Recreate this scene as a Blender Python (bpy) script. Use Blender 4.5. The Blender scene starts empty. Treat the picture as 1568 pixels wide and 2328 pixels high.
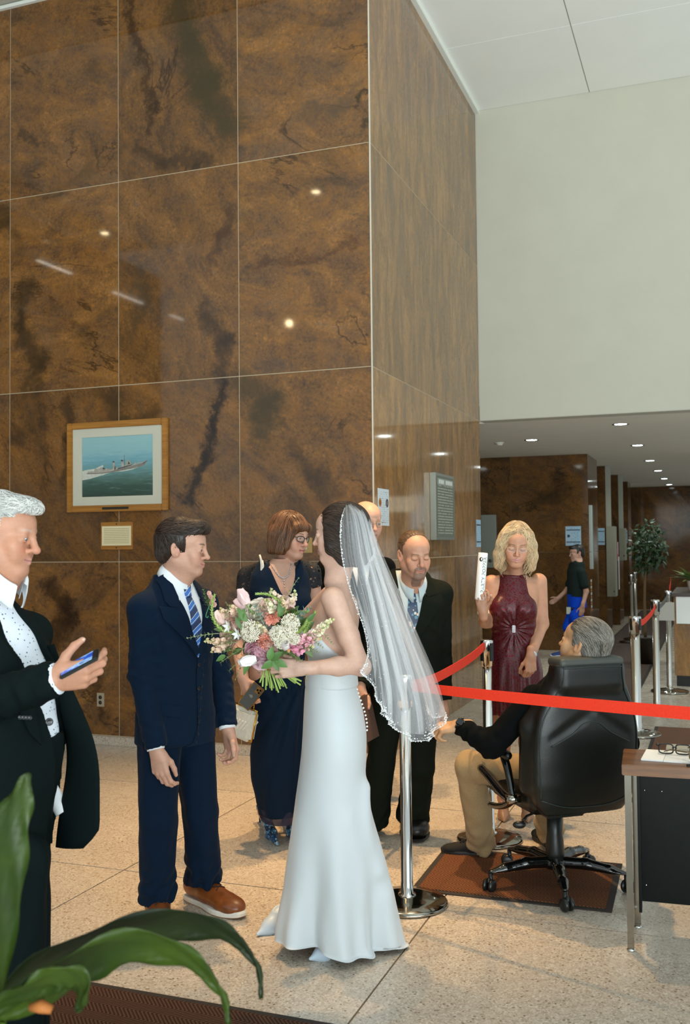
import bpy, bmesh, math, random
import numpy as np
from mathutils import Vector, Matrix

# ------------------------------------------------------------------ camera, world, lights, exposure
SC = bpy.context.scene
COL = SC.collection
FPX, PITCH, ROLL, CAMH = 2246.92, .0335, .0095, 1.66       # focal length in pixels of a 1568 x 2328 frame
YAW, CX, CY = .3578, .2195, 7.5541                          # direction of the lobby walls, and the marble corner
_cp, _sp, _cr, _sr = math.cos(PITCH), math.sin(PITCH), math.cos(ROLL), math.sin(ROLL)
CF = np.array([0, _cp, _sp]); _u0 = np.array([0, -_sp, _cp]); _r0 = np.array([1., 0, 0])
CR = _cr*_r0 - _sr*_u0; CU = _sr*_r0 + _cr*_u0; CO = np.array([0, 0, CAMH])
cam_data = bpy.data.cameras.new('camera')
cam = bpy.data.objects.new('camera', cam_data); COL.objects.link(cam)
cam_data.sensor_fit = 'HORIZONTAL'; cam_data.sensor_width = 36.0
cam_data.lens = FPX/1568*36.0; cam_data.clip_end = 200
cam.matrix_world = Matrix(((CR[0], CU[0], -CF[0], CO[0]), (CR[1], CU[1], -CF[1], CO[1]), (CR[2], CU[2], -CF[2], CO[2]), (0, 0, 0, 1)))
cam_data.dof.use_dof = True; cam_data.dof.focus_distance = 4.7; cam_data.dof.aperture_fstop = 8.0
SC.camera = cam

wd = bpy.data.worlds.new('daylight'); SC.world = wd; wd.use_nodes = True
wd.node_tree.nodes['Background'].inputs[0].default_value = (.84, .97, 1.0, 1)
wd.node_tree.nodes['Background'].inputs[1].default_value = .9

def area_light(name, loc, target, sx, sy, power, color, spread=math.pi):
    d = bpy.data.lights.new(name, 'AREA'); d.shape = 'RECTANGLE'; d.size = sx; d.size_y = sy
    d.energy = power; d.color = color; d.spread = spread
    o = bpy.data.objects.new(name, d); COL.objects.link(o); o.location = loc
    o.rotation_euler = (Vector(target)-Vector(loc)).to_track_quat('-Z', 'Y').to_euler()
    return o
def spot_light(name, loc, target, power, color, angle, blend=.5, radius=.06):
    d = bpy.data.lights.new(name, 'SPOT'); d.energy = power; d.color = color; d.spot_size = angle; d.spot_blend = blend
    d.shadow_soft_size = radius
    o = bpy.data.objects.new(name, d); COL.objects.link(o); o.location = loc
    o.rotation_euler = (Vector(target)-Vector(loc)).to_track_quat('-Z', 'Y').to_euler()
    return o
# daylight through the glass front behind the photographer, plus an added ceiling uplight
area_light('window_daylight', (3.6, -3.2, 3.0), (0.1, 5.0, 1.2), 6.0, 4.5, 150, (.84, .97, 1.0))
area_light('ceiling_fill_uplight', (2.0, -5.0, .7), (1.2, 2.0, 6.5), 9.0, 3.2, 900, (.88, .98, 1.0), math.radians(120))  # added fill light, aimed upward only to brighten the ceiling
area_light('window_daylight_left', (-4.5, -3.5, 3.2), (0, 6, 2.4), 4.5, 4.5, 60, (.86, .97, 1.0))
# warm ceiling downlights of the tall lobby
WARM = (1.0, .62, .28)
spot_light('lobby_downlight', (.75, 6.1, 6.4), (.70, 6.05, 0), 1500, WARM, math.radians(50), .85, .07)
spot_light('lobby_downlight', (-.90, 5.5, 6.4), (-.9, 5.75, 0), 1450, WARM, math.radians(50), .85, .07)
SC.view_settings.view_transform = 'Standard'; SC.view_settings.look = 'None'
SC.view_settings.gamma = 1; SC.view_settings.use_curve_mapping = False
SC.view_settings.exposure = -0.32
SC.cycles.use_denoising = True
SC.cycles.max_bounces = 10; SC.cycles.transparent_max_bounces = 24
SC.cycles.diffuse_bounces = 4; SC.cycles.glossy_bounces = 4
SC.cycles.sample_clamp_indirect = 6.0
rng = np.random.default_rng(7); random.seed(7)

# ------------------------------------------------------------------ small helpers
UR = np.array([math.sin(YAW), math.cos(YAW), 0]); UL = np.array([-math.cos(YAW), math.sin(YAW), 0]); CORNER = np.array([CX, CY, 0])
UZ = np.array([0, 0, 1.])
def V3(*a): return np.array(a, float)
def ray(px, py): return CF + (px-784)/FPX*CR - (py-1164)/FPX*CU
def P(px, py, y):
    d = ray(px, py); return CO + d*(y/d[1])
def G(px, py, z=0.):
    d = ray(px, py); return CO + d*((z-CAMH)/d[2])
def WALL(s, t, z): return CORNER + UL*s + UR*t + UZ*z
def onL(px, py, off=0.):
    d = ray(px, py); p = CO + d*(np.dot(CORNER-UR*off-CO, UR)/np.dot(d, UR)); return p
def srgb(h):
    c = [int(h[i:i+2], 16)/255 for i in (0, 2, 4)]
    return tuple((x/12.92 if x <= .04045 else ((x+.055)/1.055)**2.4) for x in c) + (1,)

def link(o, parent=None):
    COL.objects.link(o)
    if parent is not None: o.parent = parent
    return o
def mesh_obj(name, verts, faces, mat=None, parent=None, smooth=False, cols=None, uvs=None):
    me = bpy.data.meshes.new(name)
    verts = np.asarray(verts, np.float32)
    if isinstance(faces, np.ndarray) and faces.ndim == 2:
        nf, k = faces.shape
        me.vertices.add(len(verts)); me.vertices.foreach_set('co', verts.ravel())
        me.loops.add(nf*k); me.loops.foreach_set('vertex_index', faces.ravel().astype(np.int32))
        me.polygons.add(nf); me.polygons.foreach_set('loop_start', (np.arange(nf)*k).astype(np.int32))
        me.update(calc_edges=True); me.validate()
    else:
        me.from_pydata(verts.tolist(), [], [list(map(int, f)) for f in faces])
    if smooth: me.polygons.foreach_set('use_smooth', np.ones(len(me.polygons), bool))
    if cols is not None:
        a = me.color_attributes.new('Col', 'FLOAT_COLOR', 'POINT')
        c = np.ones((len(verts), 4), np.float32); c[:, :3] = cols[:, :3]
        a.data.foreach_set('color', c.ravel())
    if uvs is not None:
        l = me.uv_layers.new(name='UVMap'); vi = np.zeros(len(me.loops), np.int32); me.loops.foreach_get('vertex_index', vi)
        l.data.foreach_set('uv', np.asarray(uvs, np.float32)[vi].ravel())
    if mat is not None:
        for m in (mat if isinstance(mat, (list, tuple)) else [mat]): me.materials.append(m)
    o = bpy.data.objects.new(name, me)
    return link(o, parent)
def empty(name, loc=(0, 0, 0), rz=0., parent=None):
    o = bpy.data.objects.new(name, None); o.location = loc; o.rotation_euler = (0, 0, rz); o.empty_display_size = .1
    return link(o, parent)
def tag(o, label=None, cat=None, group=None, kind=None):
    if label: o['label'] = label
    if cat: o['category'] = cat
    if group: o['group'] = group
    if kind: o['kind'] = kind
    return o
def bm_obj(name, bm, mat=None, parent=None, smooth=False):
    me = bpy.data.meshes.new(name); bm.normal_update(); bm.to_mesh(me); bm.free()
    if smooth: me.polygons.foreach_set('use_smooth', np.ones(len(me.polygons), bool))
    if mat is not None:
        for m in (mat if isinstance(mat, (list, tuple)) else [mat]): me.materials.append(m)
    return link(bpy.data.objects.new(name, me), parent)
def frame(o, x, y, z):
    return Matrix(((x[0], y[0], z[0], o[0]), (x[1], y[1], z[1], o[1]), (x[2], y[2], z[2], o[2]), (0, 0, 0, 1)))
def box_bm(bm, lo, hi, M=None, bevel=0.):
    vs = [bm.verts.new((x, y, z)) for x in (lo[0], hi[0]) for y in (lo[1], hi[1]) for z in (lo[2], hi[2])]
    idx = [(0, 1, 3, 2), (4, 6, 7, 5), (0, 4, 5, 1), (2, 3, 7, 6), (0, 2, 6, 4), (1, 5, 7, 3)]
    fs = [bm.faces.new([vs[i] for i in f]) for f in idx]
    if M is not None: bmesh.ops.transform(bm, matrix=M, verts=vs)
    if bevel:
        es = list({e for f in fs for e in f.edges}); bmesh.ops.bevel(bm, geom=es, offset=bevel, segments=2, affect='EDGES')
def box(name, lo, hi, mat, parent=None, M=None, bevel=0.):
    bm = bmesh.new(); box_bm(bm, lo, hi, M, bevel); bmesh.ops.recalc_face_normals(bm, faces=bm.faces)
    return bm_obj(name, bm, mat, parent)
def wall_box(name, s0, s1, t0, t1, z0, z1, mat, parent=None, bevel=0.):
    """box along the lobby's wall axes; its own origin sits at its middle so that object coordinates are local"""
    c = WALL((s0+s1)/2, (t0+t1)/2, (z0+z1)/2)
    a, b, h = abs(s1-s0)/2, abs(t1-t0)/2, abs(z1-z0)/2
    bm = bmesh.new(); box_bm(bm, (-a, -b, -h), (a, b, h), None, bevel); bmesh.ops.recalc_face_normals(bm, faces=bm.faces)
    o = bm_obj(name, bm, mat, parent)
    o.location = c; o.rotation_euler = (0, 0, -YAW)
    return o
def tube(pts, rad, n=8, closed=False, cap=True):
    """tube mesh arrays along a polyline; rad: number or list"""
    pts = np.asarray(pts, float); m = len(pts); rad = np.broadcast_to(np.asarray(rad, float), (m,))
    tan = np.gradient(pts, axis=0) if not closed else np.roll(pts, -1, 0)-np.roll(pts, 1, 0)
    tan /= np.linalg.norm(tan, axis=1)[:, None]+1e-12
    ref = np.array([0, 0, 1.]) if abs(tan[0][2]) < .9 else np.array([1., 0, 0])
    a = np.cross(tan[0], ref); a /= np.linalg.norm(a); V = []
    for i in range(m):
        a = a-tan[i]*np.dot(a, tan[i]); a /= np.linalg.norm(a)+1e-12; b = np.cross(tan[i], a)
        th = np.arange(n)*2*np.pi/n
        V.append(pts[i]+rad[i]*(np.cos(th)[:, None]*a+np.sin(th)[:, None]*b))
    V = np.concatenate(V); Fs = []
    for i in range(m if closed else m-1):
        j = (i+1) % m
        for k in range(n): Fs.append((i*n+k, i*n+(k+1) % n, j*n+(k+1) % n, j*n+k))
    Fs = [tuple(f) for f in Fs]
    if cap and not closed: Fs.append(tuple(range(n))[::-1]); Fs.append(tuple(range((m-1)*n, m*n)))
    return V, Fs
class MB:
    """collects mesh pieces into one mesh"""
    def __init__(s): s.v = []; s.f = []; s.n = 0; s.c = []
    def add(s, V, Fs, col=None):
        V = np.asarray(V, float); s.v.append(V); s.f += [tuple(int(i)+s.n for i in f) for f in Fs]; s.n += len(V)
        s.c.append(np.broadcast_to(np.asarray(col if col is not None else (1, 1, 1), float)[..., :3], (len(V), 3))); return s
    def tube(s, pts, rad, n=8, closed=False, col=None): return s.add(*tube(pts, rad, n, closed), col=col)
    def build(s, name, mat, parent=None, smooth=True, cols=False):
        return mesh_obj(name, np.concatenate(s.v), s.f, mat, parent, smooth, np.concatenate(s.c) if cols else None)
def lathe(prof, n=24, M=None):
    prof = np.asarray(prof, float); th = np.arange(n)*2*np.pi/n
    V = np.concatenate([np.stack([r*np.cos(th), r*np.sin(th), np.full(n, z)], 1) for r, z in prof]); Fs = []
    for i in range(len(prof)-1):
        for k in range(n): Fs.append((i*n+k, i*n+(k+1) % n, (i+1)*n+(k+1) % n, (i+1)*n+k))
    Fs.append(tuple(range(n))[::-1]); m = len(prof)-1; Fs.append(tuple(range(m*n, m*n+n)))
    if M is not None: V = V@np.array(M)[:3, :3].T+np.array(M)[:3, 3]
    return V, Fs
_sphere_cache = {}
def sphere(c, r, sub=2, R=None):
    if sub not in _sphere_cache:
        bm = bmesh.new(); bmesh.ops.create_icosphere(bm, subdivisions=sub, radius=1)
        _sphere_cache[sub] = (np.array([v.co[:] for v in bm.verts]), [tuple(v.index for v in f.verts) for f in bm.faces]); bm.free()
    V, Fs = _sphere_cache[sub]; V = V*np.asarray(r)
    if R is not None: V = V@np.asarray(R).T
    return V+np.asarray(c), Fs

# ------------------------------------------------------------------ materials
MATS = {}
class NT:
    def __init__(s, name):
        s.m = bpy.data.materials.new(name); s.m.use_nodes = True; s.t = s.m.node_tree; s.b = s.t.nodes['Principled BSDF']; s.out = s.t.nodes['Material Output']
    def n(s, typ, props=None, **inp):
        nd = s.t.nodes.new('ShaderNode'+typ)
        for k, v in (props or {}).items(): setattr(nd, k, v)
        for k, v in inp.items(): s.set(nd, k, v)
        return nd
    def set(s, nd, k, v):
        k = k.replace('_', ' ') if isinstance(k, str) and k not in nd.inputs else k
        i = nd.inputs[k]
        if isinstance(v, bpy.types.NodeSocket): s.t.links.new(v, i)
        elif isinstance(v, bpy.types.Node): s.t.links.new(v.outputs[0], i)
        else: i.default_value = v
    def set_b(s, **kw):
        for k, v in kw.items(): s.set(s.b, k.replace('_', ' '), v)
        return s
    def ramp(s, fac, stops, interp='LINEAR'):
        nd = s.t.nodes.new('ShaderNodeValToRGB'); nd.color_ramp.interpolation = interp
        e = nd.color_ramp.elements
        while len(e) < len(stops): e.new(.5)
        for x, (p, c) in zip(e, stops): x.position = p; x.color = c if len(c) == 4 else (*c, 1)
        s.set(nd, 'Fac', fac); return nd
    def mix(s, fac, a, b, mode='MIX'):
        nd = s.t.nodes.new('ShaderNodeMix'); nd.data_type = 'RGBA'; nd.blend_type = mode
        s.set_i(nd, 0, fac); s.set_i(nd, 6, a); s.set_i(nd, 7, b); return nd.outputs[2]
    def set_i(s, nd, i, v):
        if isinstance(v, bpy.types.NodeSocket): s.t.links.new(v, nd.inputs[i])
        elif isinstance(v, bpy.types.Node): s.t.links.new(v.outputs[0], nd.inputs[i])
        else: nd.inputs[i].default_value = v
    def math(s, op, a, b=0.):
        nd = s.t.nodes.new('ShaderNodeMath'); nd.operation = op; s.set_i(nd, 0, a); s.set_i(nd, 1, b); return nd.outputs[0]
    def bump(s, h, strength=.2, dist=.01):
        nd = s.n('Bump'); nd.inputs['Strength'].default_value = strength; nd.inputs['Distance'].default_value = dist
        s.set(nd, 'Height', h); s.set(s.b, 'Normal', nd); return s
def mat(name, color, rough=.6, metal=0., spec=.5, noise=0., nscale=40, bump=0., sheen=0., coat=0., trans=0., sss=0., emit=None, estr=0., alpha=1., ior=None):
    if name in MATS: return MATS[name]
    T = NT(name); c = srgb(color) if isinstance(color, str) else ((*color, 1) if len(color) == 3 else color)
    T.set_b(Base_Color=c, Roughness=rough, Metallic=metal); T.b.inputs['Specular IOR Level'].default_value = spec
    if noise or bump:
        tc = T.n('TexCoord'); nz = T.n('TexNoise', Scale=nscale, Detail=5.); T.set(nz, 'Vector', tc.outputs['Object'])
        if noise:
            d = tuple(x*(1-noise) for x in c[:3]); l = tuple(min(1, x*(1+noise)) for x in c[:3])
            T.set(T.b, 'Base Color', T.ramp(nz.outputs[0], [(.3, d), (.7, l)]))
        if bump: T.bump(nz.outputs[0], bump, .004)
    if sheen: T.b.inputs['Sheen Weight'].default_value = sheen; T.b.inputs['Sheen Roughness'].default_value = .4
    if coat: T.b.inputs['Coat Weight'].default_value = coat; T.b.inputs['Coat Roughness'].default_value = .05
    if trans: T.b.inputs['Transmission Weight'].default_value = trans
    if ior: T.b.inputs['IOR'].default_value = ior
    if sss: T.b.inputs['Subsurface Weight'].default_value = sss; T.b.inputs['Subsurface Radius'].default_value = (.012, .005, .003); T.b.inputs['Subsurface Scale'].default_value = .5
    if emit: T.b.inputs['Emission Color'].default_value = srgb(emit) if isinstance(emit, str) else (*emit, 1); T.b.inputs['Emission Strength'].default_value = estr
    if alpha < 1: T.b.inputs['Alpha'].default_value = alpha
    MATS[name] = T.m; return T.m
def col_mat(name, rough=.6, spec=.4, sss=0., bumpn=0., nscale=300, sheen=0., coat=0., metal=0., var=0.):
    """material whose base colour is the mesh's own colour attribute"""
    if name in MATS: return MATS[name]
    T = NT(name); a = T.n('Attribute', props={'attribute_name': 'Col'}); c = a.outputs['Color']
    T.set_b(Roughness=rough, Metallic=metal); T.b.inputs['Specular IOR Level'].default_value = spec
    if bumpn or var:
        tc = T.n('TexCoord'); nz = T.n('TexNoise', Scale=nscale, Detail=4.); T.set(nz, 'Vector', tc.outputs['Object'])
        if var: c = T.mix(1., c, T.ramp(nz.outputs[0], [(.3, (1-var,)*3), (.7, (1+var,)*3)]), 'MULTIPLY')
        if bumpn: T.bump(nz.outputs[0], bumpn, .002)
    T.set(T.b, 'Base Color', c)
    if sss: T.b.inputs['Subsurface Weight'].default_value = sss; T.b.inputs['Subsurface Radius'].default_value = (.012, .005, .003); T.b.inputs['Subsurface Scale'].default_value = .4
    if sheen: T.b.inputs['Sheen Weight'].default_value = sheen
    if coat: T.b.inputs['Coat Weight'].default_value = coat
    MATS[name] = T.m; return T.m

# ------------------------------------------------------------------ the setting: marble lobby
def marble_mat(name, streak=False, dark=1.0, rough=.1, drifts=()):
    T = NT(name); tc = T.n('TexCoord'); oi = T.n('ObjectInfo')
    cmb = T.n('CombineXYZ'); r = oi.outputs['Random']
    T.set(cmb, 0, T.math('MULTIPLY', r, 37.)); T.set(cmb, 1, T.math('MULTIPLY', r, 71.)); T.set(cmb, 2, T.math('MULTIPLY', r, 53.))
    add = T.n('VectorMath', props={'operation': 'ADD'}); T.set_i(add, 0, tc.outputs['Object']); T.set_i(add, 1, cmb.outputs[0])
    vec = add.outputs[0]
    # grain runs diagonally in each slab (bookmatched slabs): rotate, then stretch
    rot = T.n('VectorRotate', props={'rotation_type': 'Y_AXIS'}); T.set(rot, 'Vector', vec)
    ang = T.math('ADD', T.math('MULTIPLY', r, 1.4), .35) if not streak else T.math('MULTIPLY', r, .16)
    T.set(rot, 'Angle', ang)
    mp = T.n('Mapping'); T.set(mp, 'Vector', rot.outputs[0]); mp.inputs['Scale'].default_value = (1.15, 1.0, .62) if not streak else (1.7, 1.7, .45)
    big = T.n('TexNoise', Scale=.95, Detail=7., Roughness=.62, Distortion=1.5); T.set(big, 'Vector', mp.outputs[0])
    mid = T.n('TexNoise', Scale=3.4, Detail=10., Roughness=.72, Distortion=.8); T.set(mid, 'Vector', mp.outputs[0])
    fine = T.n('TexNoise', Scale=42. if not streak else 26., Detail=8., Roughness=.75); T.set(fine, 'Vector', vec)
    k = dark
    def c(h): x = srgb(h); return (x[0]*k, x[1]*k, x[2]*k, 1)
    base = T.ramp(mid.outputs[0], [(.25, c('5a452f')), (.45, c('6f5437')), (.55, c('80603d')), (.65, c('8d6a40')), (.8, c('6a5540'))]) if streak else T.ramp(mid.outputs[0], [(.28, c('4c3826')), (.42, c('65492f')), (.52, c('78552f')), (.62, c('8a6236')), (.74, c('745946'))])
    sp = T.ramp(fine.outputs[0], [(.30, (.34, .33, .36, 1)), (.45, (.88, .88, .92, 1)), (.56, (1.08, 1.03, .97, 1)), (.68, (1.9, 1.55, 1.1, 1))])
    col = T.mix(.9 if not streak else .45, base.outputs[0], sp.outputs[0], 'MULTIPLY')
    # rusty orange clouds, grey-violet patches and soft dark drifts
    rust = T.ramp(T.n('TexNoise', Scale=4.2, Detail=10., Roughness=.78, Vector=vec).outputs[0], [(.48, (0, 0, 0, 1)), (.66, (1, 1, 1, 1))])
    col = T.mix(T.math('MULTIPLY', rust.outputs[0], .62 if not streak else .22), col, c('8d5e2a'))
    grey = T.ramp(T.n('TexNoise', Scale=2.1, Detail=10., Roughness=.75, Distortion=.4, Vector=mp.outputs[0]).outputs[0], [(.50, (0, 0, 0, 1)), (.68, (1, 1, 1, 1))])
    col = T.mix(T.math('MULTIPLY', grey.outputs[0], .55 if not streak else .8), col, c('594a3e'))
    drift = T.ramp(big.outputs[0], [(.30, (1, 1, 1, 1)), (.43, (0, 0, 0, 1)), (.60, (0, 0, 0, 1)), (.72, (.7, .7, .7, 1))])
    col = T.mix(T.math('MULTIPLY', drift.outputs[0], .78 if not streak else .45), col, c('3a2d1d'))
    # thin wandering veins
    w = T.n('TexNoise', Scale=.8, Detail=6., Roughness=.6, Distortion=1.2); T.set(w, 'Vector', mp.outputs[0])
    v = T.ramp(w.outputs[0], [(.488, (0, 0, 0, 1)), (.5, (1, 1, 1, 1)), (.515, (0, 0, 0, 1))])
    vm = T.ramp(T.n('TexNoise', Scale=1.7, Detail=2., Vector=vec).outputs[0], [(.5, (0, 0, 0, 1)), (.62, (1, 1, 1, 1))])
    col = T.mix(T.math('MULTIPLY', T.math('MULTIPLY', v.outputs[0], vm.outputs[0]), .75 if not streak else .2), col, c('2a1c10'))
    if drifts:      # broad mineral drifts that run across the slabs, in wall coordinates (metres along, metres up)
        pos = T.n('NewGeometry').outputs['Position']; cs = T.n('CombineXYZ')
        sub_ = T.n('VectorMath', props={'operation': 'SUBTRACT'}); T.set_i(sub_, 0, pos); T.set_i(sub_, 1, tuple(CORNER))
        dot = T.n('VectorMath', props={'operation': 'DOT_PRODUCT'}); T.set_i(dot, 0, sub_.outputs[0]); T.set_i(dot, 1, tuple(UL)); sx_ = T.n('SeparateXYZ', Vector=pos)
        T.set(cs, 0, dot.outputs['Value']); T.set(cs, 1, sx_.outputs[2])
        wn_ = T.n('TexNoise', Scale=3.2, Detail=7., Roughness=.7, Vector=cs.outputs[0]); off = T.n('VectorMath', props={'operation': 'MULTIPLY_ADD'}); T.set_i(off, 0, wn_.outputs['Color']); T.set_i(off, 1, (.52, .52, 0)); T.set_i(off, 2, cs.outputs[0])
        off2 = T.n('VectorMath', props={'operation': 'SUBTRACT'}); T.set_i(off2, 0, off.outputs[0]); T.set_i(off2, 1, (.26, .26, 0)); w_ = off2.outputs[0]
        for (a, b_, wd_, hexc, amt) in drifts:
            a, b_ = np.array(a), np.array(b_); ba = b_-a
            pa = T.n('VectorMath', props={'operation': 'SUBTRACT'}); T.set_i(pa, 0, w_); T.set_i(pa, 1, (a[0], a[1], 0))
            dd = T.n('VectorMath', props={'operation': 'DOT_PRODUCT'}); T.set_i(dd, 0, pa.outputs[0]); T.set_i(dd, 1, tuple(np.append(ba/(ba@ba), 0)))
            cl = T.n('Clamp'); T.set_i(cl, 0, dd.outputs['Value']); mu = T.n('VectorMath', props={'operation': 'SCALE'}); T.set_i(mu, 0, (ba[0], ba[1], 0)); T.set(mu, 'Scale', cl.outputs[0])
            df = T.n('VectorMath', props={'operation': 'DISTANCE'}); T.set_i(df, 0, pa.outputs[0]); T.set_i(df, 1, mu.outputs[0])
            mr = T.n('MapRange', props={'interpolation_type': 'SMOOTHSTEP'}); T.set(mr, 'Value', df.outputs['Value']); mr.inputs[1].default_value = wd_*.1; mr.inputs[2].default_value = wd_*1.15; mr.inputs[3].default_value = amt; mr.inputs[4].default_value = 0.
            col = T.mix(mr.outputs[0], col, c(hexc))
    pt_ = T.n('CombineColor'); tn = T.math('ADD', T.math('MULTIPLY', r, .3), .85); [T.set(pt_, i_, tn) for i_ in range(3)]; col = T.mix(1., col, pt_.outputs[0], 'MULTIPLY')
    T.set(T.b, 'Base Color', col); T.set_b(Roughness=rough); T.b.inputs['Specular IOR Level'].default_value = .5
    MATS[name] = T.m; return T.m
def drift(pts, w, hexc, amt):
    q = []
    for px, py in pts: p = onL(px, py); q.append((float((p-CORNER)@UL), float(p[2])))
    return [(a, b_, w, hexc, amt) for a, b_ in zip(q[:-1], q[1:])]
DRIFTS = sum([drift(*d) for d in (
    ([(405, -40), (430, 110), (470, 200), (522, 290)], .20, '41371f', .8), ([(290, 0), (312, 120), (352, 230), (345, 300)], .06, '35220f', .75), ([(320, 345), (370, 380), (460, 350)], .10, '3a2a1b', .7),
    ([(502, 870), (490, 960), (465, 1050), (432, 1130)], .085, '22150c', .9), ([(555, 870), (610, 920), (600, 990)], .18, '3f341f', .75), ([(836, 215), (815, 235)], .06, '241d10', .85), ([(836, 275), (820, 290)], .06, '2b2414', .8),
    ([(480, 600), (505, 540), (528, 470)], .08, '4a3120', .7), ([(470, 700), (505, 780), (500, 840)], .10, '33261a', .7), ([(60, 650), (45, 740), (90, 820), (70, 870)], .13, '34291a', .7), ([(310, 640), (330, 690), (300, 760)], .10, '4a3d2c', .5),
    ([(660, 1010), (720, 1080), (760, 1130)], .12, '3b2c1e', .6), ([(580, 600), (680, 590), (800, 560)], .05, '4a2d18', .6), ([(150, 900), (160, 990), (140, 1090)], .08, '332619', .6), ([(250, 900), (285, 960), (350, 930)], .10, '473623', .6),
    ([(110, 1330), (150, 1400), (120, 1480)], .12, '271a10', .75), ([(40, 300), (80, 330)], .06, '3a2c1c', .7), ([(560, 1330), (520, 1420)], .12, '23170e', .7), ([(200, 1520), (240, 1620)], .12, '2a1c12', .6), ([(290, 330), (200, 400), (100, 440)], .07, '5a4126', .5), ([(700, 240), (770, 260), (800, 210)], .08, '544230', .6))], [])
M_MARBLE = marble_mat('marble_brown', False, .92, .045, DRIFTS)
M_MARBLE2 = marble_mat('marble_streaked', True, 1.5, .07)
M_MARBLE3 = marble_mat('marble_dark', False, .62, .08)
M_GROUT = mat('grout', 'b3a083', .85)
M_PAINT = mat('painted_wall', 'c2c0b0', .9, noise=.02, nscale=3)
M_CEIL = mat('ceiling_paint', 'f1f3ee', .92, noise=.015, nscale=2)
M_SOFFIT = mat('soffit_paint', 'e8e2d4', .9, noise=.02, nscale=3)
M_TRIM = mat('white_trim', 'e4e6de', .6)

def terrazzo():
    T = NT('terrazzo'); tc = T.n('TexCoord'); geo = T.n('NewGeometry'); pos = geo.outputs['Position']; oi = T.n('ObjectInfo')
    v1 = T.n('TexVoronoi', Scale=150., Vector=pos); v2 = T.n('TexVoronoi', Scale=62., Vector=pos)
    a = T.ramp(v1.outputs['Color'], [(0, srgb('97897a')), (.35, srgb('b5a898')), (.7, srgb('c3b8a8')), (1, srgb('d6cec0'))])
    sel = T.n('SeparateColor'); T.set(sel, 'Color', v2.outputs['Color'])
    dk = T.math('LESS_THAN', sel.outputs[0], .045); near = T.math('LESS_THAN', v2.outputs['Distance'], .24)
    c = T.mix(T.math('MULTIPLY', dk, near), a.outputs[0], srgb('6a5238'))
    sel2 = T.math('GREATER_THAN', sel.outputs[1], .86)
    c = T.mix(T.math('MULTIPLY', sel2, T.math('LESS_THAN', v2.outputs['Distance'], .34)), c, srgb('8d7c68'))
    n = T.n('TexNoise', Scale=1.3, Detail=4., Vector=pos)
    c = T.mix(1., c, T.ramp(n.outputs[0], [(.3, (.92, .92, .92, 1)), (.7, (1.05, 1.05, 1.05, 1))]).outputs[0], 'MULTIPLY')
    var = T.math('ADD', T.math('MULTIPLY', oi.outputs['Random'], .1), .95)
    vc = T.n('CombineColor'); [T.set(vc, i, var) for i in range(3)]
    c = T.mix(1., c, vc.outputs[0], 'MULTIPLY')
    T.set(T.b, 'Base Color', c)
    rn = T.n('TexNoise', Scale=7., Detail=3., Vector=pos)
    T.set(T.b, 'Roughness', T.ramp(rn.outputs[0], [(.3, (.2,)*3), (.7, (.32,)*3)]).outputs[0])
    T.b.inputs['Specular IOR Level'].default_value = .5
    return T.m
M_TERR = terrazzo()
M_JOINT = mat('floor_joint', '6b5a45', .8)

# floor: cement bed with terrazzo slabs on a 1.655 m grid
floor = wall_box('floor', 7, -5.2, -8.4, 20, -.12, -.004, M_JOINT); tag(floor, kind='structure')
S0, T0, PT = .443, -2.742, 1.656
def kid(o, par):                      # parent without moving
    o.parent = par; o.matrix_parent_inverse = Matrix.LocRotScale(par.location, par.rotation_euler, None).inverted()
for i in range(-3, 4):
    for j in range(-3, 9):
        s0, t0 = S0+PT*i, T0+PT*j
        if t0 > 7.5 and (i > 1 or i < -3): continue
        if t0 > -.2 and s0 > .4: continue
        o = wall_box('slab', s0+.004, s0+PT-.004, t0+.004, t0+PT-.004, -.06, 0, M_TERR); kid(o, floor)
for j in range(9, 15):
    for i in (-2, -1, 0):
        s0, t0 = S0+PT*i, T0+PT*j
        o = wall_box('slab', s0+.004, s0+PT-.004, t0+.004, t0+PT-.004, -.06, 0, M_TERR); kid(o, floor)

Z1, Z2, Z3, ZC = 1.537, 3.033, 4.780, 6.546
rows = [(.075, Z1), (Z1, Z2), (Z2, Z3), (Z3, ZC)]
# left wall (faces the camera), set behind by its panels
wl = wall_box('wall_left', 6.9, .012, .0035, .3, 0, ZC+.3, M_GROUT); tag(wl, kind='structure')
sj = [0.0, 1.137, 2.275, 3.405, 4.54, 5.68, 6.82]
g = .0035
for a, b in zip(sj[:-1], sj[1:]):
    for z0, z1 in rows:
        o = wall_box('panel', a+g, b-g, .0, .019, z0+g, z1-g, M_MARBLE, bevel=.0015); kid(o, wl)
bb = wall_box('baseboard_left', 6.8, .0, -.035, .02, 0, .072, M_TERR, bevel=.004); tag(bb, kind='structure')
# right wall (runs away from the camera)
TR = 3.6915
wr = wall_box('wall_right', .3, .0012, .0195, TR, 0, ZC+.3, M_GROUT); tag(wr, kind='structure')
tj = [.0, 1.334, 2.476, TR]
for a, b in zip(tj[:-1], tj[1:]):
    for z0, z1 in [(.0, Z1), (Z1, Z2), (Z2, Z3), (Z3, ZC)]:
        gg = .0008 if a > 0 else g
        o = wall_box('panel', .0, .019, a+(g if a == 0 else .0008), b-.0008, z0+g*1.1, z1-g*1.1, M_MARBLE2, bevel=.0006); kid(o, wr)
tr = wall_box('trim_1', .006, -.004, -.004, .006, .0, ZC, mat('corner_bead', 'c9c2b2', .4)); tag(tr, kind='structure')
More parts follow.
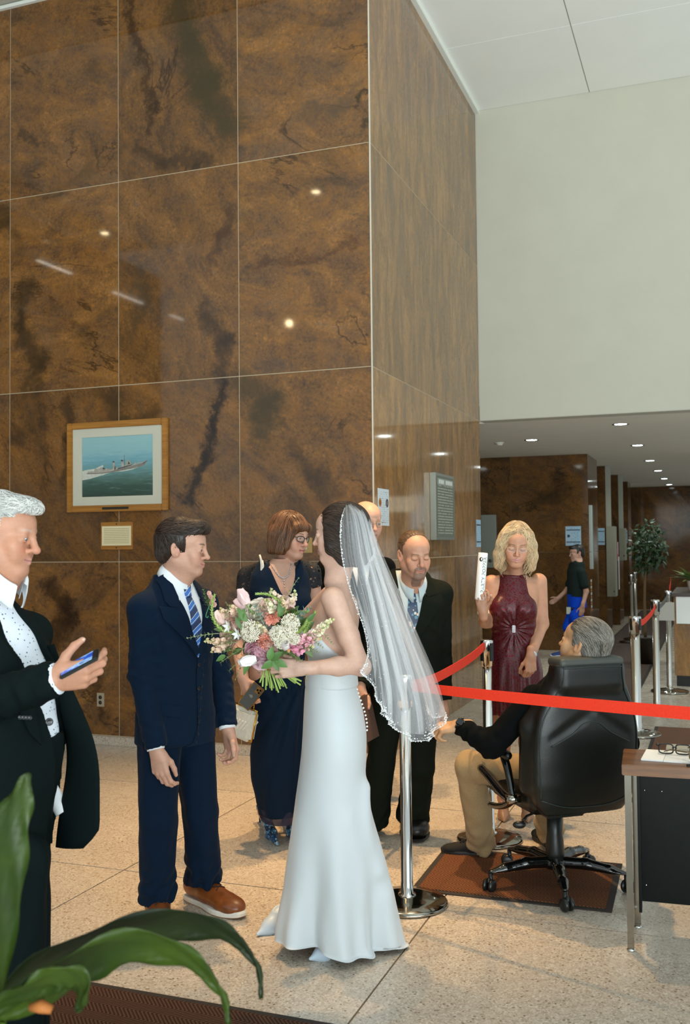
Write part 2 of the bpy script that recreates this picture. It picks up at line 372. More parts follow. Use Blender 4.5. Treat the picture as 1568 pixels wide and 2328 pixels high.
# upper ceiling with shallow panel joints, white angle trim along the marble
ce = wall_box('ceiling', 6.9, -6.21, -6.81, 3.69, ZC+.012, ZC+.2, mat('ceiling_joint', 'b5b3a6', .9)); tag(ce, kind='structure')
cs = [6.1, 4.9, 3.68, 2.46, 1.24, -.012, -1.262, -2.5, -3.74, -4.98, -6.2]
ct = [-8, -6.7, -5.4, -4.1, -2.8, -1.2, .78-2.0, .0]
# joints found in the picture: one across at t=-5.35 .. here the panel edges follow the wall axes
ct = [3.69, 2.2, .7, -.8, -2.3, -3.8, -5.3, -6.8]
for a, b in zip(cs[:-1], cs[1:]):
    for u, v in zip(ct[:-1], ct[1:]):
        if a > 0.0 and u > .1: continue
        o = wall_box('panel', a-.006, b+.006, u-.004, v+.004, ZC, ZC+.02, M_CEIL); kid(o, ce)
t2 = wall_box('trim_2', -.045, .0, .0, TR, ZC-.04, ZC, M_TRIM); tag(t2, kind='structure')
t3 = wall_box('trim_3', 6.8, .0, -.03, .0, ZC-.03, ZC, M_TRIM); tag(t3, kind='structure')
# painted upper wall over the corridor mouth, lower ceiling behind it
fb = wall_box('wall_back', .0, -6.2, TR, TR+.25, Z2, ZC+.1, M_PAINT, bevel=.006); tag(fb, kind='structure')
lc = wall_box('ceiling_lower', 4.5, -5.4, TR+.25, 21, Z2, Z2+.2, M_SOFFIT); tag(lc, kind='structure')
# corridor: marble piers down its left side, end wall, right side pier
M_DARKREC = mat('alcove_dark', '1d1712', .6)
SP = -.62
for k, (t0, t1, s1) in enumerate([(8.4, 9.7, 3.1), (11.0, 11.9, .9), (13.5, 14.4, .9), (15.9, 16.7, .9)]):
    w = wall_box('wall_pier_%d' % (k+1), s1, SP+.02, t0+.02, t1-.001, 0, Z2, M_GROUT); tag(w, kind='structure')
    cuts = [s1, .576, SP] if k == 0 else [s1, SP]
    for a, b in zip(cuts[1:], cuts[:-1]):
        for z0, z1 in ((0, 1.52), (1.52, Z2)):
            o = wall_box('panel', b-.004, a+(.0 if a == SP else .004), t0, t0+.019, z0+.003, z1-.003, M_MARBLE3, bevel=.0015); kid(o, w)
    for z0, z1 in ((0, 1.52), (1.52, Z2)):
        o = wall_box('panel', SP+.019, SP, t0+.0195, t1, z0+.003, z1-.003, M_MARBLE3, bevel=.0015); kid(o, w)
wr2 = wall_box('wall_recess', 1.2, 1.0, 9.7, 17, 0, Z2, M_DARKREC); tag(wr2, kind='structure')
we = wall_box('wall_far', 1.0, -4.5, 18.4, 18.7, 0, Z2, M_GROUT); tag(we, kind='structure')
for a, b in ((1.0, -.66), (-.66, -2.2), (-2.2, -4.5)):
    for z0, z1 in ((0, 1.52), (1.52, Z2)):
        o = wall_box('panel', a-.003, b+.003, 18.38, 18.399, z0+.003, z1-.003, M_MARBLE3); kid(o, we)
wp = wall_box('wall_pier_5', -2.75, -5.2, 9.3, 10.1, 0, Z2, M_MARBLE3); tag(wp, kind='structure')
wb2 = wall_box('wall_side', 3.1, 3.3, TR, 8.5, 0, Z2, M_MARBLE3); tag(wb2, kind='structure')
for k, (s0, s1, t) in enumerate([(-1.0, -2.2, 18.36)]):
    pass
# recessed downlights of the lower ceiling
M_LAMP = mat('lamp_disc', 'ffffff', .5, emit=(.86, 1., .96), estr=42.)
M_RING = mat('lamp_ring', 'cfd3cc', .25, metal=.9)
def downlight(s, t, z, label, group, power, r=.07, color=(.9, 1., .95), emis=None, angle=150):
    c = WALL(s, t, z); o = empty('downlight', tuple(c)); tag(o, label, 'light', group)
    mesh_obj('ring', *lathe([(r*.98, -.002), (r*1.35, -.008), (r*1.42, .0), (r, .001)], 20), M_RING, o, True)
    mesh_obj('bulb', *lathe([(0.001, -.0045), (r*.6, -.0055), (r*.97, -.003), (r*.97, .0), (.001, .0)], 20), emis or M_LAMP, o, True)
    if power:
        d = bpy.data.lights.new('lamp', 'SPOT'); d.energy = power; d.color = color; d.spot_size = math.radians(angle); d.spot_blend = .9; d.shadow_soft_size = r
        l = bpy.data.objects.new('lamp', d); COL.objects.link(l); l.parent = o; l.location = (0, 0, -.02)
    return o
names = {0: 'first', 1: 'second', 2: 'third', 3: 'fourth', 4: 'fifth', 5: 'sixth'}
for k, t in enumerate((4.671, 7.355, 10.173, 12.705, 15.245, 17.6)):
    downlight(-1.44, t, Z2, 'bright round recessed downlight, %s from the white bulkhead in the long corridor row' % names[k], 'corridor ceiling downlights', 95 if k < 3 else 45)
downlight(-.186, 5.971, Z2, 'bright round recessed downlight above the blonde woman, between corridor row and marble wall', 'corridor ceiling downlights', 95)
downlight(1.5, 6.2, Z2, 'recessed downlight hidden behind the marble corner', 'corridor ceiling downlights', 45)
for s, t in ((-2.75, 4.7), (-2.75, 7.3)):
    downlight(s, t, Z2, 'recessed downlight over the right side of the corridor, %s' % ('nearer the bulkhead' if t < 5 else 'farther in'), 'corridor ceiling downlights', 70)
# smoke detector on the low ceiling
c = G(1135, 1006, Z2); o = empty('smoke_detector', tuple(c)); tag(o, 'small white smoke detector on low ceiling beside the marble wall end', 'smoke detector')
mesh_obj('base_plate', *lathe([(.06, 0), (.06, -.012), (.05, -.018)], 20), mat('plastic_white', 'dedbd0', .5), o, True)
mesh_obj('sensor_head', *lathe([(.045, -.018), (.04, -.035), (.02, -.042), (.001, -.043)], 20), mat('plastic_white', 'dedbd0', .5), o, True)
# warm bulbs of the tall lobby ceiling (seen mirrored in the polished marble)
M_WBULB = mat('warm_bulb', 'ffffff', .5, emit=(1., .78, .45), estr=60.)
for k, (s, t) in enumerate(((2.628, -5.375), (6.353, -5.812))):
    downlight(s, t, ZC, 'warm round downlight in the tall lobby ceiling, %s the side wall' % ('away from' if k == 0 else 'close to'), 'lobby ceiling downlights', 90, .06, WARM, M_WBULB, 90)
for k, (s, t) in enumerate(((-.7, -1.5),)):
    downlight(s, t, ZC, 'warm round downlight in the lobby ceiling above the wedding party, %s' % ('nearer the stanchion' if k == 0 else 'nearer the groom'), 'lobby ceiling downlights', 0, .06, WARM, M_WBULB)
pl_ = empty('pendant_lamp', tuple(WALL(3.32, -6.0, 4.906))); tag(pl_, 'warm pendant globe lamp hanging by the glass front, mirrored in the marble', 'lamp')
mesh_obj('globe', *sphere((0, 0, 0), .05, 3), M_WBULB, pl_, True); mesh_obj('cap', *lathe([(.02, .04), (.03, .05), (.012, .09), (.001, .09)], 16), M_RING, pl_, True); mesh_obj('rod', *tube([(0, 0, .09), (0, 0, ZC-4.906)], .006, 8), M_RING, pl_)
# linear lights hung in a row along the side of the lobby
M_LIN = mat('linear_lamp', 'ffffff', .5, emit=(1., .93, .8), estr=9.)
def mirrored(px, py, z):      # where a ray mirrored by the left wall reaches height z
    d = ray(px, py); p = onL(px, py); d2 = d-2*np.dot(d, UR)*UR; return p+d2*((z-p[2])/d2[2])
for k, (a, b_) in enumerate((((84, 591), (162, 622)), ((256, 663), (324, 690)), ((386, 715), (416, 727)))):
    A_, B_ = mirrored(*a, 5.5), mirrored(*b_, 5.5); c_ = (A_+B_)/2; L2 = np.linalg.norm(B_-A_)/2; o = empty('linear_light', tuple(c_)); tag(o, 'slim linear light hanging in the side lobby, %s of a row of three' % ('first', 'second', 'third')[k], 'light', 'hanging linear lights')
    u_ = (B_-A_)/(2*L2); v_ = np.cross(UZ, u_); Mx = frame((0, 0, 0), u_, v_, UZ); box('housing', (-L2, -.04, .0), (L2, .04, .06), M_RING, o, Mx); box('diffuser', (-L2*.98, -.03, -.008), (L2*.98, .03, .002), M_LIN, o, Mx)
    for e in (-.8, .8): mesh_obj('hanger', *tube([u_*L2*e+UZ*.06, u_*L2*e+UZ*(ZC-5.5)], .005, 6), M_RING, o)
ws = wall_box('wall_lobby', 6.9, 7.1, -8.4, .0, 0, ZC, M_MARBLE3); tag(ws, kind='structure')

# ------------------------------------------------------------------ stanchions and belts
M_CHROME = mat('chrome', 'd8d8d4', .12, metal=1.)
M_CHROMED = mat('chrome_dark', '9a968c', .1, metal=1.)
M_BELT = NT('belt_red'); _tc = M_BELT.n('TexCoord'); _w = M_BELT.n('TexNoise', Scale=160., Detail=2., Vector=_tc.outputs['Object'])
M_BELT.set(M_BELT.b, 'Base Color', M_BELT.ramp(_w.outputs[0], [(.3, srgb('de2c0c')), (.7, srgb('ea3612'))]).outputs[0]); M_BELT.set_b(Roughness=.7); M_BELT = M_BELT.m
M_BLACKPL = mat('black_plastic', '151716', .35)
def stanchion(x, y, h, label, r=.026, rb=.18, zoff=0):
    o = empty('stanchion', (x, y, 0)); tag(o, label, 'stanchion', 'chrome belt stanchions')
    mesh_obj('base', *lathe([(.001, 0), (rb, 0), (rb+.004, .006), (rb+.003, .014), (rb-.006, .022), (rb*.6, .034), (.05, .042), (.001, .043)], 48), M_CHROMED, o, True)
    mesh_obj('pole', *lathe([(r*1.55, .04), (r*1.5, .048), (r*1.06, .052), (r*1.06, .10), (r, .102), (r, h-.15)], 28), M_CHROME, o, True)
    hd = mesh_obj('head', *lathe([(r, h-.15), (r*1.28, h-.148), (r*1.32, h-.02), (r*1.32, h-.008), (r*1.2, h), (.001, h)], 28), M_CHROME, o, True)
    for k in range(4):
        a = k*math.pi/2+.6; M = Matrix.Rotation(a, 4, 'Z')@Matrix.Translation((r*1.31, 0, h-.068)); box('belt_slot', (-.003, -.011, -.05), (.0035, .011, .05), M_BLACKPL, hd, M)
    return o
def belt(par, a, b, w0=.05, w1=.05, sag=.012, tw0=0., tw1=0.):
    a, b = np.array(a, float), np.array(b, float); n = 24; V = []; Fs = []
    dirn = (b-a)/np.linalg.norm(b-a); side = np.cross(dirn, UZ); side /= np.linalg.norm(side)
    for i in range(n+1):
        t = i/n; c = a+(b-a)*t-UZ*sag*4*t*(1-t)+side*.004*math.sin(9*t)
        w = w0+(w1-w0)*t; tw = tw0*(1-t)**3+tw1*t**3; up = UZ*math.cos(tw)+side*math.sin(tw)
        for q in (-.5, .5):
            for s in (-.0009, .0009): V.append(c+up*w*q+side*s)
    for i in range(n):
        p, q = i*4, i*4+4
        for u, v in ((0, 1), (1, 3), (3, 2), (2, 0)): Fs.append((p+u, p+v, q+v, q+u))
    Fs.append((0, 2, 3, 1)); Fs.append((4*n, 4*n+1, 4*n+3, 4*n+2))
    o = mesh_obj('belt', np.array(V)-np.array(par.location), Fs, M_BELT, par)
    return o
p1 = stanchion(.27, 4.626, 1.055, 'chrome stanchion with round base standing beside the white bridal gown', .027, .185)
p2 = stanchion(.793, 5.60, 1.12, 'chrome stanchion standing in front of the woman in the red dress', .028)
belt(p1, (.298, 4.652, 1.0), (.773, 5.58, 1.085), sag=.035, tw0=.1)
belt(p1, (.298, 4.618, 1.0), (2.05, 3.15, 1.035), sag=.012, tw0=.45)
p3 = stanchion(2.505, 8.6, 1.02, 'chrome stanchion right behind the black office chair', .04, .2)
p4 = stanchion(3.066, 9.83, 1.09, 'chrome stanchion on the edge of the corridor runner, second behind the office chair', .034, .2)
p5 = stanchion(3.575, 11.0, 1.12, 'chrome stanchion at the far end of the short red belts', .03, .2)
p6 = stanchion(4.72, 16.4, 1.12, 'thin chrome stanchion against the far dark marble, left of the potted tree', .03, .2)
p7 = stanchion(4.93, 16.9, 1.15, 'thin chrome stanchion just right of its twin before far dark marble', .03, .2)
p6.location.z = p7.location.z = .0075
belt(p3, (2.54, 8.66, .96), (3.05, 9.78, 1.03), sag=.05, w0=.055, w1=.055)
belt(p5, (3.60, 11.05, 1.06), (4.25, 12.95, 1.17), sag=.03, w0=.075, w1=.075)
belt(p4, (3.09, 9.88, 1.03), (3.55, 10.95, 1.07), sag=.05).data.materials[0] = mat('belt_grey', '55564f', .6)

# ------------------------------------------------------------------ mats and runner (herringbone ribbed)
def herring(name, c1, c2, sc=1.0):
    T = NT(name); tc = T.n('TexCoord'); sp = T.n('SeparateXYZ', Vector=tc.outputs['Object'])
    x, y = sp.outputs[0], sp.outputs[1]
    zig = T.math('PINGPONG', y, .055*sc); u = T.math('ADD', x, T.math('MULTIPLY', zig, .95))
    wv = T.math('PINGPONG', u, .0085*sc); rib = T.math('DIVIDE', wv, .0085*sc)
    nz = T.n('TexNoise', Scale=260., Detail=3., Vector=tc.outputs['Object'])
    f = T.math('ADD', T.math('MULTIPLY', rib, .8), T.math('MULTIPLY', nz.outputs[0], .4))
    T.set(T.b, 'Base Color', T.ramp(f, [(.35, srgb(c1)), (.8, srgb(c2))]).outputs[0]); T.set_b(Roughness=.95); T.b.inputs['Specular IOR Level'].default_value = .1
    T.bump(f, .6, .006); return T.m
def floor_mat(name, s0, s1, t0, t1, m, mb, label, cat='mat', rot=0., z=.009, border=.03):
    o = empty(name, tuple(WALL((s0+s1)/2, (t0+t1)/2, 0)), -YAW+rot); tag(o, label, cat)
    a, b = abs(s1-s0)/2, abs(t1-t0)/2
    box('pile', (-a+border, -b+border, .0004), (a-border, b-border, z), m, o)
    bm = bmesh.new()
    for lo, hi in (((-a, -b, .0004), (a, -b+border, z*.6)), ((-a, b-border, .0004), (a, b, z*.6)), ((-a, -b+border, .0004), (-a+border, b-border, z*.6)), ((a-border, -b+border, .0004), (a, b-border, z*.6))): box_bm(bm, lo, hi)
    bm_obj('rubber_border', bm, mb, o); return o
M_RUB = mat('mat_rubber', '2b231e', .8)
floor_mat('floor_mat', -1.03, -1.965, -2.545, -1.84, herring('mat_weave', '4a2e20', '7a5138'), M_RUB, 'brown herringbone ribbed mat under the black office chair', rot=.02)
floor_mat('floor_mat', 2.6, -1.6, -5.2, -3.915, herring('mat_weave_dark', '35231a', '5a4032'), M_RUB, 'dark brown herringbone mat in front, under the arching plant leaves')
M_RUN = mat('runner_pile', '4b3a32', .95, noise=.18, nscale=120)
floor_mat('carpet_runner', -.72, -1.62, 2.2, 18.0, M_RUN, M_RUB, 'long dark brown carpet runner along the corridor behind the seated guard', 'carpet', z=.007)
floor_mat('floor_mat', -1.90, -3.4, -.55, 2.2, mat('mat_plain', '6b4630', .95, noise=.12, nscale=90), M_RUB, 'plain brown mat on the floor behind the wooden desk')

# ------------------------------------------------------------------ desk with pad and eyeglasses
def wood(name, c1, c2, sc=1.):
    T = NT(name); tc = T.n('TexCoord'); mp = T.n('Mapping', Vector=tc.outputs['Object']); mp.inputs['Scale'].default_value = (2.2*sc, 26*sc, 26*sc)
    n = T.n('TexNoise', Scale=1., Detail=8., Roughness=.6, Distortion=.4, Vector=mp.outputs[0])
    T.set(T.b, 'Base Color', T.ramp(n.outputs[0], [(.3, srgb(c1)), (.7, srgb(c2))]).outputs[0]); T.set_b(Roughness=.32); T.bump(n.outputs[0], .08, .002)
    return T.m
M_WALNUT = wood('walnut_laminate', '4f3018', '85572f')
DX, DY = .951, -.31   # direction of the desk's long edge
DX = np.array([.9563, -.2924, 0]); DYv = np.array([.2924, .9563, 0])
desk = empty('desk', (1.155, 4.065, 0), math.atan2(-.2924, .9563)); tag(desk, 'walnut topped desk with chrome legs and black modesty panel beside office chair', 'desk')
box('desktop', (-.035, -.02, .713), (1.25, .305, .757), M_WALNUT, desk, bevel=.003)
def leg(x, y, h=.713):
    bm = bmesh.new(); box_bm(bm, (x-.0135, y-.0135, .012), (x+.0135, y+.0135, h), None, .002); l = bm_obj('leg', bm, M_CHROMED, desk)
    V, Fs = lathe([(.001, .0), (.016, .0), (.017, .006), (.009, .012), (.001, .0125)], 16); f = mesh_obj('foot_glide', V+np.array([x, y, 0]), Fs, M_CHROME, l, True)
leg(-.012, .012); leg(.012, .27); leg(1.22, .012); leg(1.22, .27)
mp_ = box('modesty_panel', (.022, .225, .13), (1.2, .24, .713), mat('panel_black', '080d0a', .35, spec=.15, noise=.2, nscale=30), desk, bevel=.001)
box('side_panel', (.022, .03, .15), (.034, .225, .713), MATS['panel_black'], desk)
bm = bmesh.new()
for x, z in ((.05, .6), (.12, .6), (.05, .2)):
    bmesh.ops.create_uvsphere(bm, u_segments=10, v_segments=6, radius=.004, matrix=Matrix.Translation((x, .224, z)))
bm_obj('screw', bm, M_CHROME, mp_)
def lined_paper():
    T = NT('pad_lined'); tc = T.n('TexCoord'); sp = T.n('SeparateXYZ', Vector=tc.outputs['Object'])
    ln = T.math('LESS_THAN', T.math('PINGPONG', sp.outputs[1], .0045), .0005); right = T.math('GREATER_THAN', sp.outputs[0], -.06)
    ln = T.math('MULTIPLY', ln, right)
    v = T.math('LESS_THAN', T.math('ABSOLUTE', T.math('ADD', sp.outputs[0], .062)), .0009)
    T.set(T.b, 'Base Color', T.mix(T.math('MAXIMUM', ln, v), srgb('eef0ec'), srgb('8a94a0'))); T.set_b(Roughness=.8); return T.m
def on_desk(u, v, z=.757): return np.array(desk.location)+DX*u+DYv*v+UZ*z
pad = box('notepad', (-.15, -.105, 0), (.15, .105, .006), lined_paper()); pad.location = on_desk(.20, .165, .7575); pad.rotation_euler = (0, 0, -.40)
tag(pad, 'white lined notepad lying on the walnut desk under the eyeglasses', 'notepad')
def eyeglasses(name, loc, rz, label, col, s=1.0, wide=.058, tall=.04, rim=.0032, lens=True, lensmat=None):
    o = empty(name, tuple(loc), rz); tag(o, label, 'eyeglasses')
    M_F = mat('frame_'+col, col, .25)
    for sx in (-1, 1):
        th = np.linspace(0, 2*np.pi, 29)[:-1]; e = .55
        x = sx*.034*s+wide/2*s*np.sign(np.cos(th))*np.abs(np.cos(th))**e; z = tall*.55*s+tall/2*s*np.sign(np.sin(th))*np.abs(np.sin(th))**e
        V, Fs = tube(np.stack([x, np.zeros_like(x), z], 1), rim*s, 6, closed=True); mesh_obj('rim', V, Fs, M_F, o, True)
        if lens:
            mesh_obj('lens', np.stack([x, np.full_like(x, .0005), z], 1).tolist()+np.stack([x, np.full_like(x, -.0005), z], 1).tolist(),
                     [tuple(range(28)), tuple(range(28, 56))[::-1]]+[(i, 28+i, 28+(i+1) % 28, (i+1) % 28) for i in range(28)], lensmat or mat('lens_glass', 'f4f6f4', .03, trans=1., ior=1.1), o)
        MBt = MB(); MBt.tube([(sx*.066*s, 0, tall*.85*s), (sx*.071*s, .012*s, tall*.8*s), (sx*.072*s, .09*s, tall*.7*s), (sx*.070*s, .13*s, .35*tall*s)], [rim*.9*s, rim*s, rim*.8*s, rim*.7*s], 6)
        MBt.build('temple', M_F, o)
    MBb = MB(); MBb.tube([(-.0085*s, 0, tall*.65*s), (0, -.003, tall*.78*s), (.0085*s, 0, tall*.65*s)], rim*.9*s, 6); MBb.build('bridge', M_F, o)
    return o
eyeglasses('eyeglasses', on_desk(.175, .19, .766), -.35, 'black framed eyeglasses resting open on the white notepad', '101312', 1.0)
g2 = eyeglasses('eyeglasses', on_desk(.275, .13, .766), .5, 'brown tinted eyeglasses lying beside the black pair at the desk edge', '5b4a2c', 1.0, lensmat=mat('lens_tint', 'b7a98a', .05, trans=1., ior=1.1))
# folded papers under them
bm = bmesh.new(); box_bm(bm, (-.11, -.07, 0), (.11, .07, .004)); ps = bm_obj('paper_stack', bm, mat('paper_white', 'e9ece8', .8)); ps.location = on_desk(.335, .1, .7642); ps.rotation_euler = (0, 0, .3)
tag(ps, 'small stack of white papers under the brown tinted eyeglasses', 'papers')
pen = MB(); pen.tube([(-.06, 0, .005), (.06, 0, .005)], .0045, 10); pen = pen.build('pen', M_BLACKPL); pen.location = on_desk(.27, .03, .7575); pen.rotation_euler = (0, 0, .2)
tag(pen, 'black pen lying at the front edge of the walnut desk', 'pen')

# ------------------------------------------------------------------ things on the walls
M_OAK = wood('oak_frame', '8a5a22', 'b07a35', 1.5)
def painting_mat():
    T = NT('ship_painting'); tc = T.n('TexCoord'); sp = T.n('SeparateXYZ', Vector=tc.outputs['UV']); u, v = sp.outputs[0], sp.outputs[1]
    mp = T.n('Mapping', Vector=tc.outputs['UV']); mp.inputs['Scale'].default_value = (4, 22, 1); mp.inputs['Rotation'].default_value = (0, 0, .12)
    n = T.n('TexNoise', Scale=1., Detail=7., Roughness=.65, Distortion=.5, Vector=mp.outputs[0])
    vv = T.math('ADD', v, T.math('MULTIPLY', T.math('SUBTRACT', n.outputs[0], .5), .32))
    c = T.ramp(vv, [(0, srgb('31483c')), (.18, srgb('3c584e')), (.34, srgb('5d7f78')), (.46, srgb('6f9da0')), (.6, srgb('79aebc')), (.75, srgb('94c2c6')), (1, srgb('9cc8cb'))])
    hl = T.ramp(n.outputs[0], [(.58, (0, 0, 0, 1)), (.7, (1, 1, 1, 1))]); 
    c2 = T.mix(T.math('MULTIPLY', hl.outputs[0], .35), c.outputs[0], srgb('b5cfc8'))
    T.set(T.b, 'Base Color', c2); T.set_b(Roughness=.5); return T.m
# local wall frame: x to the right along the wall, z up, -y out of the wall
def wall_thing(name, s, z, label, cat):
    o = empty(name, tuple(WALL(s, 0, z)), -YAW); tag(o, label, cat); return o
PF = wall_thing('framed_painting', 2.285, 2.347, 'oak framed painting of a grey warship on blue green sea', 'painting')
W2, H2, FW = .497, .384, .055
bm = bmesh.new()
for sx in (-1, 1):
    for lo, hi in (((-W2, -.03, -H2), (-W2+FW, -.001, H2)),):
        M = Matrix.Scale(sx, 4, (1, 0, 0)); box_bm(bm, lo, hi, M, .006)
for sz in (-1, 1):
    M = Matrix.Scale(sz, 4, (0, 0, 1)); box_bm(bm, (-W2+FW, -.03, -H2), (W2-FW, -.001, -H2+FW), M, .006)
bmesh.ops.recalc_face_normals(bm, faces=bm.faces); bm_obj('frame', bm, M_OAK, PF)
W3, H3 = W2-FW, H2-FW
w4, h4, ox = .35, .255, -.004
bm = bmesh.new()
for lo, hi in (((-W3, -.014, -H3), (-w4, -.008, H3)), ((w4, -.014, -H3), (W3, -.008, H3)), ((-w4, -.014, h4), (w4, -.008, H3)), ((-w4, -.014, -H3), (w4, -.008, -h4-.0))): box_bm(bm, lo, hi)
bm_obj('mat_board', bm, mat('mat_board', 'd9d6c2', .9), PF)
pv = [(-w4, -.0075, -h4), (w4, -.0075, -h4), (w4, -.0075, h4), (-w4, -.0075, h4)]
pic = mesh_obj('picture', pv, [(0, 1, 2, 3)], painting_mat(), PF, uvs=[(0, 0), (1, 0), (1, 1), (0, 1)])
# the ship and its wake, flat paint on the picture
def paint(poly, m, d, nm): 
    V = [((x-.5)*2*w4, -.0075-d, (z-.5)*2*h4) for x, z in poly]; return mesh_obj(nm, V, [tuple(range(len(V)))], m, pic)
M_S1 = mat('paint_hull', '8d8377', .6, noise=.15, nscale=30); M_S2 = mat('paint_grey', 'b3ad9f', .6, noise=.2, nscale=50); M_S3 = mat('paint_dark', '4c463f', .6); M_FOAM = mat('paint_foam', 'd5d8cb', .6, noise=.12, nscale=40)
paint([(0, .44), (.08, .46), (.18, .47), (.3, .53), (.3, .46), (.55, .42), (.75, .455), (.86, .51), (.9, .55), (.84, .49), (.72, .435), (.6, .41), (.5, .405), (.42, .40), (.36, .385), (.3, .36), (.2, .33), (.1, .30), (.0, .285)], M_FOAM, .0003, 'wake')
paint([(.06, .40), (.3, .405), (.5, .44), (.7, .487), (.86, .535), (.915, .575), (.92, .57), (.885, .505), (.85, .48), (.7, .45), (.5, .41), (.3, .385), (.07, .382)], M_S1, .0006, 'hull')
paint([(.07, .40), (.08, .425), (.17, .43), (.18, .47), (.3, .475), (.4, .455), (.42, .455), (.5, .475), (.56, .48), (.6, .5), (.8, .53), (.915, .575), (.86, .54), (.7, .492), (.5, .445), (.3, .41)], M_S2, .0007, 'deck')
for poly in ([(.44, .455), (.44, .575), (.465, .575), (.47, .46)], [(.56, .475), (.558, .585), (.585, .59), (.6, .485)], [(.62, .49), (.63, .575), (.655, .6), (.68, .57), (.7, .51)], [(.74, .515), (.745, .55), (.765, .55), (.77, .52)], [(.26, .455), (.265, .49), (.3, .49), (.31, .465)], [(.79, .53), (.795, .555), (.81, .555), (.82, .54)]): paint(poly, M_S2, .0009, 'superstructure')
for poly in ([(.435, .565), (.437, .59), (.468, .575), (.465, .56)], [(.553, .575), (.556, .605), (.588, .588), (.585, .573)], [(.597, .5), (.598, .68), (.602, .68), (.604, .5)], [(.65, .52), (.66, .58), (.67, .55), (.69, .53)], [(.29, .46), (.3, .485), (.325, .475), (.33, .45)], [(.46, .44), (.465, .5), (.475, .5), (.48, .445)], [(.86, .532), (.915, .572), (.915, .563), (.865, .52)], [(.5, .445), (.52, .47), (.56, .475), (.6, .49), (.72, .52), (.7, .5), (.6, .47)]): paint(poly, M_S3, .0011, 'dark_detail')
T = NT('picture_glass'); T.set_b(Base_Color=(1, 1, 1, 1), Roughness=.02, Transmission_Weight=1.0, IOR=1.05); 
box('glazing', (-W3, -.0185, -H3), (W3, -.0165, H3), T.m, PF)
box('title_plate', (-.135, -.0315, -H2+.017), (.125, -.029, -H2+.038), mat('plate_dark', '2a2118', .4), PF)
PQ = wall_thing('plaque', 2.288, 1.757, 'small oak framed text plaque below the ship painting', 'plaque')
box('backing', (-.157, -.016, -.116), (.157, -.001, .116), M_OAK, PQ, bevel=.003)
def text_mat(name, bg, fg, rows, dens=.55, cols=24):
    """paper with grey lines of illegibly small print"""
    T = NT(name); tc = T.n('TexCoord'); sp = T.n('SeparateXYZ', Vector=tc.outputs['UV'])
    fr = T.math('FRACT', T.math('MULTIPLY', sp.outputs[1], rows)); band = T.math('LESS_THAN', T.math('ABSOLUTE', T.math('SUBTRACT', fr, .5)), .2)
    cm = T.n('CombineXYZ'); T.set(cm, 0, T.math('MULTIPLY', sp.outputs[0], cols)); T.set(cm, 1, T.math('FLOOR', T.math('MULTIPLY', sp.outputs[1], rows)))
    wn = T.n('TexNoise', Scale=1.7, Detail=1., Vector=cm.outputs[0]); on = T.math('GREATER_THAN', wn.outputs[0], 1-dens)
    mx = T.math('MULTIPLY', T.math('GREATER_THAN', sp.outputs[0], .07), T.math('LESS_THAN', sp.outputs[0], .93)); my = T.math('MULTIPLY', T.math('GREATER_THAN', sp.outputs[1], .06), T.math('LESS_THAN', sp.outputs[1], .92))
    f = T.math('MULTIPLY', T.math('MULTIPLY', band, on), T.math('MULTIPLY', mx, my))
    T.set(T.b, 'Base Color', T.mix(f, srgb(bg), srgb(fg))); T.set_b(Roughness=.75); return T.m
UV4 = [(0, 0), (1, 0), (1, 1), (0, 1)]
def sheet(name, w, h, y, m, par, x=0., z=0., th=.0008):
    """thin paper or plate: printed front, real thickness"""
    V = [(x-w, y, z-h), (x+w, y, z-h), (x+w, y, z+h), (x-w, y, z+h), (x-w, y+th, z-h), (x+w, y+th, z-h), (x+w, y+th, z+h), (x-w, y+th, z+h)]
    return mesh_obj(name, V, [(0, 1, 2, 3), (5, 4, 7, 6), (0, 4, 5, 1), (1, 5, 6, 2), (2, 6, 7, 3), (3, 7, 4, 0)], m, par, uvs=UV4+UV4)
sheet('text_sheet', .144, .082, -.0172, text_mat('plaque_text', 'ddd2ab', 'b5a67c', 11, .7), PQ)
bm = bmesh.new()
for z in (-.1, .1): bmesh.ops.create_uvsphere(bm, u_segments=12, v_segments=8, radius=.006, matrix=Matrix.Translation((0, -.017, z)))
bm_obj('screw', bm, mat('screw_dark', '2f2417', .4), PQ)
PO = wall_thing('power_outlet', 2.455, .372, 'beige duplex power outlet low on the marble wall', 'outlet')
box('cover_plate', (-.037, -.008, -.058), (.037, -.001, .058), mat('outlet_beige', 'a3977f', .5), PO, bevel=.003)
for z in (-.022, .022):
    V, Fs = lathe([(.016, 0), (.016, .004), (.001, .004)], 16, Matrix.Translation((0, -.008, z))@Matrix.Rotation(math.pi/2, 4, 'X')); mesh_obj('socket', V, Fs, mat('socket_brown', '2a1f17', .4), PO, True)
PW = wall_thing('light_switch', .552, 1.662, 'brass switch plate on the marble behind the bobbed woman', 'light switch')
box('cover_plate', (-.045, -.008, -.06), (.045, -.001, .06), mat('brass_plate', 'b59a62', .4, metal=.4), PW, bevel=.003)
box('switch_toggle', (-.03, -.012, -.035), (.0, -.0075, .01), mat('switch_grey', 'c9cdc8', .4), PW, bevel=.002)
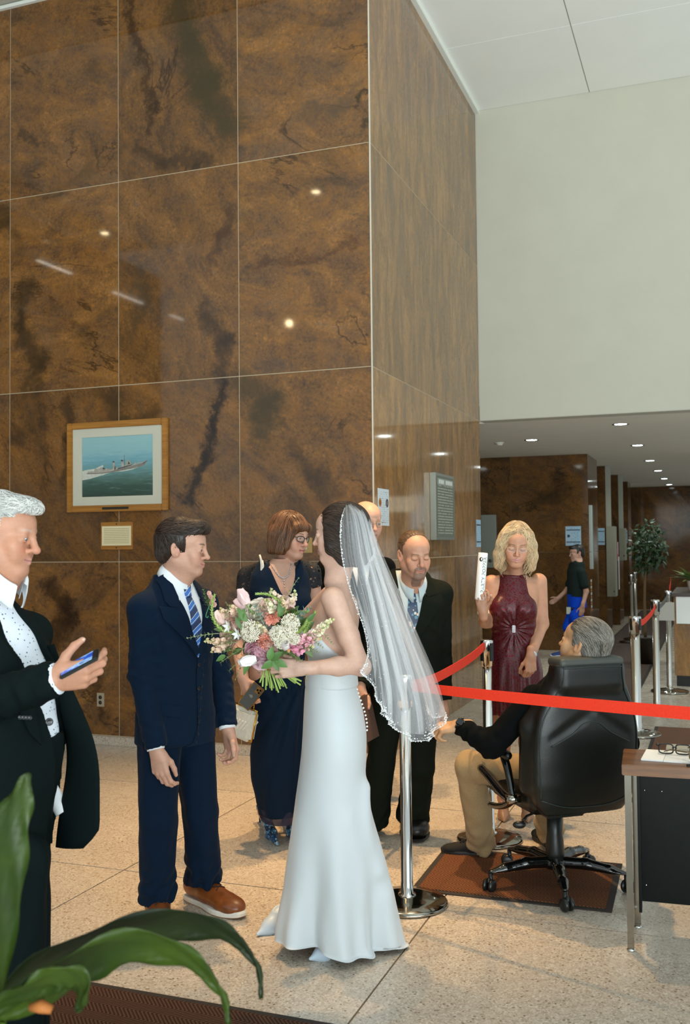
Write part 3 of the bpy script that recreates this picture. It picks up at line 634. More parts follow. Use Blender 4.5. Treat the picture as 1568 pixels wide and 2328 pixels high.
# right wall: notice sheet, directory board, blue notice. local x runs along the wall into depth, -y out of it
def rwall_thing(name, t, z, label, cat):
    o = empty(name, tuple(WALL(0, t, z)), math.pi/2-YAW); tag(o, label, cat); return o
M_PAPER = mat('paper_notice', 'cfd6d8', .8)
N1 = rwall_thing('notice_sheet', .235, 1.955, 'white taped notice sheet with two round seals near the marble corner', 'notice')
sheet('paper', .14, .145, -.002, text_mat('notice_text', 'ccd6dc', '8f98a0', 17, .45, 12), N1)
for x, c1, c2 in ((-.085, 'b07a3a', '8c4a2a'), (.09, '3c3a44', '8a7a6a')):
    V, Fs = lathe([(.001, .0), (.033, .0), (.033, .0012), (.001, .0013)], 24, Matrix.Translation((x, -.0021, .035))@Matrix.Rotation(math.pi/2, 4, 'X')@Matrix.Scale(1, 4)); sl = mesh_obj('seal', V, Fs, mat('seal_'+c1, c1, .6), N1)
    V, Fs = lathe([(.001, .001), (.02, .001), (.02, .0018), (.001, .0019)], 6, Matrix.Translation((x, -.0021, .035))@Matrix.Rotation(math.pi/2, 4, 'X')); mesh_obj('emblem', V, Fs, mat('seal_'+c2, c2, .6), sl)
B1 = rwall_thing('directory_board', 1.945, 2.01, 'tall grey metal directory board with raised lettering on marble side wall', 'directory board')
M_BOARD = mat('board_grey', '7d7f72', .45, metal=.3); M_BFR = mat('board_frame', 'a3a79c', .35, metal=.6)
box('case', (-.345, -.055, -.31), (.345, -.001, .31), M_BFR, B1, bevel=.004)
sheet('letter_panel', .32, .285, -.0565, text_mat('directory_text', '6d7062', 'a5a899', 22, .62, 10), B1, th=.001)
box('header', (-.28, -.06, .2), (.28, -.0568, .262), mat('header_grey', '9a9d92', .4), B1)
bm = bmesh.new(); xx = -.24
for w in (.05, .05, .05, .0, .045, .05, .05, .05):
    if w: box_bm(bm, (xx, -.064, .212), (xx+w*.72, -.0602, .25))
    xx += .062
bm_obj('header_lettering', bm, mat('letters_white', 'd8dad2', .5), B1); tag(B1.children[-1], kind='stuff')
N2 = rwall_thing('notice_sheet', 3.565, 1.775, 'pale blue notice sheet at the far end of the marble side wall', 'notice')
def blue_notice(par, w, h):
    sheet('paper', w, h, -.002, text_mat('notice_blue', '9fbcd0', '6d8a9e', 13, .45, 9), par)
    for z in (.62, -.62): sheet('stripe', w*.9, h*.05, -.0028, mat('stripe_dark', '2b3a48', .7), par, 0, z*h, th=.0007)
blue_notice(N2, .11, .15)
def pier_thing(name, s, t, z, label, cat): 
    o = empty(name, tuple(WALL(s, t, z)), -YAW); tag(o, label, cat); return o
N3 = pier_thing('notice_sheet', -.388, 8.4, 1.768, 'pale blue notice sheet with dark stripes on dark marble above walking man', 'notice'); blue_notice(N3, .118, .15)
N4 = pier_thing('notice_sheet', -.535, 11.0, 1.77, 'pale blue notice sheet on the second corridor pier', 'notice'); blue_notice(N4, .06, .15)
N5 = pier_thing('notice_sheet', -.545, 15.9, 1.79, 'pale blue notice sheet on the farthest corridor pier', 'notice'); blue_notice(N5, .05, .15)
V, Fs = lathe([(.001, 0), (.022, 0), (.022, .001), (.001, .001)], 16, Matrix.Translation((-.07, -.003, 0))@Matrix.Rotation(math.pi/2, 4, 'X')); mesh_obj('seal', V, Fs, mat('stripe_dark', '2b3a48', .7), N3)
E1 = pier_thing('elevator_panel', .93, 8.4, 1.70, 'brushed steel elevator call panel beside the end of the marble wall', 'call panel')
M_STEEL = mat('brushed_steel', '9fa79f', .38, metal=.75)
box('face_plate', (-.12, -.03, -.42), (.12, -.001, .42), M_STEEL, E1, bevel=.004)
V, Fs = lathe([(.001, 0), (.028, 0), (.028, .008), (.02, .012), (.001, .012)], 20, Matrix.Translation((.02, -.03, -.31))@Matrix.Rotation(math.pi/2, 4, 'X')); mesh_obj('button', V, Fs, mat('button_dark', '3c3a34', .4), E1, True)
for k, (t, zb, zt, w, lb) in enumerate([(11.02, .70, 1.95, .15, 'grey metal wall box with conduit on the second corridor pier'), (13.52, 1.3, 1.95, .12, 'slim grey wall box with conduit on the third corridor pier')]):
    o = pier_thing('wall_box', SP, t, 0, lb, 'utility box'); MG = mat('box_grey', '8d8a78', .55)
    box('cabinet', (.001, -.05, zb), (w, .35, zt), MG, o, bevel=.004); box('conduit', (.001, -.02, zt), (.085, .1, Z2-.002), mat('conduit_grey', '9a9a8c', .5), o, bevel=.003)
    box('latch', (w-.03, -.058, zb+.08), (w-.015, -.049, zb+.11), M_BLACKPL, o)
for k, (t, z, h, cl, lb) in enumerate([(11.5, 1.5, .17, 'd9a5ad', 'pink and white flyer on the right side of grey wall box'), (11.62, 1.1, .3, 'cfd5d3', 'long white paper list hanging below the pink flyer')]):
    o = empty('flyer', tuple(WALL(SP-.152-.002*k, t, z)), math.pi/2-YAW); tag(o, lb, 'flyer'); sheet('paper', .09, h, -.002, mat('flyer_'+cl, cl, .8), o)
    if k == 0: sheet('band', .09, .05, -.003, mat('flyer_red', 'b8515c', .8), o, 0, -.1)
for k, (t, z0, z1, lb) in enumerate([(8.75, 1.25, 2.25, 'tall narrow steel strip sign on the side of first corridor pier'), (8.62, .6, 1.1, 'column of small white and orange stickers on first corridor pier')]):
    o = empty('strip_sign', tuple(WALL(SP, t, 0)), math.pi/2-YAW); tag(o, lb, 'sign')
    if k == 0: box('plate', (-.05, -.025, z0), (.05, -.001, z1), M_STEEL, o)
    else:
        for i in range(10): box('sticker', (-.06, -.004, z0+i*.05), (.06, -.001, z0+i*.05+.04), mat('stick_w' if i % 2 else 'stick_o', 'c9c9c0' if i % 2 else 'a8703a', .6), o)

# ------------------------------------------------------------------ smooth solids: distance fields and surface nets
def smin(a, b, k):
    if k <= 0: return np.minimum(a, b)
    h = np.maximum(k-np.abs(a-b), 0)/k
    return np.minimum(a, b)-h*h*k*.25
def smax(a, b, k): return -smin(-a, -b, k)
def rot_facing(phi, nod=0., roll=0.):
    """columns: right hand side, forward, up of a figure facing phi degrees (0 = towards the camera, + = picture right)"""
    p, n, r = math.radians(phi), math.radians(nod), math.radians(roll)
    f = V3(math.sin(p), -math.cos(p), 0); x = V3(-math.cos(p), -math.sin(p), 0); z = V3(0, 0, 1)
    f2 = f*math.cos(n)-z*math.sin(n); z2 = z*math.cos(n)+f*math.sin(n)
    x3 = x*math.cos(r)-z2*math.sin(r); z3 = z2*math.cos(r)+x*math.sin(r)
    return np.stack([x3, f2, z3], 1)
I3 = np.eye(3)
class Body:
    """ordered list of primitives; every one has its own frame (R, o)"""
    def __init__(s): s.ops = []; s.R = I3; s.o = np.zeros(3)
    def frame(s, o, R): s.o = np.asarray(o, float); s.R = np.asarray(R, float); return s
    def _w(s, p): return s.R@np.asarray(p, float)+s.o
    def rc(s, a, b, ra, rb, k=.02, mode='u'):
        a, b = s._w(a), s._w(b); m = max(ra, rb)+k+.03
        lo = np.minimum(a, b)-m; hi = np.maximum(a, b)+m
        def f(X, Y, Z):
            d = b-a; L2 = max(d@d, 1e-12)
            px, py, pz = X-a[0], Y-a[1], Z-a[2]
            t = np.clip((px*d[0]+py*d[1]+pz*d[2])/L2, 0, 1)
            return np.sqrt((px-t*d[0])**2+(py-t*d[1])**2+(pz-t*d[2])**2)-(ra+(rb-ra)*t)
        s.ops.append((lo, hi, f, k, mode)); return s
    def chain(s, pts, rs, k=.02, ki=.006, mode='u'):
        pts = [s._w(p) for p in pts]; m = max(rs)+k+.02
        lo = np.min(pts, 0)-m; hi = np.max(pts, 0)+m
        def f(X, Y, Z):
            r = None
            for a, b, ra, rb in zip(pts[:-1], pts[1:], rs[:-1], rs[1:]):
                d = b-a; L2 = max(d@d, 1e-12); px, py, pz = X-a[0], Y-a[1], Z-a[2]
                t = np.clip((px*d[0]+py*d[1]+pz*d[2])/L2, 0, 1)
                q = np.sqrt((px-t*d[0])**2+(py-t*d[1])**2+(pz-t*d[2])**2)-(ra+(rb-ra)*t)
                r = q if r is None else smin(r, q, ki)
            return r
        s.ops.append((lo, hi, f, k, mode)); return s
    def el(s, c, r, k=.02, mode='u', R=None):
        r = np.broadcast_to(np.asarray(r, float), (3,)); Q = s.R if R is None else s.R@np.asarray(R); c = s._w(c)
        ext = np.sqrt((Q**2)@(r**2))+k+.03
        def f(X, Y, Z):
            px, py, pz = X-c[0], Y-c[1], Z-c[2]
            q = [(px*Q[0, i]+py*Q[1, i]+pz*Q[2, i])/r[i] for i in range(3)]
            k0 = np.sqrt(q[0]**2+q[1]**2+q[2]**2)+1e-9; k1 = np.sqrt((q[0]/r[0])**2+(q[1]/r[1])**2+(q[2]/r[2])**2)+1e-9
            return k0*(k0-1)/k1
        s.ops.append((c-ext, c+ext, f, k, mode)); return s
    def box(s, c, r, rnd=.01, k=.0, mode='u', R=None):
        r = np.asarray(r, float); Q = s.R if R is None else s.R@np.asarray(R); c = s._w(c)
        ext = np.abs(Q)@r+k+.03
        def f(X, Y, Z):
            px, py, pz = X-c[0], Y-c[1], Z-c[2]
            q = [np.abs(px*Q[0, i]+py*Q[1, i]+pz*Q[2, i])-(r[i]-rnd) for i in range(3)]
            return np.sqrt(sum(np.maximum(u, 0)**2 for u in q))+np.minimum(np.maximum(np.maximum(q[0], q[1]), q[2]), 0)-rnd
        s.ops.append((c-ext, c+ext, f, k, mode)); return s
    def loft(s, rows, k=.02, mode='u', n=2.4, zcut=True):
        """rows: (z, cx, cy, a, b) in the frame: stacked ellipse-like sections"""
        rows = np.array(rows, float); Q, o = s.R, s.o; zz = rows[:, 0]
        zi = np.linspace(zz[0], zz[-1], 80)
        def sm(c):   # gently smoothed interpolation
            v = np.interp(zi, zz, rows[:, c]); w = np.array([1, 2, 3, 2, 1.])/9
            return np.convolve(np.pad(v, 2, 'edge'), w, 'valid')
        T = [sm(c) for c in (1, 2, 3, 4)]
        A = (np.abs(rows[:, 1])+rows[:, 3]).max(); B = (np.abs(rows[:, 2])+rows[:, 4]).max()
        cz = (zz[0]+zz[-1])/2; ext = np.abs(Q)@V3(A, B, (zz[-1]-zz[0])/2)+k+.03; c = Q@V3(0, 0, cz)+o
        def f(X, Y, Z):
            px, py, pz = X-o[0], Y-o[1], Z-o[2]
            x, y, z = [px*Q[0, i]+py*Q[1, i]+pz*Q[2, i] for i in range(3)]
            cx, cy, a, b = [np.interp(z, zi, t) for t in T]
            u, v = np.abs(x-cx)/a, np.abs(y-cy)/b
            g = (u**n+v**n)**(1/n)+1e-6
            gr = np.sqrt((u**(n-1)/a)**2+(v**(n-1)/b)**2)/g**(n-1)+1e-6
            d = (g-1)/gr
            d = np.clip(d, -.2, .3)
            return np.maximum(d, np.maximum(z-zz[-1], zz[0]-z)) if zcut else d
        s.ops.append((c-ext, c+ext, f, k, mode)); return s
    def half(s, p, nrm, k=.004):
        """cut away everything on the side the normal points to"""
        p = s._w(p); nrm = s.R@np.asarray(nrm, float); nrm = nrm/np.linalg.norm(nrm)
        f = lambda X, Y, Z: -((X-p[0])*nrm[0]+(Y-p[1])*nrm[1]+(Z-p[2])*nrm[2])
        s.ops.append((np.full(3, -99.), np.full(3, 99.), f, k, 's')); return s
    @staticmethod
    def _apply(F, d, k, mode):
        if mode == 'u': return smin(F, d, k)
        if mode == 's': return smax(F, -d, k)
        if mode == 'i': return smax(F, d, k)
        return F+d
    def eval(s, Pt, chunk=None):
        Pt = np.asarray(Pt, float); X, Y, Z = Pt[:, 0], Pt[:, 1], Pt[:, 2]; F = np.full(len(Pt), .3)
        for lo, hi, f, k, mode in s.ops:
            m = (X > lo[0]) & (X < hi[0]) & (Y > lo[1]) & (Y < hi[1]) & (Z > lo[2]) & (Z < hi[2])
            if m.any(): F[m] = s._apply(F[m], f(X[m], Y[m], Z[m]), k, mode)
        return F
    def grad(s, Pt, e=.002):
        g = np.stack([s.eval(Pt+np.eye(3)[i]*e)-s.eval(Pt-np.eye(3)[i]*e) for i in range(3)], 1)
        return g/(np.linalg.norm(g, axis=1)[:, None]+1e-9)
    def grid(s, lo, hi, h):
        lo = np.asarray(lo, float); n = np.ceil((np.asarray(hi)-lo)/h).astype(int)+1
        ax = [lo[i]+h*np.arange(n[i]) for i in range(3)]
        F = np.full(n, .3, np.float32)
        for blo, bhi, f, k, mode in s.ops:
            sl = []
            for i in range(3):
                a = max(0, int(math.floor((blo[i]-lo[i])/h))); b = min(n[i], int(math.ceil((bhi[i]-lo[i])/h))+1)
                if a >= b: break
                sl.append(slice(a, b))
            if len(sl) < 3: continue
            X, Y, Z = ax[0][sl[0]][:, None, None], ax[1][sl[1]][None, :, None], ax[2][sl[2]][None, None, :]
            d = f(X, Y, Z); F[tuple(sl)] = s._apply(F[tuple(sl)], d, k, mode)
        return F, lo
    def bounds(s, pad=0.):
        los = [o[0] for o in s.ops if o[4] == 'u']; his = [o[1] for o in s.ops if o[4] == 'u']
        return np.min(los, 0)-pad, np.max(his, 0)+pad
    def mesh(s, h, lo=None, hi=None, smooth=1):
        if lo is None:
            lo, hi = s.bounds()
        F, lo = s.grid(lo, hi, h); return surface_nets(F, lo, h, smooth)
def surface_nets(F, lo, h, smooth=1):
    ins = F < 0; nx, ny, nz = F.shape
    c = np.zeros((nx-1, ny-1, nz-1), np.uint8)
    for i in (0, 1):
        for j in (0, 1):
            for k in (0, 1): c += ins[i:nx-1+i, j:ny-1+j, k:nz-1+k]
    act = (c > 0) & (c < 8); I, J, K = np.nonzero(act)
    if len(I) == 0: return np.zeros((0, 3)), np.zeros((0, 4), int)
    idx = np.full(act.shape, -1, np.int32); idx[I, J, K] = np.arange(len(I))
    acc = np.zeros((len(I), 3)); cnt = np.zeros(len(I)); CRN = [(i, j, k) for i in (0, 1) for j in (0, 1) for k in (0, 1)]
    val = {c_: F[I+c_[0], J+c_[1], K+c_[2]] for c_ in CRN}
    for a in CRN:
        for ax in range(3):
            if a[ax]: continue
            b = list(a); b[ax] = 1; b = tuple(b); va, vb = val[a], val[b]; m = (va < 0) != (vb < 0)
            t = va[m]/(va[m]-vb[m]); p = np.zeros((m.sum(), 3)); 
            for q in range(3): p[:, q] = a[q]
            p[:, ax] = t; acc[m] += p; cnt[m] += 1
    Vt = (acc/cnt[:, None]+np.stack([I, J, K], 1))*h+lo
    faces = []
    for ax in range(3):
        u, v = (ax+1) % 3, (ax+2) % 3
        sl0 = [slice(1, -1)]*3; sl0[ax] = slice(0, F.shape[ax]-1); sl1 = list(sl0); sl1[ax] = slice(1, F.shape[ax])
        A, B = ins[tuple(sl0)], ins[tuple(sl1)]; E = np.stack(np.nonzero(A != B), 1); flip = B[tuple(E.T)]
        off = np.ones(3, int); off[ax] = 0; E = E+off
        def cell(du, dv):
            q = E.copy(); q[:, u] -= du; q[:, v] -= dv; return idx[q[:, 0], q[:, 1], q[:, 2]]
        q = np.stack([cell(1, 1), cell(0, 1), cell(0, 0), cell(1, 0)], 1); q[flip] = q[flip][:, ::-1]; faces.append(q)
    Fq = np.concatenate(faces); Fq = Fq[(Fq >= 0).all(1)]
    for _ in range(smooth):
        e = np.concatenate([Fq[:, [0, 1]], Fq[:, [1, 2]], Fq[:, [2, 3]], Fq[:, [3, 0]]])
        s_ = np.zeros_like(Vt); n_ = np.zeros(len(Vt)); np.add.at(s_, e[:, 0], Vt[e[:, 1]]); np.add.at(s_, e[:, 1], Vt[e[:, 0]]); np.add.at(n_, e[:, 0], 1); np.add.at(n_, e[:, 1], 1)
        Vt = Vt*.5+.5*s_/np.maximum(n_, 1)[:, None]
    return Vt, Fq
def vnormals(V, Fq):
    n = np.cross(V[Fq[:, 2]]-V[Fq[:, 0]], V[Fq[:, 3]]-V[Fq[:, 1]]); N = np.zeros_like(V)
    for i in range(4): np.add.at(N, Fq[:, i], n)
    return N/(np.linalg.norm(N, axis=1)[:, None]+1e-12)
_wv = np.random.default_rng(3)
def waves(Pt, scale, n=9, seed=0, dirs=None):
    """smooth pseudo noise: a sum of sine waves, about -1..1"""
    r = np.random.default_rng(seed); v = np.zeros(len(Pt))
    for i in range(n):
        d = r.normal(size=3) if dirs is None else np.asarray(dirs)+.45*r.normal(size=3)
        d = d/np.linalg.norm(d)*(2*np.pi/scale)*r.uniform(.6, 1.5); v += np.sin(Pt@d+r.uniform(0, 6.28))
    return v/math.sqrt(n)*.8
def sss(x, a, b): t = np.clip((x-a)/(b-a), 0, 1); return t*t*(3-2*t)

# ------------------------------------------------------------------ people
def nrm(v): v = np.asarray(v, float); return v/(np.linalg.norm(v)+1e-12)
class Figure:
    def __init__(s, base, label, group=None):
        s.base = np.asarray(base, float); s.root = empty('person', tuple(base)); tag(s.root, label, 'person', group)
        s.B = Body(); s.boxes = []; s.paints = []; s.skin = (.8, .5, .4)
    def w(s, p): return np.asarray(p, float)-s.base     # world -> figure space
    # --- head: centre c (figure space) half way down the face, R = right/forward/up
    def head(s, c, R, neck, sc=1.0, fem=0., nose=1.0, smile=0., jaw=1.0, eyes='open', neck_r=.058, ear=1.0, browbone=1.0, chin=1.0, cheek=1.0, mouth_open=0.):
        B = s.B; s.hc, s.hR, s.hs = np.asarray(c, float), np.asarray(R, float), sc
        B.frame(c, R*1.0); q = sc
        def E(c_, r_, k=.02, mode='u', Rr=None): B.el(np.array(c_)*q, np.array(r_)*q, k*q, mode, Rr)
        def C(a, b, ra, rb, k=.02, mode='u'): B.rc(np.array(a)*q, np.array(b)*q, ra*q, rb*q, k*q, mode)
        E((0, -.018, .040), (.0765, .098, .080), .02)                                    # cranium
        E((0, .032, .040), (.060, .070, .060), .03)                                      # forehead
        E((0, .018, -.035), (.060*jaw, .070, .070), .03)                                 # face mass
        for sx in (-1, 1):
            C((sx*.056*jaw, -.005, -.05), (sx*.018, .074, -.098*chin), .021, .016, .025)       # jaw line
            E((sx*.040, .064, -.024), (.024*cheek, .024, .024), .022)                          # cheek bone
            E((sx*.034, .070, -.050), (.020*cheek, .020, .024), .02)
        E((0, .078, -.096*chin), (.020, .017, .015), .02)                                # chin
        E((0, .074, -.060), (.032, .026, .026), .02)                                     # muzzle
        C((-.032, .084, .021), (.032, .084, .021), .0105*browbone, .0105*browbone, .016); E((0, .089, .021), (.014, .011*browbone, .010), .014)  # brow ridge
        for sx in (-1, 1): E((sx*.032, .109, -.001), (.019, .019, .0125), .012, 's')      # eye sockets
        C((0, .0955, .014), (0, .110+.002*nose, -.027), .0075*nose, .0095*nose, .013)           # nose bridge
        E((0, .111+.004*nose, -.0315), (.0105*nose, .0115*nose, .0095*nose), .007)       # tip
        for sx in (-1, 1):
            E((sx*.0115*nose, .0985, -.0345), (.0078, .0105, .0075), .005)
            E((sx*.0058*nose, .106, -.0425), (.003, .005, .0035), .003, 's')             # nostrils
            E((sx*.032, .0845, .001), (.0165, .0145, .0125), .005)                        # lids over the eyeball
            if eyes == 'open': E((sx*.032, .099, .000), (.0125, .010, .0046), .002, 's')
        w = .023+.004*smile; dz = .006*smile
        for sx in (-1, 1):
            C((0, .0995, -.0605), (sx*w, .0865, -.0625+dz), .0052+.001*fem, .003, .006)      # upper lip
            C((0, .0975, -.0700-.006*mouth_open), (sx*w*.85, .0865, -.0650+dz), .0062+.0012*fem, .003, .006)  # lower lip
            C((0, .1075, -.0655-.003*mouth_open), (sx*w*1.02, .0915, -.0640+dz), .0014+.003*mouth_open, .0010, .0025, 's')
        for sx in (-1, 1):                                                               # ears
            Rr = np.array(Matrix.Rotation(sx*.35, 3, 'Z')@Matrix.Rotation(.22, 3, 'X'))
            E((sx*.0775, -.012, -.004), (.0085*ear, .0195*ear, .0325*ear), .006, 'u', Rr)
            E((sx*.086, -.008, -.001), (.007, .0105*ear, .0185*ear), .004, 's', Rr)
            E((sx*.0805, -.004, -.024), (.006, .009, .010), .005)
        nk = np.asarray(neck, float)
        B.frame((0, 0, 0), I3)
        hb = s.hc+s.hR@(V3(0, -.022, -.055)*q)
        B.rc(hb, nk, neck_r*q*.93, neck_r*q*1.06, .045)
        th = s.hc+s.hR@(V3(0, .040, -.095)*q); B.rc(th, nk+s.hR[:, 1]*.018, .024*q, .030*q, .04)
        e = .145*q; hl = s.hc+s.hR@(V3(0, 0, -.0)*q)
        lo, hi = hl-V3(e, e, .165*q), hl+V3(e, e, .15*q); lo[2] = min(lo[2], nk[2]-.02); s.boxes.append((lo, hi, .0024))
        # paint: function of head-local coordinates
        def paint(Pt, N, col):
            L = ((Pt-s.hc)@s.hR)/q; x, y, z = L.T; ax = np.abs(x)
            lip = s.lip if hasattr(s, 'lip') else None
            if lip is not None:
                zc = -.0645+dz*(ax/w)**2
                m = np.exp(-((z-zc+.0005)/(.0072+.001*fem))**4)*sss(w+.003-ax, 0, .004)*(y > .07)
                col[:] = col*(1-m[:, None])+np.array(lip)*m[:, None]
                m2 = np.exp(-((z-zc)/.0014)**2)*sss(w+.004-ax, 0, .004)*(y > .08)*.75; col[:] = col*(1-m2[:, None])+np.array((.10, .02, .015))*m2[:, None]
            if getattr(s, 'blush', 0):
                m = np.exp(-((ax-.038)**2+(z+.032)**2)/.018**2)*(y > .02)*s.blush; col[:] = col*(1-m[:, None])+col*np.array((1.12, .74, .72))*m[:, None]
                m = np.exp(-(x**2+(z+.032)**2)/.012**2)*(y > .09)*s.blush; col[:] = col*(1-m[:, None])+col*np.array((1.1, .76, .74))*m[:, None]
            if hasattr(s, 'brow'):
                zb = .0235+.004*np.sin(np.clip((ax-.014)/.034, 0, 1)*2.4)-getattr(s, 'browdip', 0)*.01
                m = np.exp(-((z-zb)/.0036)**4)*sss(ax, .012, .017)*sss(.050-ax, 0, .008)*(y > .045)*s.brow[3]; col[:] = col*(1-m[:, None])+np.array(s.brow[:3])*m[:, None]
            # lash line
            ec = -.0005 if eyes == 'open' else -.0055
            zl = (ec+(.0046 if eyes == 'open' else -.0005))*np.ones_like(x)-(ax-.032)**2*(14 if eyes == 'open' else -10)
            m = np.exp(-((z-zl)/.0016)**2)*sss(.0155-np.abs(ax-.032), 0, .004)*(y > .06)*getattr(s, 'lash', .6); col[:] = col*(1-m[:, None])+np.array((.03, .018, .012))*m[:, None]
            m = ((ax-.077)**2+(z+.004)**2+(y+.012)**2 < .035**2)*.25; col[:] = col*(1-m[:, None])+col*np.array((1.1, .78, .74))*m[:, None]
            if hasattr(s, 'beard'): s.beard(x, y, z, col)
        s.paints.append((lambda Pt: np.linalg.norm(Pt-s.hc, axis=1) < .17*q, paint))
        if eyes == 'open':
            for sx in (-1, 1):
                cc = s.hc+s.hR@(V3(sx*.032, .0845, .0005)*q); gz = nrm(s.hR@(getattr(s, 'gaze', V3(0, 1, -.05))))
                V, Fs = sphere((0, 0, 0), .0122*q, 3); d = V@gz/(.0122*q)
                cl = np.where(d[:, None] > .90, (.012, .01, .01), np.where(d[:, None] > .74, getattr(s, 'iris', (.10, .16, .20)), (.75, .72, .68)))
                mesh_obj('eye', V+cc, np.array(Fs), col_mat('eyeball', .08, .6), s.root, True, cl)
        return s
    # --- hand: wrist, finger direction, back-of-hand normal; side +1 = thumb on the +(dir x normal) side
    def hand(s, wrist, d, n, side, curls, sc=1.0, spread=.0, thumb=((.75, .62, -.25), (.45, .88, -.1), (.25, .95, .1)), arm_r=.027, box=True, slim=1.0):
        wrist = np.asarray(wrist, float); y = nrm(d); z = nrm(np.asarray(n)-y*np.dot(n, y)); x = np.cross(y, z)*side
        R = np.stack([x, y, z], 1); B = s.B; B.frame((0, 0, 0), I3)
        L = lambda p: wrist+R@(np.asarray(p, float)*sc)
        kx = (.031, .0105, -.0105, -.030); ky = (.092, .096, .090, .080); kz = (.0, .003, .002, -.003)
        for i in range(4): B.rc(L((kx[i]*.55, .008, 0)), L((kx[i], ky[i], kz[i])), .0155*sc*slim, .0112*sc*slim, .012*sc)
        B.el(L((0, .052, -.006)), np.array((.038, .048, .0145))*sc*slim, .012*sc, 'u', R)
        B.el(L((.024, .034, -.012)), np.array((.017, .030, .015))*sc*slim, .012*sc, 'u', R)
        B.rc(L((0, -.045, 0)), L((0, .012, 0)), arm_r, .0245*sc*slim, .02)
        ln = ((.043, .026, .020), (.047, .030, .021), (.044, .028, .021), (.035, .021, .018)); rr = (.0098, .0102, .0097, .0086)
        s.tips = []
        for i in range(4):
            a = 0.; p = np.array((kx[i], ky[i], kz[i])); pts = [L(p)]; rs = [rr[i]*1.04*sc*slim]; sp = spread*(1.5-i)
            cu = curls[i] if isinstance(curls[0], (tuple, list)) else curls
            for j in range(3):
                a += math.radians(cu[j]); dv = np.array((math.sin(sp)*math.cos(a), math.cos(sp)*math.cos(a), -math.sin(a))); p = p+dv*ln[i][j]
                pts.append(L(p)); rs.append(rr[i]*(1., .9, .74)[j]*sc*slim)
            B.chain(pts, rs, .006*sc, .004*sc); s.tips.append((pts[-1], R@dv, R))
        p = np.array((.020, .022, -.012)); pts = [L(p)]; rs = [.0145*sc*slim]
        for j, (dv, l) in enumerate(zip(thumb, (.042, .034, .026))):
            p = p+nrm(dv)*l; pts.append(L(p)); rs.append((.0125, .0108, .0082)[j]*sc*slim)
        B.chain(pts, rs, .008*sc, .005*sc); s.tips.append((pts[-1], R@nrm(thumb[-1]), R))
        if box:
            allp = np.array([t[0] for t in s.tips]+[wrist, L((.05, .05, 0)), L((-.05, .05, 0)), L((0, .1, .02)), L((0, .1, -.02))]+pts)
            s.boxes.append((allp.min(0)-.022*sc-.004, allp.max(0)+.022*sc+.004, .0022))
        return s
    def nails(s, col, sz=(.0052, .0075, .0022)):
        for p, d, R in s.tips:
            n = R[:, 2]-d*np.dot(R[:, 2], d); n = nrm(n); x = np.cross(d, n)
            V, Fs = sphere((0, 0, 0), sz, 1); Q = np.stack([x, d, n], 1); mesh_obj('nail', V@Q.T+p+n*.0062+d*.002, np.array(Fs), mat('nail_'+str(col), col, .25), s.root, True)
    def finish(s, coarse=.008, lo=None, hi=None, extra=None, name='body'):
        """one skin mesh: fine where head and hands are, coarser in between"""
        Vs, Fs, n = [], [], 0
        bl, bh = s.B.bounds(-.02) if lo is None else (np.asarray(lo), np.asarray(hi))
        boxes = s.boxes
        V, Fq = s.B.mesh(coarse, bl, bh)
        if len(Fq):
            c = V[Fq].mean(1); keep = np.ones(len(Fq), bool)
            for a, b, h in boxes: keep &= ~((c > a+coarse*.9).all(1) & (c < b-coarse*.9).all(1))
            Fq = Fq[keep]; used = np.unique(Fq); mp_ = np.full(len(V), -1); mp_[used] = np.arange(len(used)); V = V[used]; Fq = mp_[Fq]
            Vs.append(V); Fs.append(Fq); n += len(V)
        for a, b, h in boxes:
            V, Fq = s.B.mesh(h, a, b)
            if len(Fq): Vs.append(V); Fs.append(Fq+n); n += len(V)
        V = np.concatenate(Vs); Fq = np.concatenate(Fs); N = vnormals(V, Fq)
        mott = 1+.05*waves(V, .05, seed=5)+.03*waves(V, .016, seed=6)
        col = np.tile(np.array(s.skin, float)*np.array((.80, .74, .70)), (len(V), 1))*mott[:, None]
        for sel, fn in s.paints:
            m = sel(V)
            if m.any(): c_ = col[m].copy(); fn(V[m], N[m], c_); col[m] = c_
        o = mesh_obj(name, V, Fq, col_mat('skin', .48, .35, sss=.12, bumpn=.12, nscale=420), s.root, True, np.clip(col, 0, 1)); s.body = o
        return o
    # --- strands laid over a hair solid
    def hair(s, H, col, n=1600, steps=9, step=.011, flow=None, h=.004, rad=.0011, lift=.001, var=.35, root=None, wav=0., wavf=60., name='hair', shell=True, seed=1, rough=.42, jit=.25):
        lo, hi = H.bounds(); V, Fq = H.mesh(h, lo, hi); N = vnormals(V, Fq); r = np.random.default_rng(seed)
        loc = lambda Pt: ((Pt-s.hc)@s.hR)/s.hs
        mb_v, mb_f, mb_c, nn = [], [], [], 0
        base = np.array(col)
        Cs = base*(.62+.25*waves(loc(V)*np.array((1, 1, .35)), .012, seed=seed)[:, None]*var)
        mb_v.append(V); mb_f.append(Fq); mb_c.append(Cs); nn = len(V)
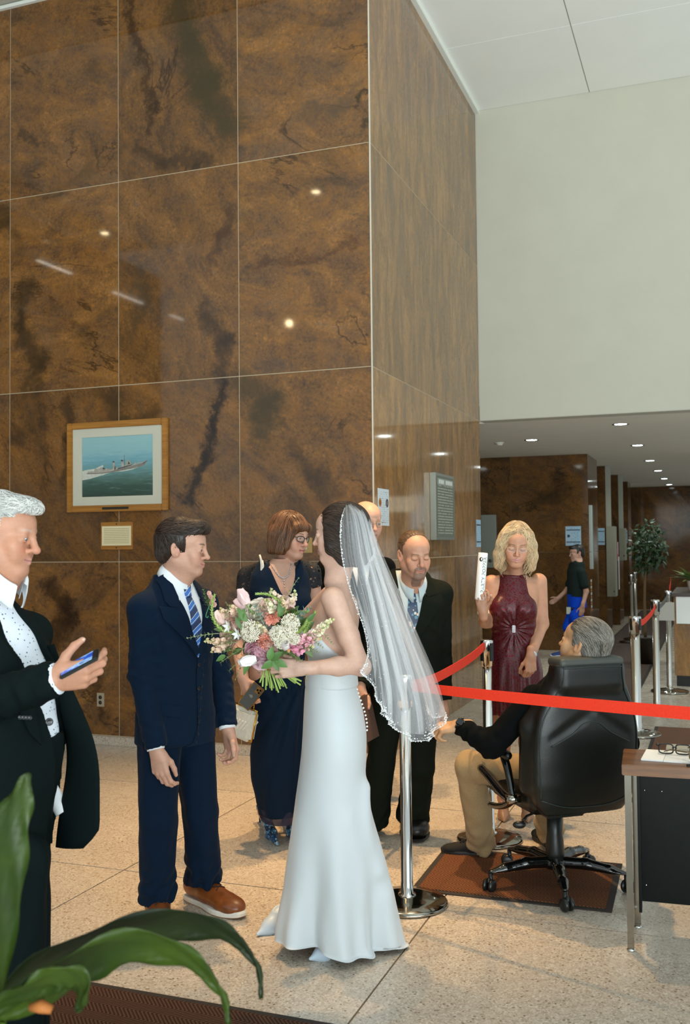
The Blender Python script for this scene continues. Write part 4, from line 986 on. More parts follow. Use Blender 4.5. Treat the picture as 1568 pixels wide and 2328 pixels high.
        if n:
            cand = np.arange(len(V)) if root is None else np.nonzero(root(loc(V)))[0]
            ar = r.choice(cand, n); p = V[ar]+r.normal(size=(n, 3))*.002; pts = []; ph = r.uniform(0, 6.28, n); jt = r.normal(size=(n, 3))*jit
            tone = (1+var*r.normal(size=n)).clip(.35, 1.9)
            ln = r.uniform(.5, 1., n)
            for k in range(steps):
                d = H.eval(p); g = H.grad(p); p = p-g*(d-lift-.0012*np.sin(ph))[:, None]; pts.append(p.copy())
                fl = flow(loc(p))@s.hR.T; fl = fl+jt*.35
                fl = fl-g*(fl*g).sum(1)[:, None]; fl = fl/(np.linalg.norm(fl, axis=1)[:, None]+1e-9)
                if wav: sd = np.cross(g, fl); fl = fl+sd*(wav*np.cos(k*step*wavf+ph*.35))[:, None]
                p = p+fl*(step*ln)[:, None]
            pts = np.stack(pts, 1); tan = np.gradient(pts, axis=1); tan /= np.linalg.norm(tan, axis=2)[..., None]+1e-9
            g = H.grad(pts.reshape(-1, 3)).reshape(pts.shape); sd = np.cross(tan, g)
            t = np.linspace(0, 1, steps); rr = rad*np.minimum(1, 2.2*(1-t)+.12)*np.minimum(1, t*4+.5)
            ring = [pts+sd*rr[None, :, None]*1.25, pts+g*rr[None, :, None], pts-sd*rr[None, :, None]*1.25]
            Vv = np.stack(ring, 2).reshape(-1, 3)
            i = np.arange(n)[:, None, None]*steps*3; k = np.arange(steps-1)[None, :, None]*3; q = np.arange(3)[None, None, :]
            f = np.stack([i+k+q, i+k+(q+1) % 3, i+k+3+(q+1) % 3, i+k+3+q], -1).reshape(-1, 4)
            mb_v.append(Vv); mb_f.append(f+nn); mb_c.append(np.repeat(base[None]*tone[:, None], steps*3, 0))
        return mesh_obj(name, np.concatenate(mb_v), np.concatenate(mb_f), col_mat('hair_strands', rough, .45), s.root, True, np.clip(np.concatenate(mb_c), 0, 1))
    def solid(s, name, B, m, h=.006, lo=None, hi=None, wrinkle=None, cols=None, smooth=1, parent=None):
        if lo is None: lo, hi = B.bounds(-.015)
        V, Fq = B.mesh(h, lo, hi, smooth)
        if wrinkle is not None: V = V+vnormals(V, Fq)*wrinkle(V)[:, None]
        c = cols(V) if cols is not None else None
        return mesh_obj(name, V, Fq, m, parent or s.root, True, c)
    def patch(s, name, B, poly, o, R, m, off=.004, th=.003, cuts=None, far=.5, parent=None, res=.014, hug=None, col=None, uvbox=None):
        """cloth piece: polygon in the (x right, z up) plane of frame (o, R), laid on the solid B seen from its front (+y)"""
        bm = bmesh.new(); vs = [bm.verts.new((x, 0, z)) for x, z in poly]; bm.faces.new(vs)
        bmesh.ops.triangulate(bm, faces=bm.faces[:])
        for _ in range(9):
            es = [e for e in bm.edges if e.calc_length() > res*1.5]
            if not es: break
            bmesh.ops.subdivide_edges(bm, edges=es, cuts=1); bmesh.ops.triangulate(bm, faces=bm.faces[:])
        bmesh.ops.beautify_fill(bm, faces=bm.faces[:], edges=bm.edges[:])
        L = np.array([v.co[:] for v in bm.verts]); T = [tuple(v.index for v in f.verts) for f in bm.faces]; bm.free()
        dirv = R[:, 1]; Pt = (L*np.array((1, 0, 1)))@R.T+o+dirv*far
        tr = np.zeros(len(Pt))
        for _ in range(70):
            d = B.eval(Pt-dirv*tr[:, None]); tr = tr+np.clip((d-off)*.6, -.02, .05); tr = np.minimum(tr, far+.12)
        Vf = Pt-dirv*tr[:, None]; hit = B.eval(Vf) < off+.006
        T = [t for t in T if hit[t[0]] and hit[t[1]] and hit[t[2]]]
        if getattr(B, 'wrk', None) is not None: Vf = Vf+B.grad(Vf)*B.wrk(Vf)[:, None]
        Vb = Vf-dirv*th
        # outline edges get a wall
        from collections import Counter
        cnt = Counter(); 
        for t in T:
            for a, b in ((t[0], t[1]), (t[1], t[2]), (t[2], t[0])): cnt[(a, b)] += 1
        nb = len(Vf); faces = []; wallv = {}; extra = []
        def wv_(i):
            if i not in wallv: wallv[i] = len(extra); extra.append(i)
            return 2*nb+wallv[i]
        nz = np.cross(Vf[T[0][1]]-Vf[T[0][0]], Vf[T[0][2]]-Vf[T[0][0]])@dirv
        for t in T:
            faces.append(t if nz > 0 else t[::-1]); faces.append(tuple(i+nb for i in (t[::-1] if nz > 0 else t)))
        for (a, b), _c in list(cnt.items()):
            if (b, a) not in cnt: faces.append((wv_(b), wv_(a), wv_(a+nb), wv_(b+nb)) if nz > 0 else (wv_(a), wv_(b), wv_(b+nb), wv_(a+nb)))
        uv = L[:, [0, 2]]; uv = np.concatenate([uv, uv]); VV = np.concatenate([Vf, Vb]); VV = np.concatenate([VV, VV[extra]]); uv = np.concatenate([uv, uv[extra]])
        return mesh_obj(name, VV, faces, m, parent or s.root, True, uvs=uv)

# ------------------------------------------------------------------ clothing builders
def fabric(name, color, rough=.85, weave=1400, sheen=.0, wr=.25, spec=.12, con=.2):
    if name in MATS: return MATS[name]
    T = NT(name); tc = T.n('TexCoord'); n = T.n('TexNoise', Scale=weave/4, Detail=2., Vector=tc.outputs['Object']); c = srgb(color)
    T.set(T.b, 'Base Color', T.ramp(n.outputs[0], [(.3, tuple(x*(1-con) for x in c[:3])), (.7, tuple(x*(1+con) for x in c[:3]))]).outputs[0])
    T.set_b(Roughness=rough); T.b.inputs['Specular IOR Level'].default_value = spec; T.b.inputs['Sheen Weight'].default_value = sheen
    n2 = T.n('TexNoise', Scale=9., Detail=3., Vector=tc.outputs['Object'])
    f = T.math('ADD', T.math('MULTIPLY', n.outputs[0], .12), n2.outputs[0]); T.bump(f, wr, .02)
    MATS[name] = T.m; return T.m
def sleeve_wrinkle(elb, wr, amp=.004, extra=()):
    def f(V):
        d = np.zeros(len(V)); 
        for c, a, r in ((elb, amp, .11), (wr, amp*.8, .09)):
            q = np.linalg.norm(V-c, axis=1); d += a*np.exp(-(q/r)**2)*waves(V, .055, seed=int(abs(c[0])*1000) % 97)
        return d
    return f
def shirt_collar(fig, c, R, r=.066, h=.046, drop=.055, m=None, gap=.16, lean=.014, ry=1.08, spread=.03, point=.03):
    """turned down collar round the neck; c = centre of its foot, R = torso frame"""
    n = 44; rows = []
    ths = np.linspace(gap, 2*np.pi-gap, n)      # angle from the front
    fr = np.maximum(0, np.cos(ths))**3          # 1 at the front
    def ring(rad, z): 
        x = rad*np.sin(ths); y = rad*ry*np.cos(ths); return np.stack([x, y, z], 1)
    top = h*(1-.38*np.maximum(0, np.cos(ths))**1.5)+lean*(-np.cos(ths))*.6
    rows.append(ring(r-.004, np.full(n, -.012))); rows.append(ring(r-.006, top-.002)); rows.append(ring(r-.003, top))
    rows.append(ring(r+.003+.004*fr, top-.003)); low = ring(r+.012+spread*fr, top-h*.80-point*fr); rows.append(ring((r+.010+.6*spread*fr), top-h*.4-.5*point*fr)); rows.append(low)
    rows.append(ring(r+.008+spread*fr-.002, top-h*.80-.001-point*fr))
    V = np.concatenate(rows); F_ = [(i*n+k, i*n+k+1, (i+1)*n+k+1, (i+1)*n+k) for i in range(len(rows)-1) for k in range(n-1)]
    return mesh_obj('shirt_collar', V@R.T+c, F_, m, fig.root, True)
def cuff_ring(fig, a, b, r0, r1, m, name='shirt_cuff'):
    d = np.asarray(b)-np.asarray(a); mbk = MB(); mbk.tube([a, np.asarray(a)+d*.5, b, np.asarray(b)-d*.02, a], [r0, (r0+r1)/2, r1, r1-.004, r0-.006], 20); return mbk.build(name, m, fig.root)
def disc_button(fig, c, n, r, m, parent=None, name='button'):
    M = Matrix.Translation(c)@Vector(n).to_track_quat('Z', 'Y').to_matrix().to_4x4()
    V, Fs = lathe([(.001, -.001), (r, -.001), (r, .002), (r*.75, .003), (r*.6, .0022), (.001, .0022)], 16, M); return mesh_obj(name, V, Fs, m, parent or fig.root, True)
def surf(B, x, z, o, R, off=.0, far=.5):
    """point of the solid's front at torso coordinates x, z"""
    p = R@V3(x, 0, z)+o+R[:, 1]*far; t = 0.
    for _ in range(80):
        d = B.eval(p[None]-R[:, 1]*t)[0]; t += min(max((d-off)*.6, -.02), .05)
        if t > far+.1: break
    q = p-R[:, 1]*t; return q, B.grad(q[None])[0]
JROWS = [(.74, 0, -.005, .196, .140), (.86, 0, -.005, .190, .134), (1.00, 0, 0, .174, .122), (1.10, 0, .003, .170, .118), (1.22, 0, .005, .184, .124), (1.34, 0, 0, .195, .124), (1.40, 0, -.01, .185, .112), (1.45, 0, -.02, .140, .090), (1.495, 0, -.028, .095, .074), (1.535, 0, -.038, .074, .062)]
def jacket(fig, o, R, arms, m, rows=JROWS, sh=(.176, -.012, 1.392), shr=.062, hem=.75, arm_r=(.066, .056, .047), neck=(0, .022, 1.555), neck_r=(.070, .082, .075), h=.006, wr=None, name='jacket', sleeve=True, k=.035, flat=True, cut_open=None):
    """arms: {side: (elbow, wrist)} in figure space (side +1 = the wearer's right)"""
    J = Body(); J.frame(o, R); J.loft(rows, .02, n=2.5); T_ = Body(); T_.frame(o, R); T_.loft(rows, .02, n=2.5); T_.el(neck, neck_r, .01, 's')
    for s_ in (1, -1):
        J.frame(o, R); S = J._w((s_*sh[0], sh[1], sh[2])); [Q.frame(o, R).rc((s_*.05, -.025, sh[2]+.075), (s_*sh[0], sh[1], sh[2]), .042, shr, .035) for Q in (J, T_)]
        if s_ in arms:
            e, w_ = [np.asarray(q, float) for q in arms[s_]]; J.frame((0, 0, 0), I3)
            J.rc(S, e, shr+.002, arm_r[1], k); J.rc(e, w_, arm_r[1], arm_r[2], .02)
            d = nrm(w_-e); J.rc(w_+d*.052, w_+d*.10, .055, .055, .004, 's')
    J.frame(o, R); J.el(neck, neck_r, .01, 's')
    if flat: J.box((0, 0, hem-.3), (.6, .6, .3), .005, .004, 's')
    if cut_open: cut_open(J)
    wrk = None
    def wrk(V):
        d = .0022*waves(V, .22, seed=11)*sss(V[:, 2], .6, .8)
        for s_ in arms:
            e, w_ = [np.asarray(q, float) for q in arms[s_]]
            for c, a, r in ((e, .006, .10), (w_-nrm(w_-e)*.05, .0045, .07)):
                q = np.linalg.norm(V-c, axis=1); d += a*np.exp(-(q/r)**2)*waves(V, .05, seed=21+s_, dirs=nrm(w_-e))
            L = (V-o)@R; q = np.hypot(L[:, 0]-s_*.15, L[:, 2]-1.25); d += .005*np.exp(-(q/.10)**2)*waves(V, .06, seed=31+s_)
        if wr is not None: d += wr(V)
        return d
    J.wrk = wrk; T_.wrk = wrk; J.torso = T_
    ob = fig.solid(name, J, m, h, wrinkle=wrk) if sleeve else None
    return J, ob
def shirt_front(fig, J, o, R, shirt_m, v=(.075, 1.495, .0, 1.17), off=.006, name='shirt'):
    a, z1, x0, z0 = v
    return fig.patch(name, J.torso, [(-a, z1+.03), (-a*1.05, z1-.05), (-a*.55, (z1+z0)/2-.03), (x0, z0), (a*.55, (z1+z0)/2-.03), (a*1.05, z1-.05), (a, z1+.03)], o, R, shirt_m, off, .002)
def necktie(fig, J, o, R, m, z1=1.475, z0=1.16, w=.036, off=.011, xb=0., knot=True, x1=0.):
    t = fig.patch('tie', J.torso, [(x1-.014, z1-.03), (x1-.022+.0, z1-.10), (xb-w, z0+.06), (xb, z0), (xb+w, z0+.06), (x1+.022, z1-.10), (x1+.014, z1-.03)], o, R, m, off, .004)
    if knot: fig.patch('tie_knot', J.torso, [(x1-.022, z1), (x1+.022, z1), (x1+.0125, z1-.045), (x1-.0125, z1-.045)], o, R, m, off+.009, .012, parent=t)
    return t
def lapels(fig, J, o, R, m, v=(.075, 1.495, .0, 1.17), w=.085, off=.014, notch=1.40, par=None, sides=(1, -1)):
    a, z1, x0, z0 = v
    for s_ in sides:
        col = [(a*.90, z1+.05), (a+.035, z1+.015), (a+w*.62, notch+.030), (a+w*.50, notch+.006), (a+w*.02, notch-.004), (a*.84, z1-.06)]
        lap = [(a*.99, notch-.004), (a+w*.50, notch+.003), (a+w*.98, notch+.012), (a+w*.92, notch-.05), (a*.55+w*.55+x0*.5, (notch+z0)/2-.02), (.012+x0*s_, z0-.012), (x0*s_-.004, z0+.004), (a*.44+x0*s_*.5, (z1+z0)/2-.05), (a*.82, z1-.075)]
        fig.patch('lapel', J.torso, [(s_*x, z) for x, z in lap], o, R, m, off, .004, parent=par)
        fig.patch('jacket_collar', J.torso, [(s_*x, z) for x, z in col], o, R, m, off+.002, .004, parent=par)
def trousers(fig, o, R, legs, m, waist=1.0, hip=.93, rows=None, r=(.098, .079, .078), h=.0065, wr_amp=.006, name='trousers', flare=0., crotch_k=.03):
    """legs: {side: (hip, knee, ankle)} in figure space"""
    T = Body(); T.frame(o, R); T.loft(rows or [(hip-.12, 0, -.005, .165, .115), (hip-.04, 0, -.008, .178, .125), (hip+.04, 0, -.005, .172, .118), (waist, 0, 0, .16, .11)], .02)
    T.frame((0, 0, 0), I3); info = []
    for s_, (a, b, c) in legs.items():
        a, b, c = [np.asarray(q, float) for q in (a, b, c)]
        T.rc(a, b, r[0], r[1], crotch_k); T.rc(b, c, r[1], r[2]+flare, .015); d = nrm(c-b)
        T.rc(c+d*(r[2]+flare+.018), c+d*.24, r[2]+.03, r[2]+.03, .003, 's'); info.append((a, b, c, d))
    def wrk(V):
        q = .0035*waves(V*np.array((1, 1, .12)), .075, seed=71)
        for i, (a, b, c, d) in enumerate(info):
            dist = np.linalg.norm(V-c, axis=1); q += wr_amp*1.6*np.exp(-(dist/.13)**2)*waves(V, .08, seed=41+i, dirs=(d*.5+V3(.55, .2, 0)))
            dist = np.linalg.norm(V-b, axis=1); q += wr_amp*.5*np.exp(-(dist/.18)**2)*waves(V, .14, seed=51+i)
            dist = np.linalg.norm(V-a, axis=1); q += wr_amp*.6*np.exp(-(dist/.15)**2)*waves(V, .09, seed=61+i)
        return q
    ob = fig.solid(name, T, m, h, wrinkle=wrk); return T, ob
def shoe(fig, heel, toe, m, sole_m=None, lace_m=None, L=None, wide=1., style='derby', hgt=1., pump=None, name='shoe'):
    """heel and toe: ground points in figure space"""
    heel, toe = np.asarray(heel, float), np.asarray(toe, float); y = toe-heel; z0 = heel[2]; y[2] = 0; L0 = np.linalg.norm(y); y /= L0; z = UZ; x = np.cross(y, z); R = np.stack([x, y, z], 1); k = L0/.29
    S = Body(); o = heel*np.array((1, 1, 0))+UZ*z0; S.frame(o, R)
    th = np.linspace(0, 2*np.pi, 41)[:-1]
    ly = np.where(np.cos(th) > 0, .145+.145*np.cos(th), .145+.145*np.cos(th)); wd = .034+.012*np.exp(-((ly-.20)/.07)**2)+.002*np.exp(-((ly-.03)/.05)**2)-.006*np.exp(-((ly-.11)/.05)**2)
    sx = np.sign(np.sin(th))*np.abs(np.sin(th))**.62*wd*wide
    out = np.stack([sx*k, ly*k], 1)
    st = .026 if sole_m else .012
    bm = MB(); zt = lambda t, yy: t+.010*np.clip((yy/k-.22)/.07, 0, 1)**2
    ring = lambda s_, zz: np.stack([out[:, 0]*s_, (out[:, 1]-.145*k)*(1+(s_-1)*.6)+.145*k, zt(zz, out[:, 1])], 1)
    rings = [ring(.94, 0), ring(1.03, .004), ring(1.05, st*.7), ring(1.0, st)]; V = np.concatenate(rings); n = len(th)
    Fs = [(i*n+j, i*n+(j+1) % n, (i+1)*n+(j+1) % n, (i+1)*n+j) for i in range(3) for j in range(n)]+[tuple(range(n))[::-1], tuple(range(3*n, 4*n))]
    S.rc(V3(0, .042, .052)*k, V3(0, .12, .048)*k, .036*k*wide, .038*k*wide, .02); S.rc(V3(0, .12, .048)*k, V3(0, .20, .030)*k, .038*k*wide, .036*k*wide, .02)
    S.el(V3(0, .225, .030)*k, V3(.043*wide, .062, .030)*k, .02); S.rc(V3(0, .05, .06)*k, V3(0, .06, .095)*k, .034*k*wide, .036*k*wide, .02)
    S.half((0, 0, st*.6), (0, 0, -1)); S.rc(V3(0, .045, .128)*k, V3(0, .075, .128)*k, .034*k, .032*k, .004, 's')
    up = fig.solid(name, S, m, .0045)
    mesh_obj('sole', V@R.T+o, Fs, sole_m or mat('sole_dark', '15110e', .5), up, False)
    if sole_m:
        ring2 = [ring(.95, -.0005), ring(1.0, .0), ring(1.02, .005), ring(.9, .005)]
        mesh_obj('outsole', np.concatenate(ring2)@R.T+o, Fs, mat('outsole_tan', '9a6a3a', .7), up, False)
    if lace_m:
        lm = MB()
        for i in range(4):
            yy = .105+.022*i
            for sgn in (-1, 1):
                pts = []
                for t in np.linspace(-1, 1, 7):
                    q = S._w(V3(t*.017, yy+sgn*t*.009, .16)*k)[None]; tr = 0.
                    for _ in range(40): tr += max(min(S.eval(q-UZ*tr)[0]*.7, .03), -.01)
                    pts.append(q[0]-UZ*(tr-.003))
                lm.tube(pts, .0028, 5)
        lm.build('lace', lace_m, up)
    return up

def skirt(fig, name, rows, m, folds=(), n=120, lift=None, parent=None, per=6, thick=.0015, cols=None, closed_top=False, disp=None):
    """cloth of revolution: rows (z, cx, cy, rx, ry); folds: list of (amp, k, phase, z_full, z_none, sharp)"""
    rows = np.array(rows, float)[::-1] if rows[0][0] > rows[-1][0] else np.array(rows, float)
    zi = np.concatenate([np.linspace(a, b, per, endpoint=False) for a, b in zip(rows[:-1, 0], rows[1:, 0])]+[[rows[-1, 0]]])
    def sm(c):
        v = np.interp(zi, rows[:, 0], rows[:, c])
        for _ in range(3): v[1:-1] = .25*v[:-2]+.5*v[1:-1]+.25*v[2:]
        return v
    cx, cy, rx, ry = [sm(c) for c in (1, 2, 3, 4)]; th = np.arange(n)*2*np.pi/n; V = []
    for i, z in enumerate(zi):
        d = np.zeros(n)
        for amp, k, ph, zf, zn, sharp, tw in folds:
            a = amp*float(np.clip((z-zn)/(zf-zn+1e-9), 0, 1))**1.3; w = np.cos(k*th+ph+tw*(z-zf)); d += a*(np.sign(w)*np.abs(w)**sharp)
        zz = np.full(n, z)
        if lift is not None: zz = z+lift(th)*np.clip(1-(z-zi[0])/.25, 0, 1)
        V.append(np.stack([cx[i]+(rx[i]+d)*np.cos(th), cy[i]+(ry[i]+d)*np.sin(th), zz], 1))
    V = np.concatenate(V); m_ = len(zi)
    q = np.arange(n); F1 = np.concatenate([np.stack([i*n+q, i*n+(q+1) % n, (i+1)*n+(q+1) % n, (i+1)*n+q], 1) for i in range(m_-1)])
    N = vnormals(V, F1)
    if disp is not None: V = V+N*disp(V)[:, None]; N = vnormals(V, F1)
    V2 = V-N*thick*2
    top = (m_-1)*n
    F2 = F1[:, ::-1]+len(V); Fh = np.stack([(q+1) % n, q, q+len(V), (q+1) % n+len(V)], 1); Ft = np.stack([top+q, top+(q+1) % n, top+(q+1) % n+len(V), top+q+len(V)], 1)
    VV = np.concatenate([V, V2]); c = cols(VV) if cols is not None else None
    return mesh_obj(name, VV, np.concatenate([F1, F2, Fh, Ft]), m, parent or fig.root, True, c)
def pump(fig, heel, toe, m, hz=.075, wide=1., name='shoe', open_top=True):
    """pointed court shoe with a heel; heel, toe = ground points"""
    heel, toe = np.asarray(heel, float), np.asarray(toe, float); y = toe-heel; y[2] = 0; L = np.linalg.norm(y); y /= L; x = np.cross(y, UZ); R = np.stack([x, y, UZ], 1); o = heel*np.array((1, 1, 0))+UZ*heel[2]
    S = Body(); S.frame(o, R); f = L/.25
    S.rc(V3(0, .03, hz+.020)*1, V3(0, .10*f, hz*.62+.022), .027*wide, .029*wide, .02); S.rc(V3(0, .10*f, hz*.62+.022), V3(0, .165*f, .024), .029*wide, .034*wide, .02); S.rc(V3(0, .165*f, .022), V3(0, .243*f, .011), .032*wide, .007, .02)
    S.rc(V3(0, .03, hz+.05), V3(0, .115*f, hz*.6+.055), .024*wide, .022*wide, .004, 's')
    up = fig.solid(name, S, m, .004)
    hb = MB(); hb.tube([o+R@V3(0, .012, 0), o+R@V3(0, .016, hz*.5), o+R@V3(0, .024, hz+.005)], [.006, .008, .020], 10); hb.build('heel', m, up)
    return up

# ------------------------------------------------------------------ the groom
NAVY = fabric('wool_navy', '05192d', .85, sheen=.03)
WHITE_SHIRT = fabric('cotton_white', 'e9eef2', .8, sheen=.05, wr=.12, con=.03)
def stripe_tie(name, a, b, c, w=.021, ang=.62):
    T = NT(name); tc = T.n('TexCoord'); sp = T.n('SeparateXYZ', Vector=tc.outputs['UV'])
    u = T.math('ADD', T.math('MULTIPLY', sp.outputs[0], math.sin(ang)), T.math('MULTIPLY', sp.outputs[1], math.cos(ang)))
    f = T.math('FRACT', T.math('DIVIDE', u, w*2.2))
    r = T.ramp(f, [(0, srgb(a)), (.42, srgb(b)), (.50, srgb(c)), (.56, srgb(b)), (.86, srgb(c)), (.92, srgb(a))], 'CONSTANT')
    T.set(T.b, 'Base Color', r.outputs[0]); T.set_b(Roughness=.45); T.b.inputs['Sheen Weight'].default_value = .2; return T.m
GB = P(402, 2085, 4.47); GB[2] = 0
gr = Figure(GB, 'person in navy suit and striped blue tie, brown shoes, smiling at the bride')
gr.skin = (.66, .40, .30); gr.lip = (.52, .22, .18); gr.brow = (.05, .028, .018, .8); gr.blush = .35; gr.iris = (.10, .07, .04)
gphi = 50; gR = rot_facing(gphi); go = V3(0, 0, 0)
hR = rot_facing(86, 5, 2); hc = gr.w(P(414, 1247, 4.45))
gr.head(hc, hR, gr.w(P(396, 1350, 4.47)), sc=1.02, smile=1.0, nose=1.08, neck_r=.060, browbone=1.1)
rw = gr.w(P(353, 1697, 4.27)); re_ = gr.w(P(322, 1535, 4.33)); lw = gr.w(P(516, 1650, 4.58)); le = gr.w(P(500, 1528, 4.66))
gr.hand(rw+V3(.006, 0, -.02), (.20, -.10, -1), (-.40, -.92, -.1), -1, ((22, 36, 28), (26, 40, 30), (30, 42, 32), (36, 44, 32)), 1.04, thumb=((.42, .85, -.45), (.08, .95, -.35), (-.08, .97, -.3)), arm_r=.028)
gr.nails('c9a08c', (.005, .006, .0018))
gr.hand(lw+V3(.006, 0, -.02), (.20, -.05, -1), (.62, .74, .05), 1, ((30, 42, 30), (34, 46, 32), (38, 48, 34), (44, 50, 34)), 1.0, thumb=((.5, .75, -.35), (.2, .95, -.25), (.05, .97, -.2)), arm_r=.028)
gr.B.frame((0, 0, 0), I3)
for s_, e, w_ in ((1, re_, rw), (-1, le, lw)):
    S_ = gR@V3(s_*.165, -.01, 1.42)+go; gr.B.rc(S_, e, .045, .038, .02); gr.B.rc(e, w_, .038, .026, .02)
gr.B.frame(go, gR); gr.B.loft([(.85, 0, 0, .14, .09), (1.1, 0, 0, .13, .085), (1.35, 0, -.01, .15, .09), (1.44, 0, -.02, .12, .06)], .03)
Lg = {1: (gR@V3(.092, 0, .90)+go, gr.w(P(358, 1865, 4.40)), gr.w(P(357, 2035, 4.47))), -1: (gR@V3(-.092, 0, .90)+go, gr.w(P(456, 1845, 4.56)), gr.w(P(463, 1995, 4.62)))}
gr.B.frame((0, 0, 0), I3)
for a, b, c in Lg.values(): gr.B.rc(a, b, .07, .05, .03); gr.B.rc(b, c, .05, .035, .02)
gr.finish(.012)
J, jo = jacket(gr, go, gR, {1: (re_, rw+V3(0, 0, .01)), -1: (le, lw+V3(0, 0, .01))}, NAVY, hem=.79)
GV = (.072, 1.50, -.012, 1.19)
shirt_front(gr, J, go, gR, WHITE_SHIRT, GV)
necktie(gr, J, go, gR, stripe_tie('tie_striped', '16335f', '2d6fc4', 'c7d3e0'), 1.485, 1.17, .036, xb=-.01)
lapels(gr, J, go, gR, NAVY, GV, w=.088, par=jo, notch=1.395)
gr.patch('front_panel', J.torso, [(-.012, 1.19), (-.02, 1.0), (-.012, .86), (.02, .80), (.06, .785), (.0, .785), (-.12, .785), (-.12, 1.0), (-.06, 1.19)], go, gR, NAVY, .005, .003, parent=jo)
gr.patch('pocket_flap', J.torso, [(.075, .965), (.165, .985), (.165, .935), (.075, .915)], go, gR, NAVY, .006, .003, parent=jo)
gr.patch('welt_pocket', J.torso, [(-.06, 1.315), (-.135, 1.325), (-.135, 1.30), (-.06, 1.29)], go, gR, NAVY, .005, .003, parent=jo)
M_BTN = mat('button_dark2', '0c1218', .3)
for z in (1.135, 1.03): q, n_ = surf(J, -.022, z, go, gR, .007); disc_button(gr, q, n_, .0095, M_BTN, jo)
for i in range(3): 
    d = nrm(rw-re_); q = rw-d*(.02+.02*i); n_ = nrm(V3(-.9, .1, .1)); disc_button(gr, q+n_*.049, n_, .0065, M_BTN, jo)
shirt_collar(gr, gr.w(P(395, 1326, 4.47)), rot_facing(gphi+14, 24), .069, .060, m=WHITE_SHIRT, point=.045, spread=.022)
for e, w_ in ((re_, rw), (le, lw)): d = nrm(w_-e); cuff_ring(gr, w_-d*.02, w_+d*.014, .040, .038, WHITE_SHIRT)
trousers(gr, go, gR, Lg, NAVY, r=(.104, .082, .080), wr_amp=.009)
TAN = mat('leather_tan', '7a4119', .38, noise=.25, nscale=25, coat=.2); SOLEW = mat('sole_white', 'ddd8cc', .7); LACE = mat('lace_brown', '2e1a10', .8)
shoe(gr, gr.w(G(347, 2062)), gr.w(G(376, 2136)), TAN, SOLEW, LACE)
shoe(gr, gr.w(G(424, 2040)), gr.w(G(552, 2090)), TAN, SOLEW, LACE)
# hair: short dark brown, brushed forward and up
def short_hair(fig, R, c, sc, top=.014, side=.006, front=.072, frontz=.070, quiff=0., back=-.062, burn=.028, thin=0.):
    H = Body(); H.frame(c, R); q = sc
    H.el(V3(0, -.018, .042)*q, V3(.0765+side, .098+side+.004, .080+top)*q, .02)
    if quiff: H.el(V3(0, .066, .092)*q, V3(.056, .050, .026+quiff)*q, .025)
    H.el(V3(0, -.055, -.015)*q, V3(.066+side, .058+side, .065)*q, .02)                      # nape
    H.box(V3(0, front+.1, frontz-.2)*q, V3(.2, .1, .2)*q, .02*q, .012, 's')
    for sx in (-1, 1):
        H.box(V3(sx*.09, burn+.1, .0)*q, V3(.05, .1, .062)*q, .018*q, .008, 's')             # temples
        H.box(V3(sx*.09, .03, -.12)*q, V3(.06, .055, .098)*q, .018*q, .008, 's')             # below the sideburns, round the ear
    H.half(V3(0, -.05, back)*q, (0, .35, -1), .01)
    return H
H = short_hair(gr, hR, hc, 1.02, .016, .006, quiff=.012, front=.070)
gr.hair(H, (.035, .020, .013), 2600, 8, .010, lambda L: np.stack([.25*np.ones(len(L)), .5+6*(L[:, 2]-.03), np.where(L[:, 2] > .06, .25+5*np.clip(L[:, 1], 0, 1), -1.2)], 1), .0042, .0011, .0022, seed=2, var=.4, jit=.5)

# ------------------------------------------------------------------ the bride
SATIN = NT('satin_white'); _tc = SATIN.n('TexCoord'); _n = SATIN.n('TexNoise', Scale=5., Detail=3., Vector=_tc.outputs['Object'])
SATIN.set_b(Base_Color=srgb('c6cccf'), Roughness=.55); SATIN.b.inputs['Sheen Weight'].default_value = .15; SATIN.bump(_n.outputs[0], .12, .03); SATIN = SATIN.m
BB = P(765, 2150, 4.16); BB[2] = 0
br = Figure(BB, 'person in white strapless wedding gown with long beaded veil over dark hair')
br.skin = (.74, .50, .40); br.lip = (.55, .24, .22); br.brow = (.06, .035, .02, .7); br.blush = .4; br.gaze = V3(0, 1, -.05)
bY = 4.16
bhR = rot_facing(-106, 4, -2); bhc = br.w(P(774, 1214, bY))
br.head(bhc, bhR, br.w(P(768, 1322, bY)), sc=1.01, fem=1, nose=.95, neck_r=.047, browbone=.7, jaw=.93, smile=.4, ear=.9)
bphi = -98; bR = rot_facing(bphi); bo = br.w(P(757, 1400, bY)); bo[2] = 0
B = br.B; B.frame(bo, bR)
B.loft([(1.075, 0, 0, .115, .085), (1.10, 0, 0, .120, .090), (1.18, 0, .004, .128, .094), (1.28, 0, .008, .142, .104), (1.36, 0, -.004, .150, .096), (1.42, 0, -.018, .140, .074), (1.455, 0, -.024, .105, .058), (1.485, 0, -.026, .060, .046), (1.51, 0, -.026, .03, .028)], .02, n=2.2)
for sx in (-1, 1): B.el((sx*.068, .072, 1.285), (.060, .055, .060), .03); B.el((sx*.07, -.075, 1.36), (.05, .022, .07), .03)   # bust, shoulder blades
for sx in (-1, 1): B.rc((sx*.02, .035, 1.435), (sx*.13, .012, 1.452), .010, .012, .02)     # collar bones
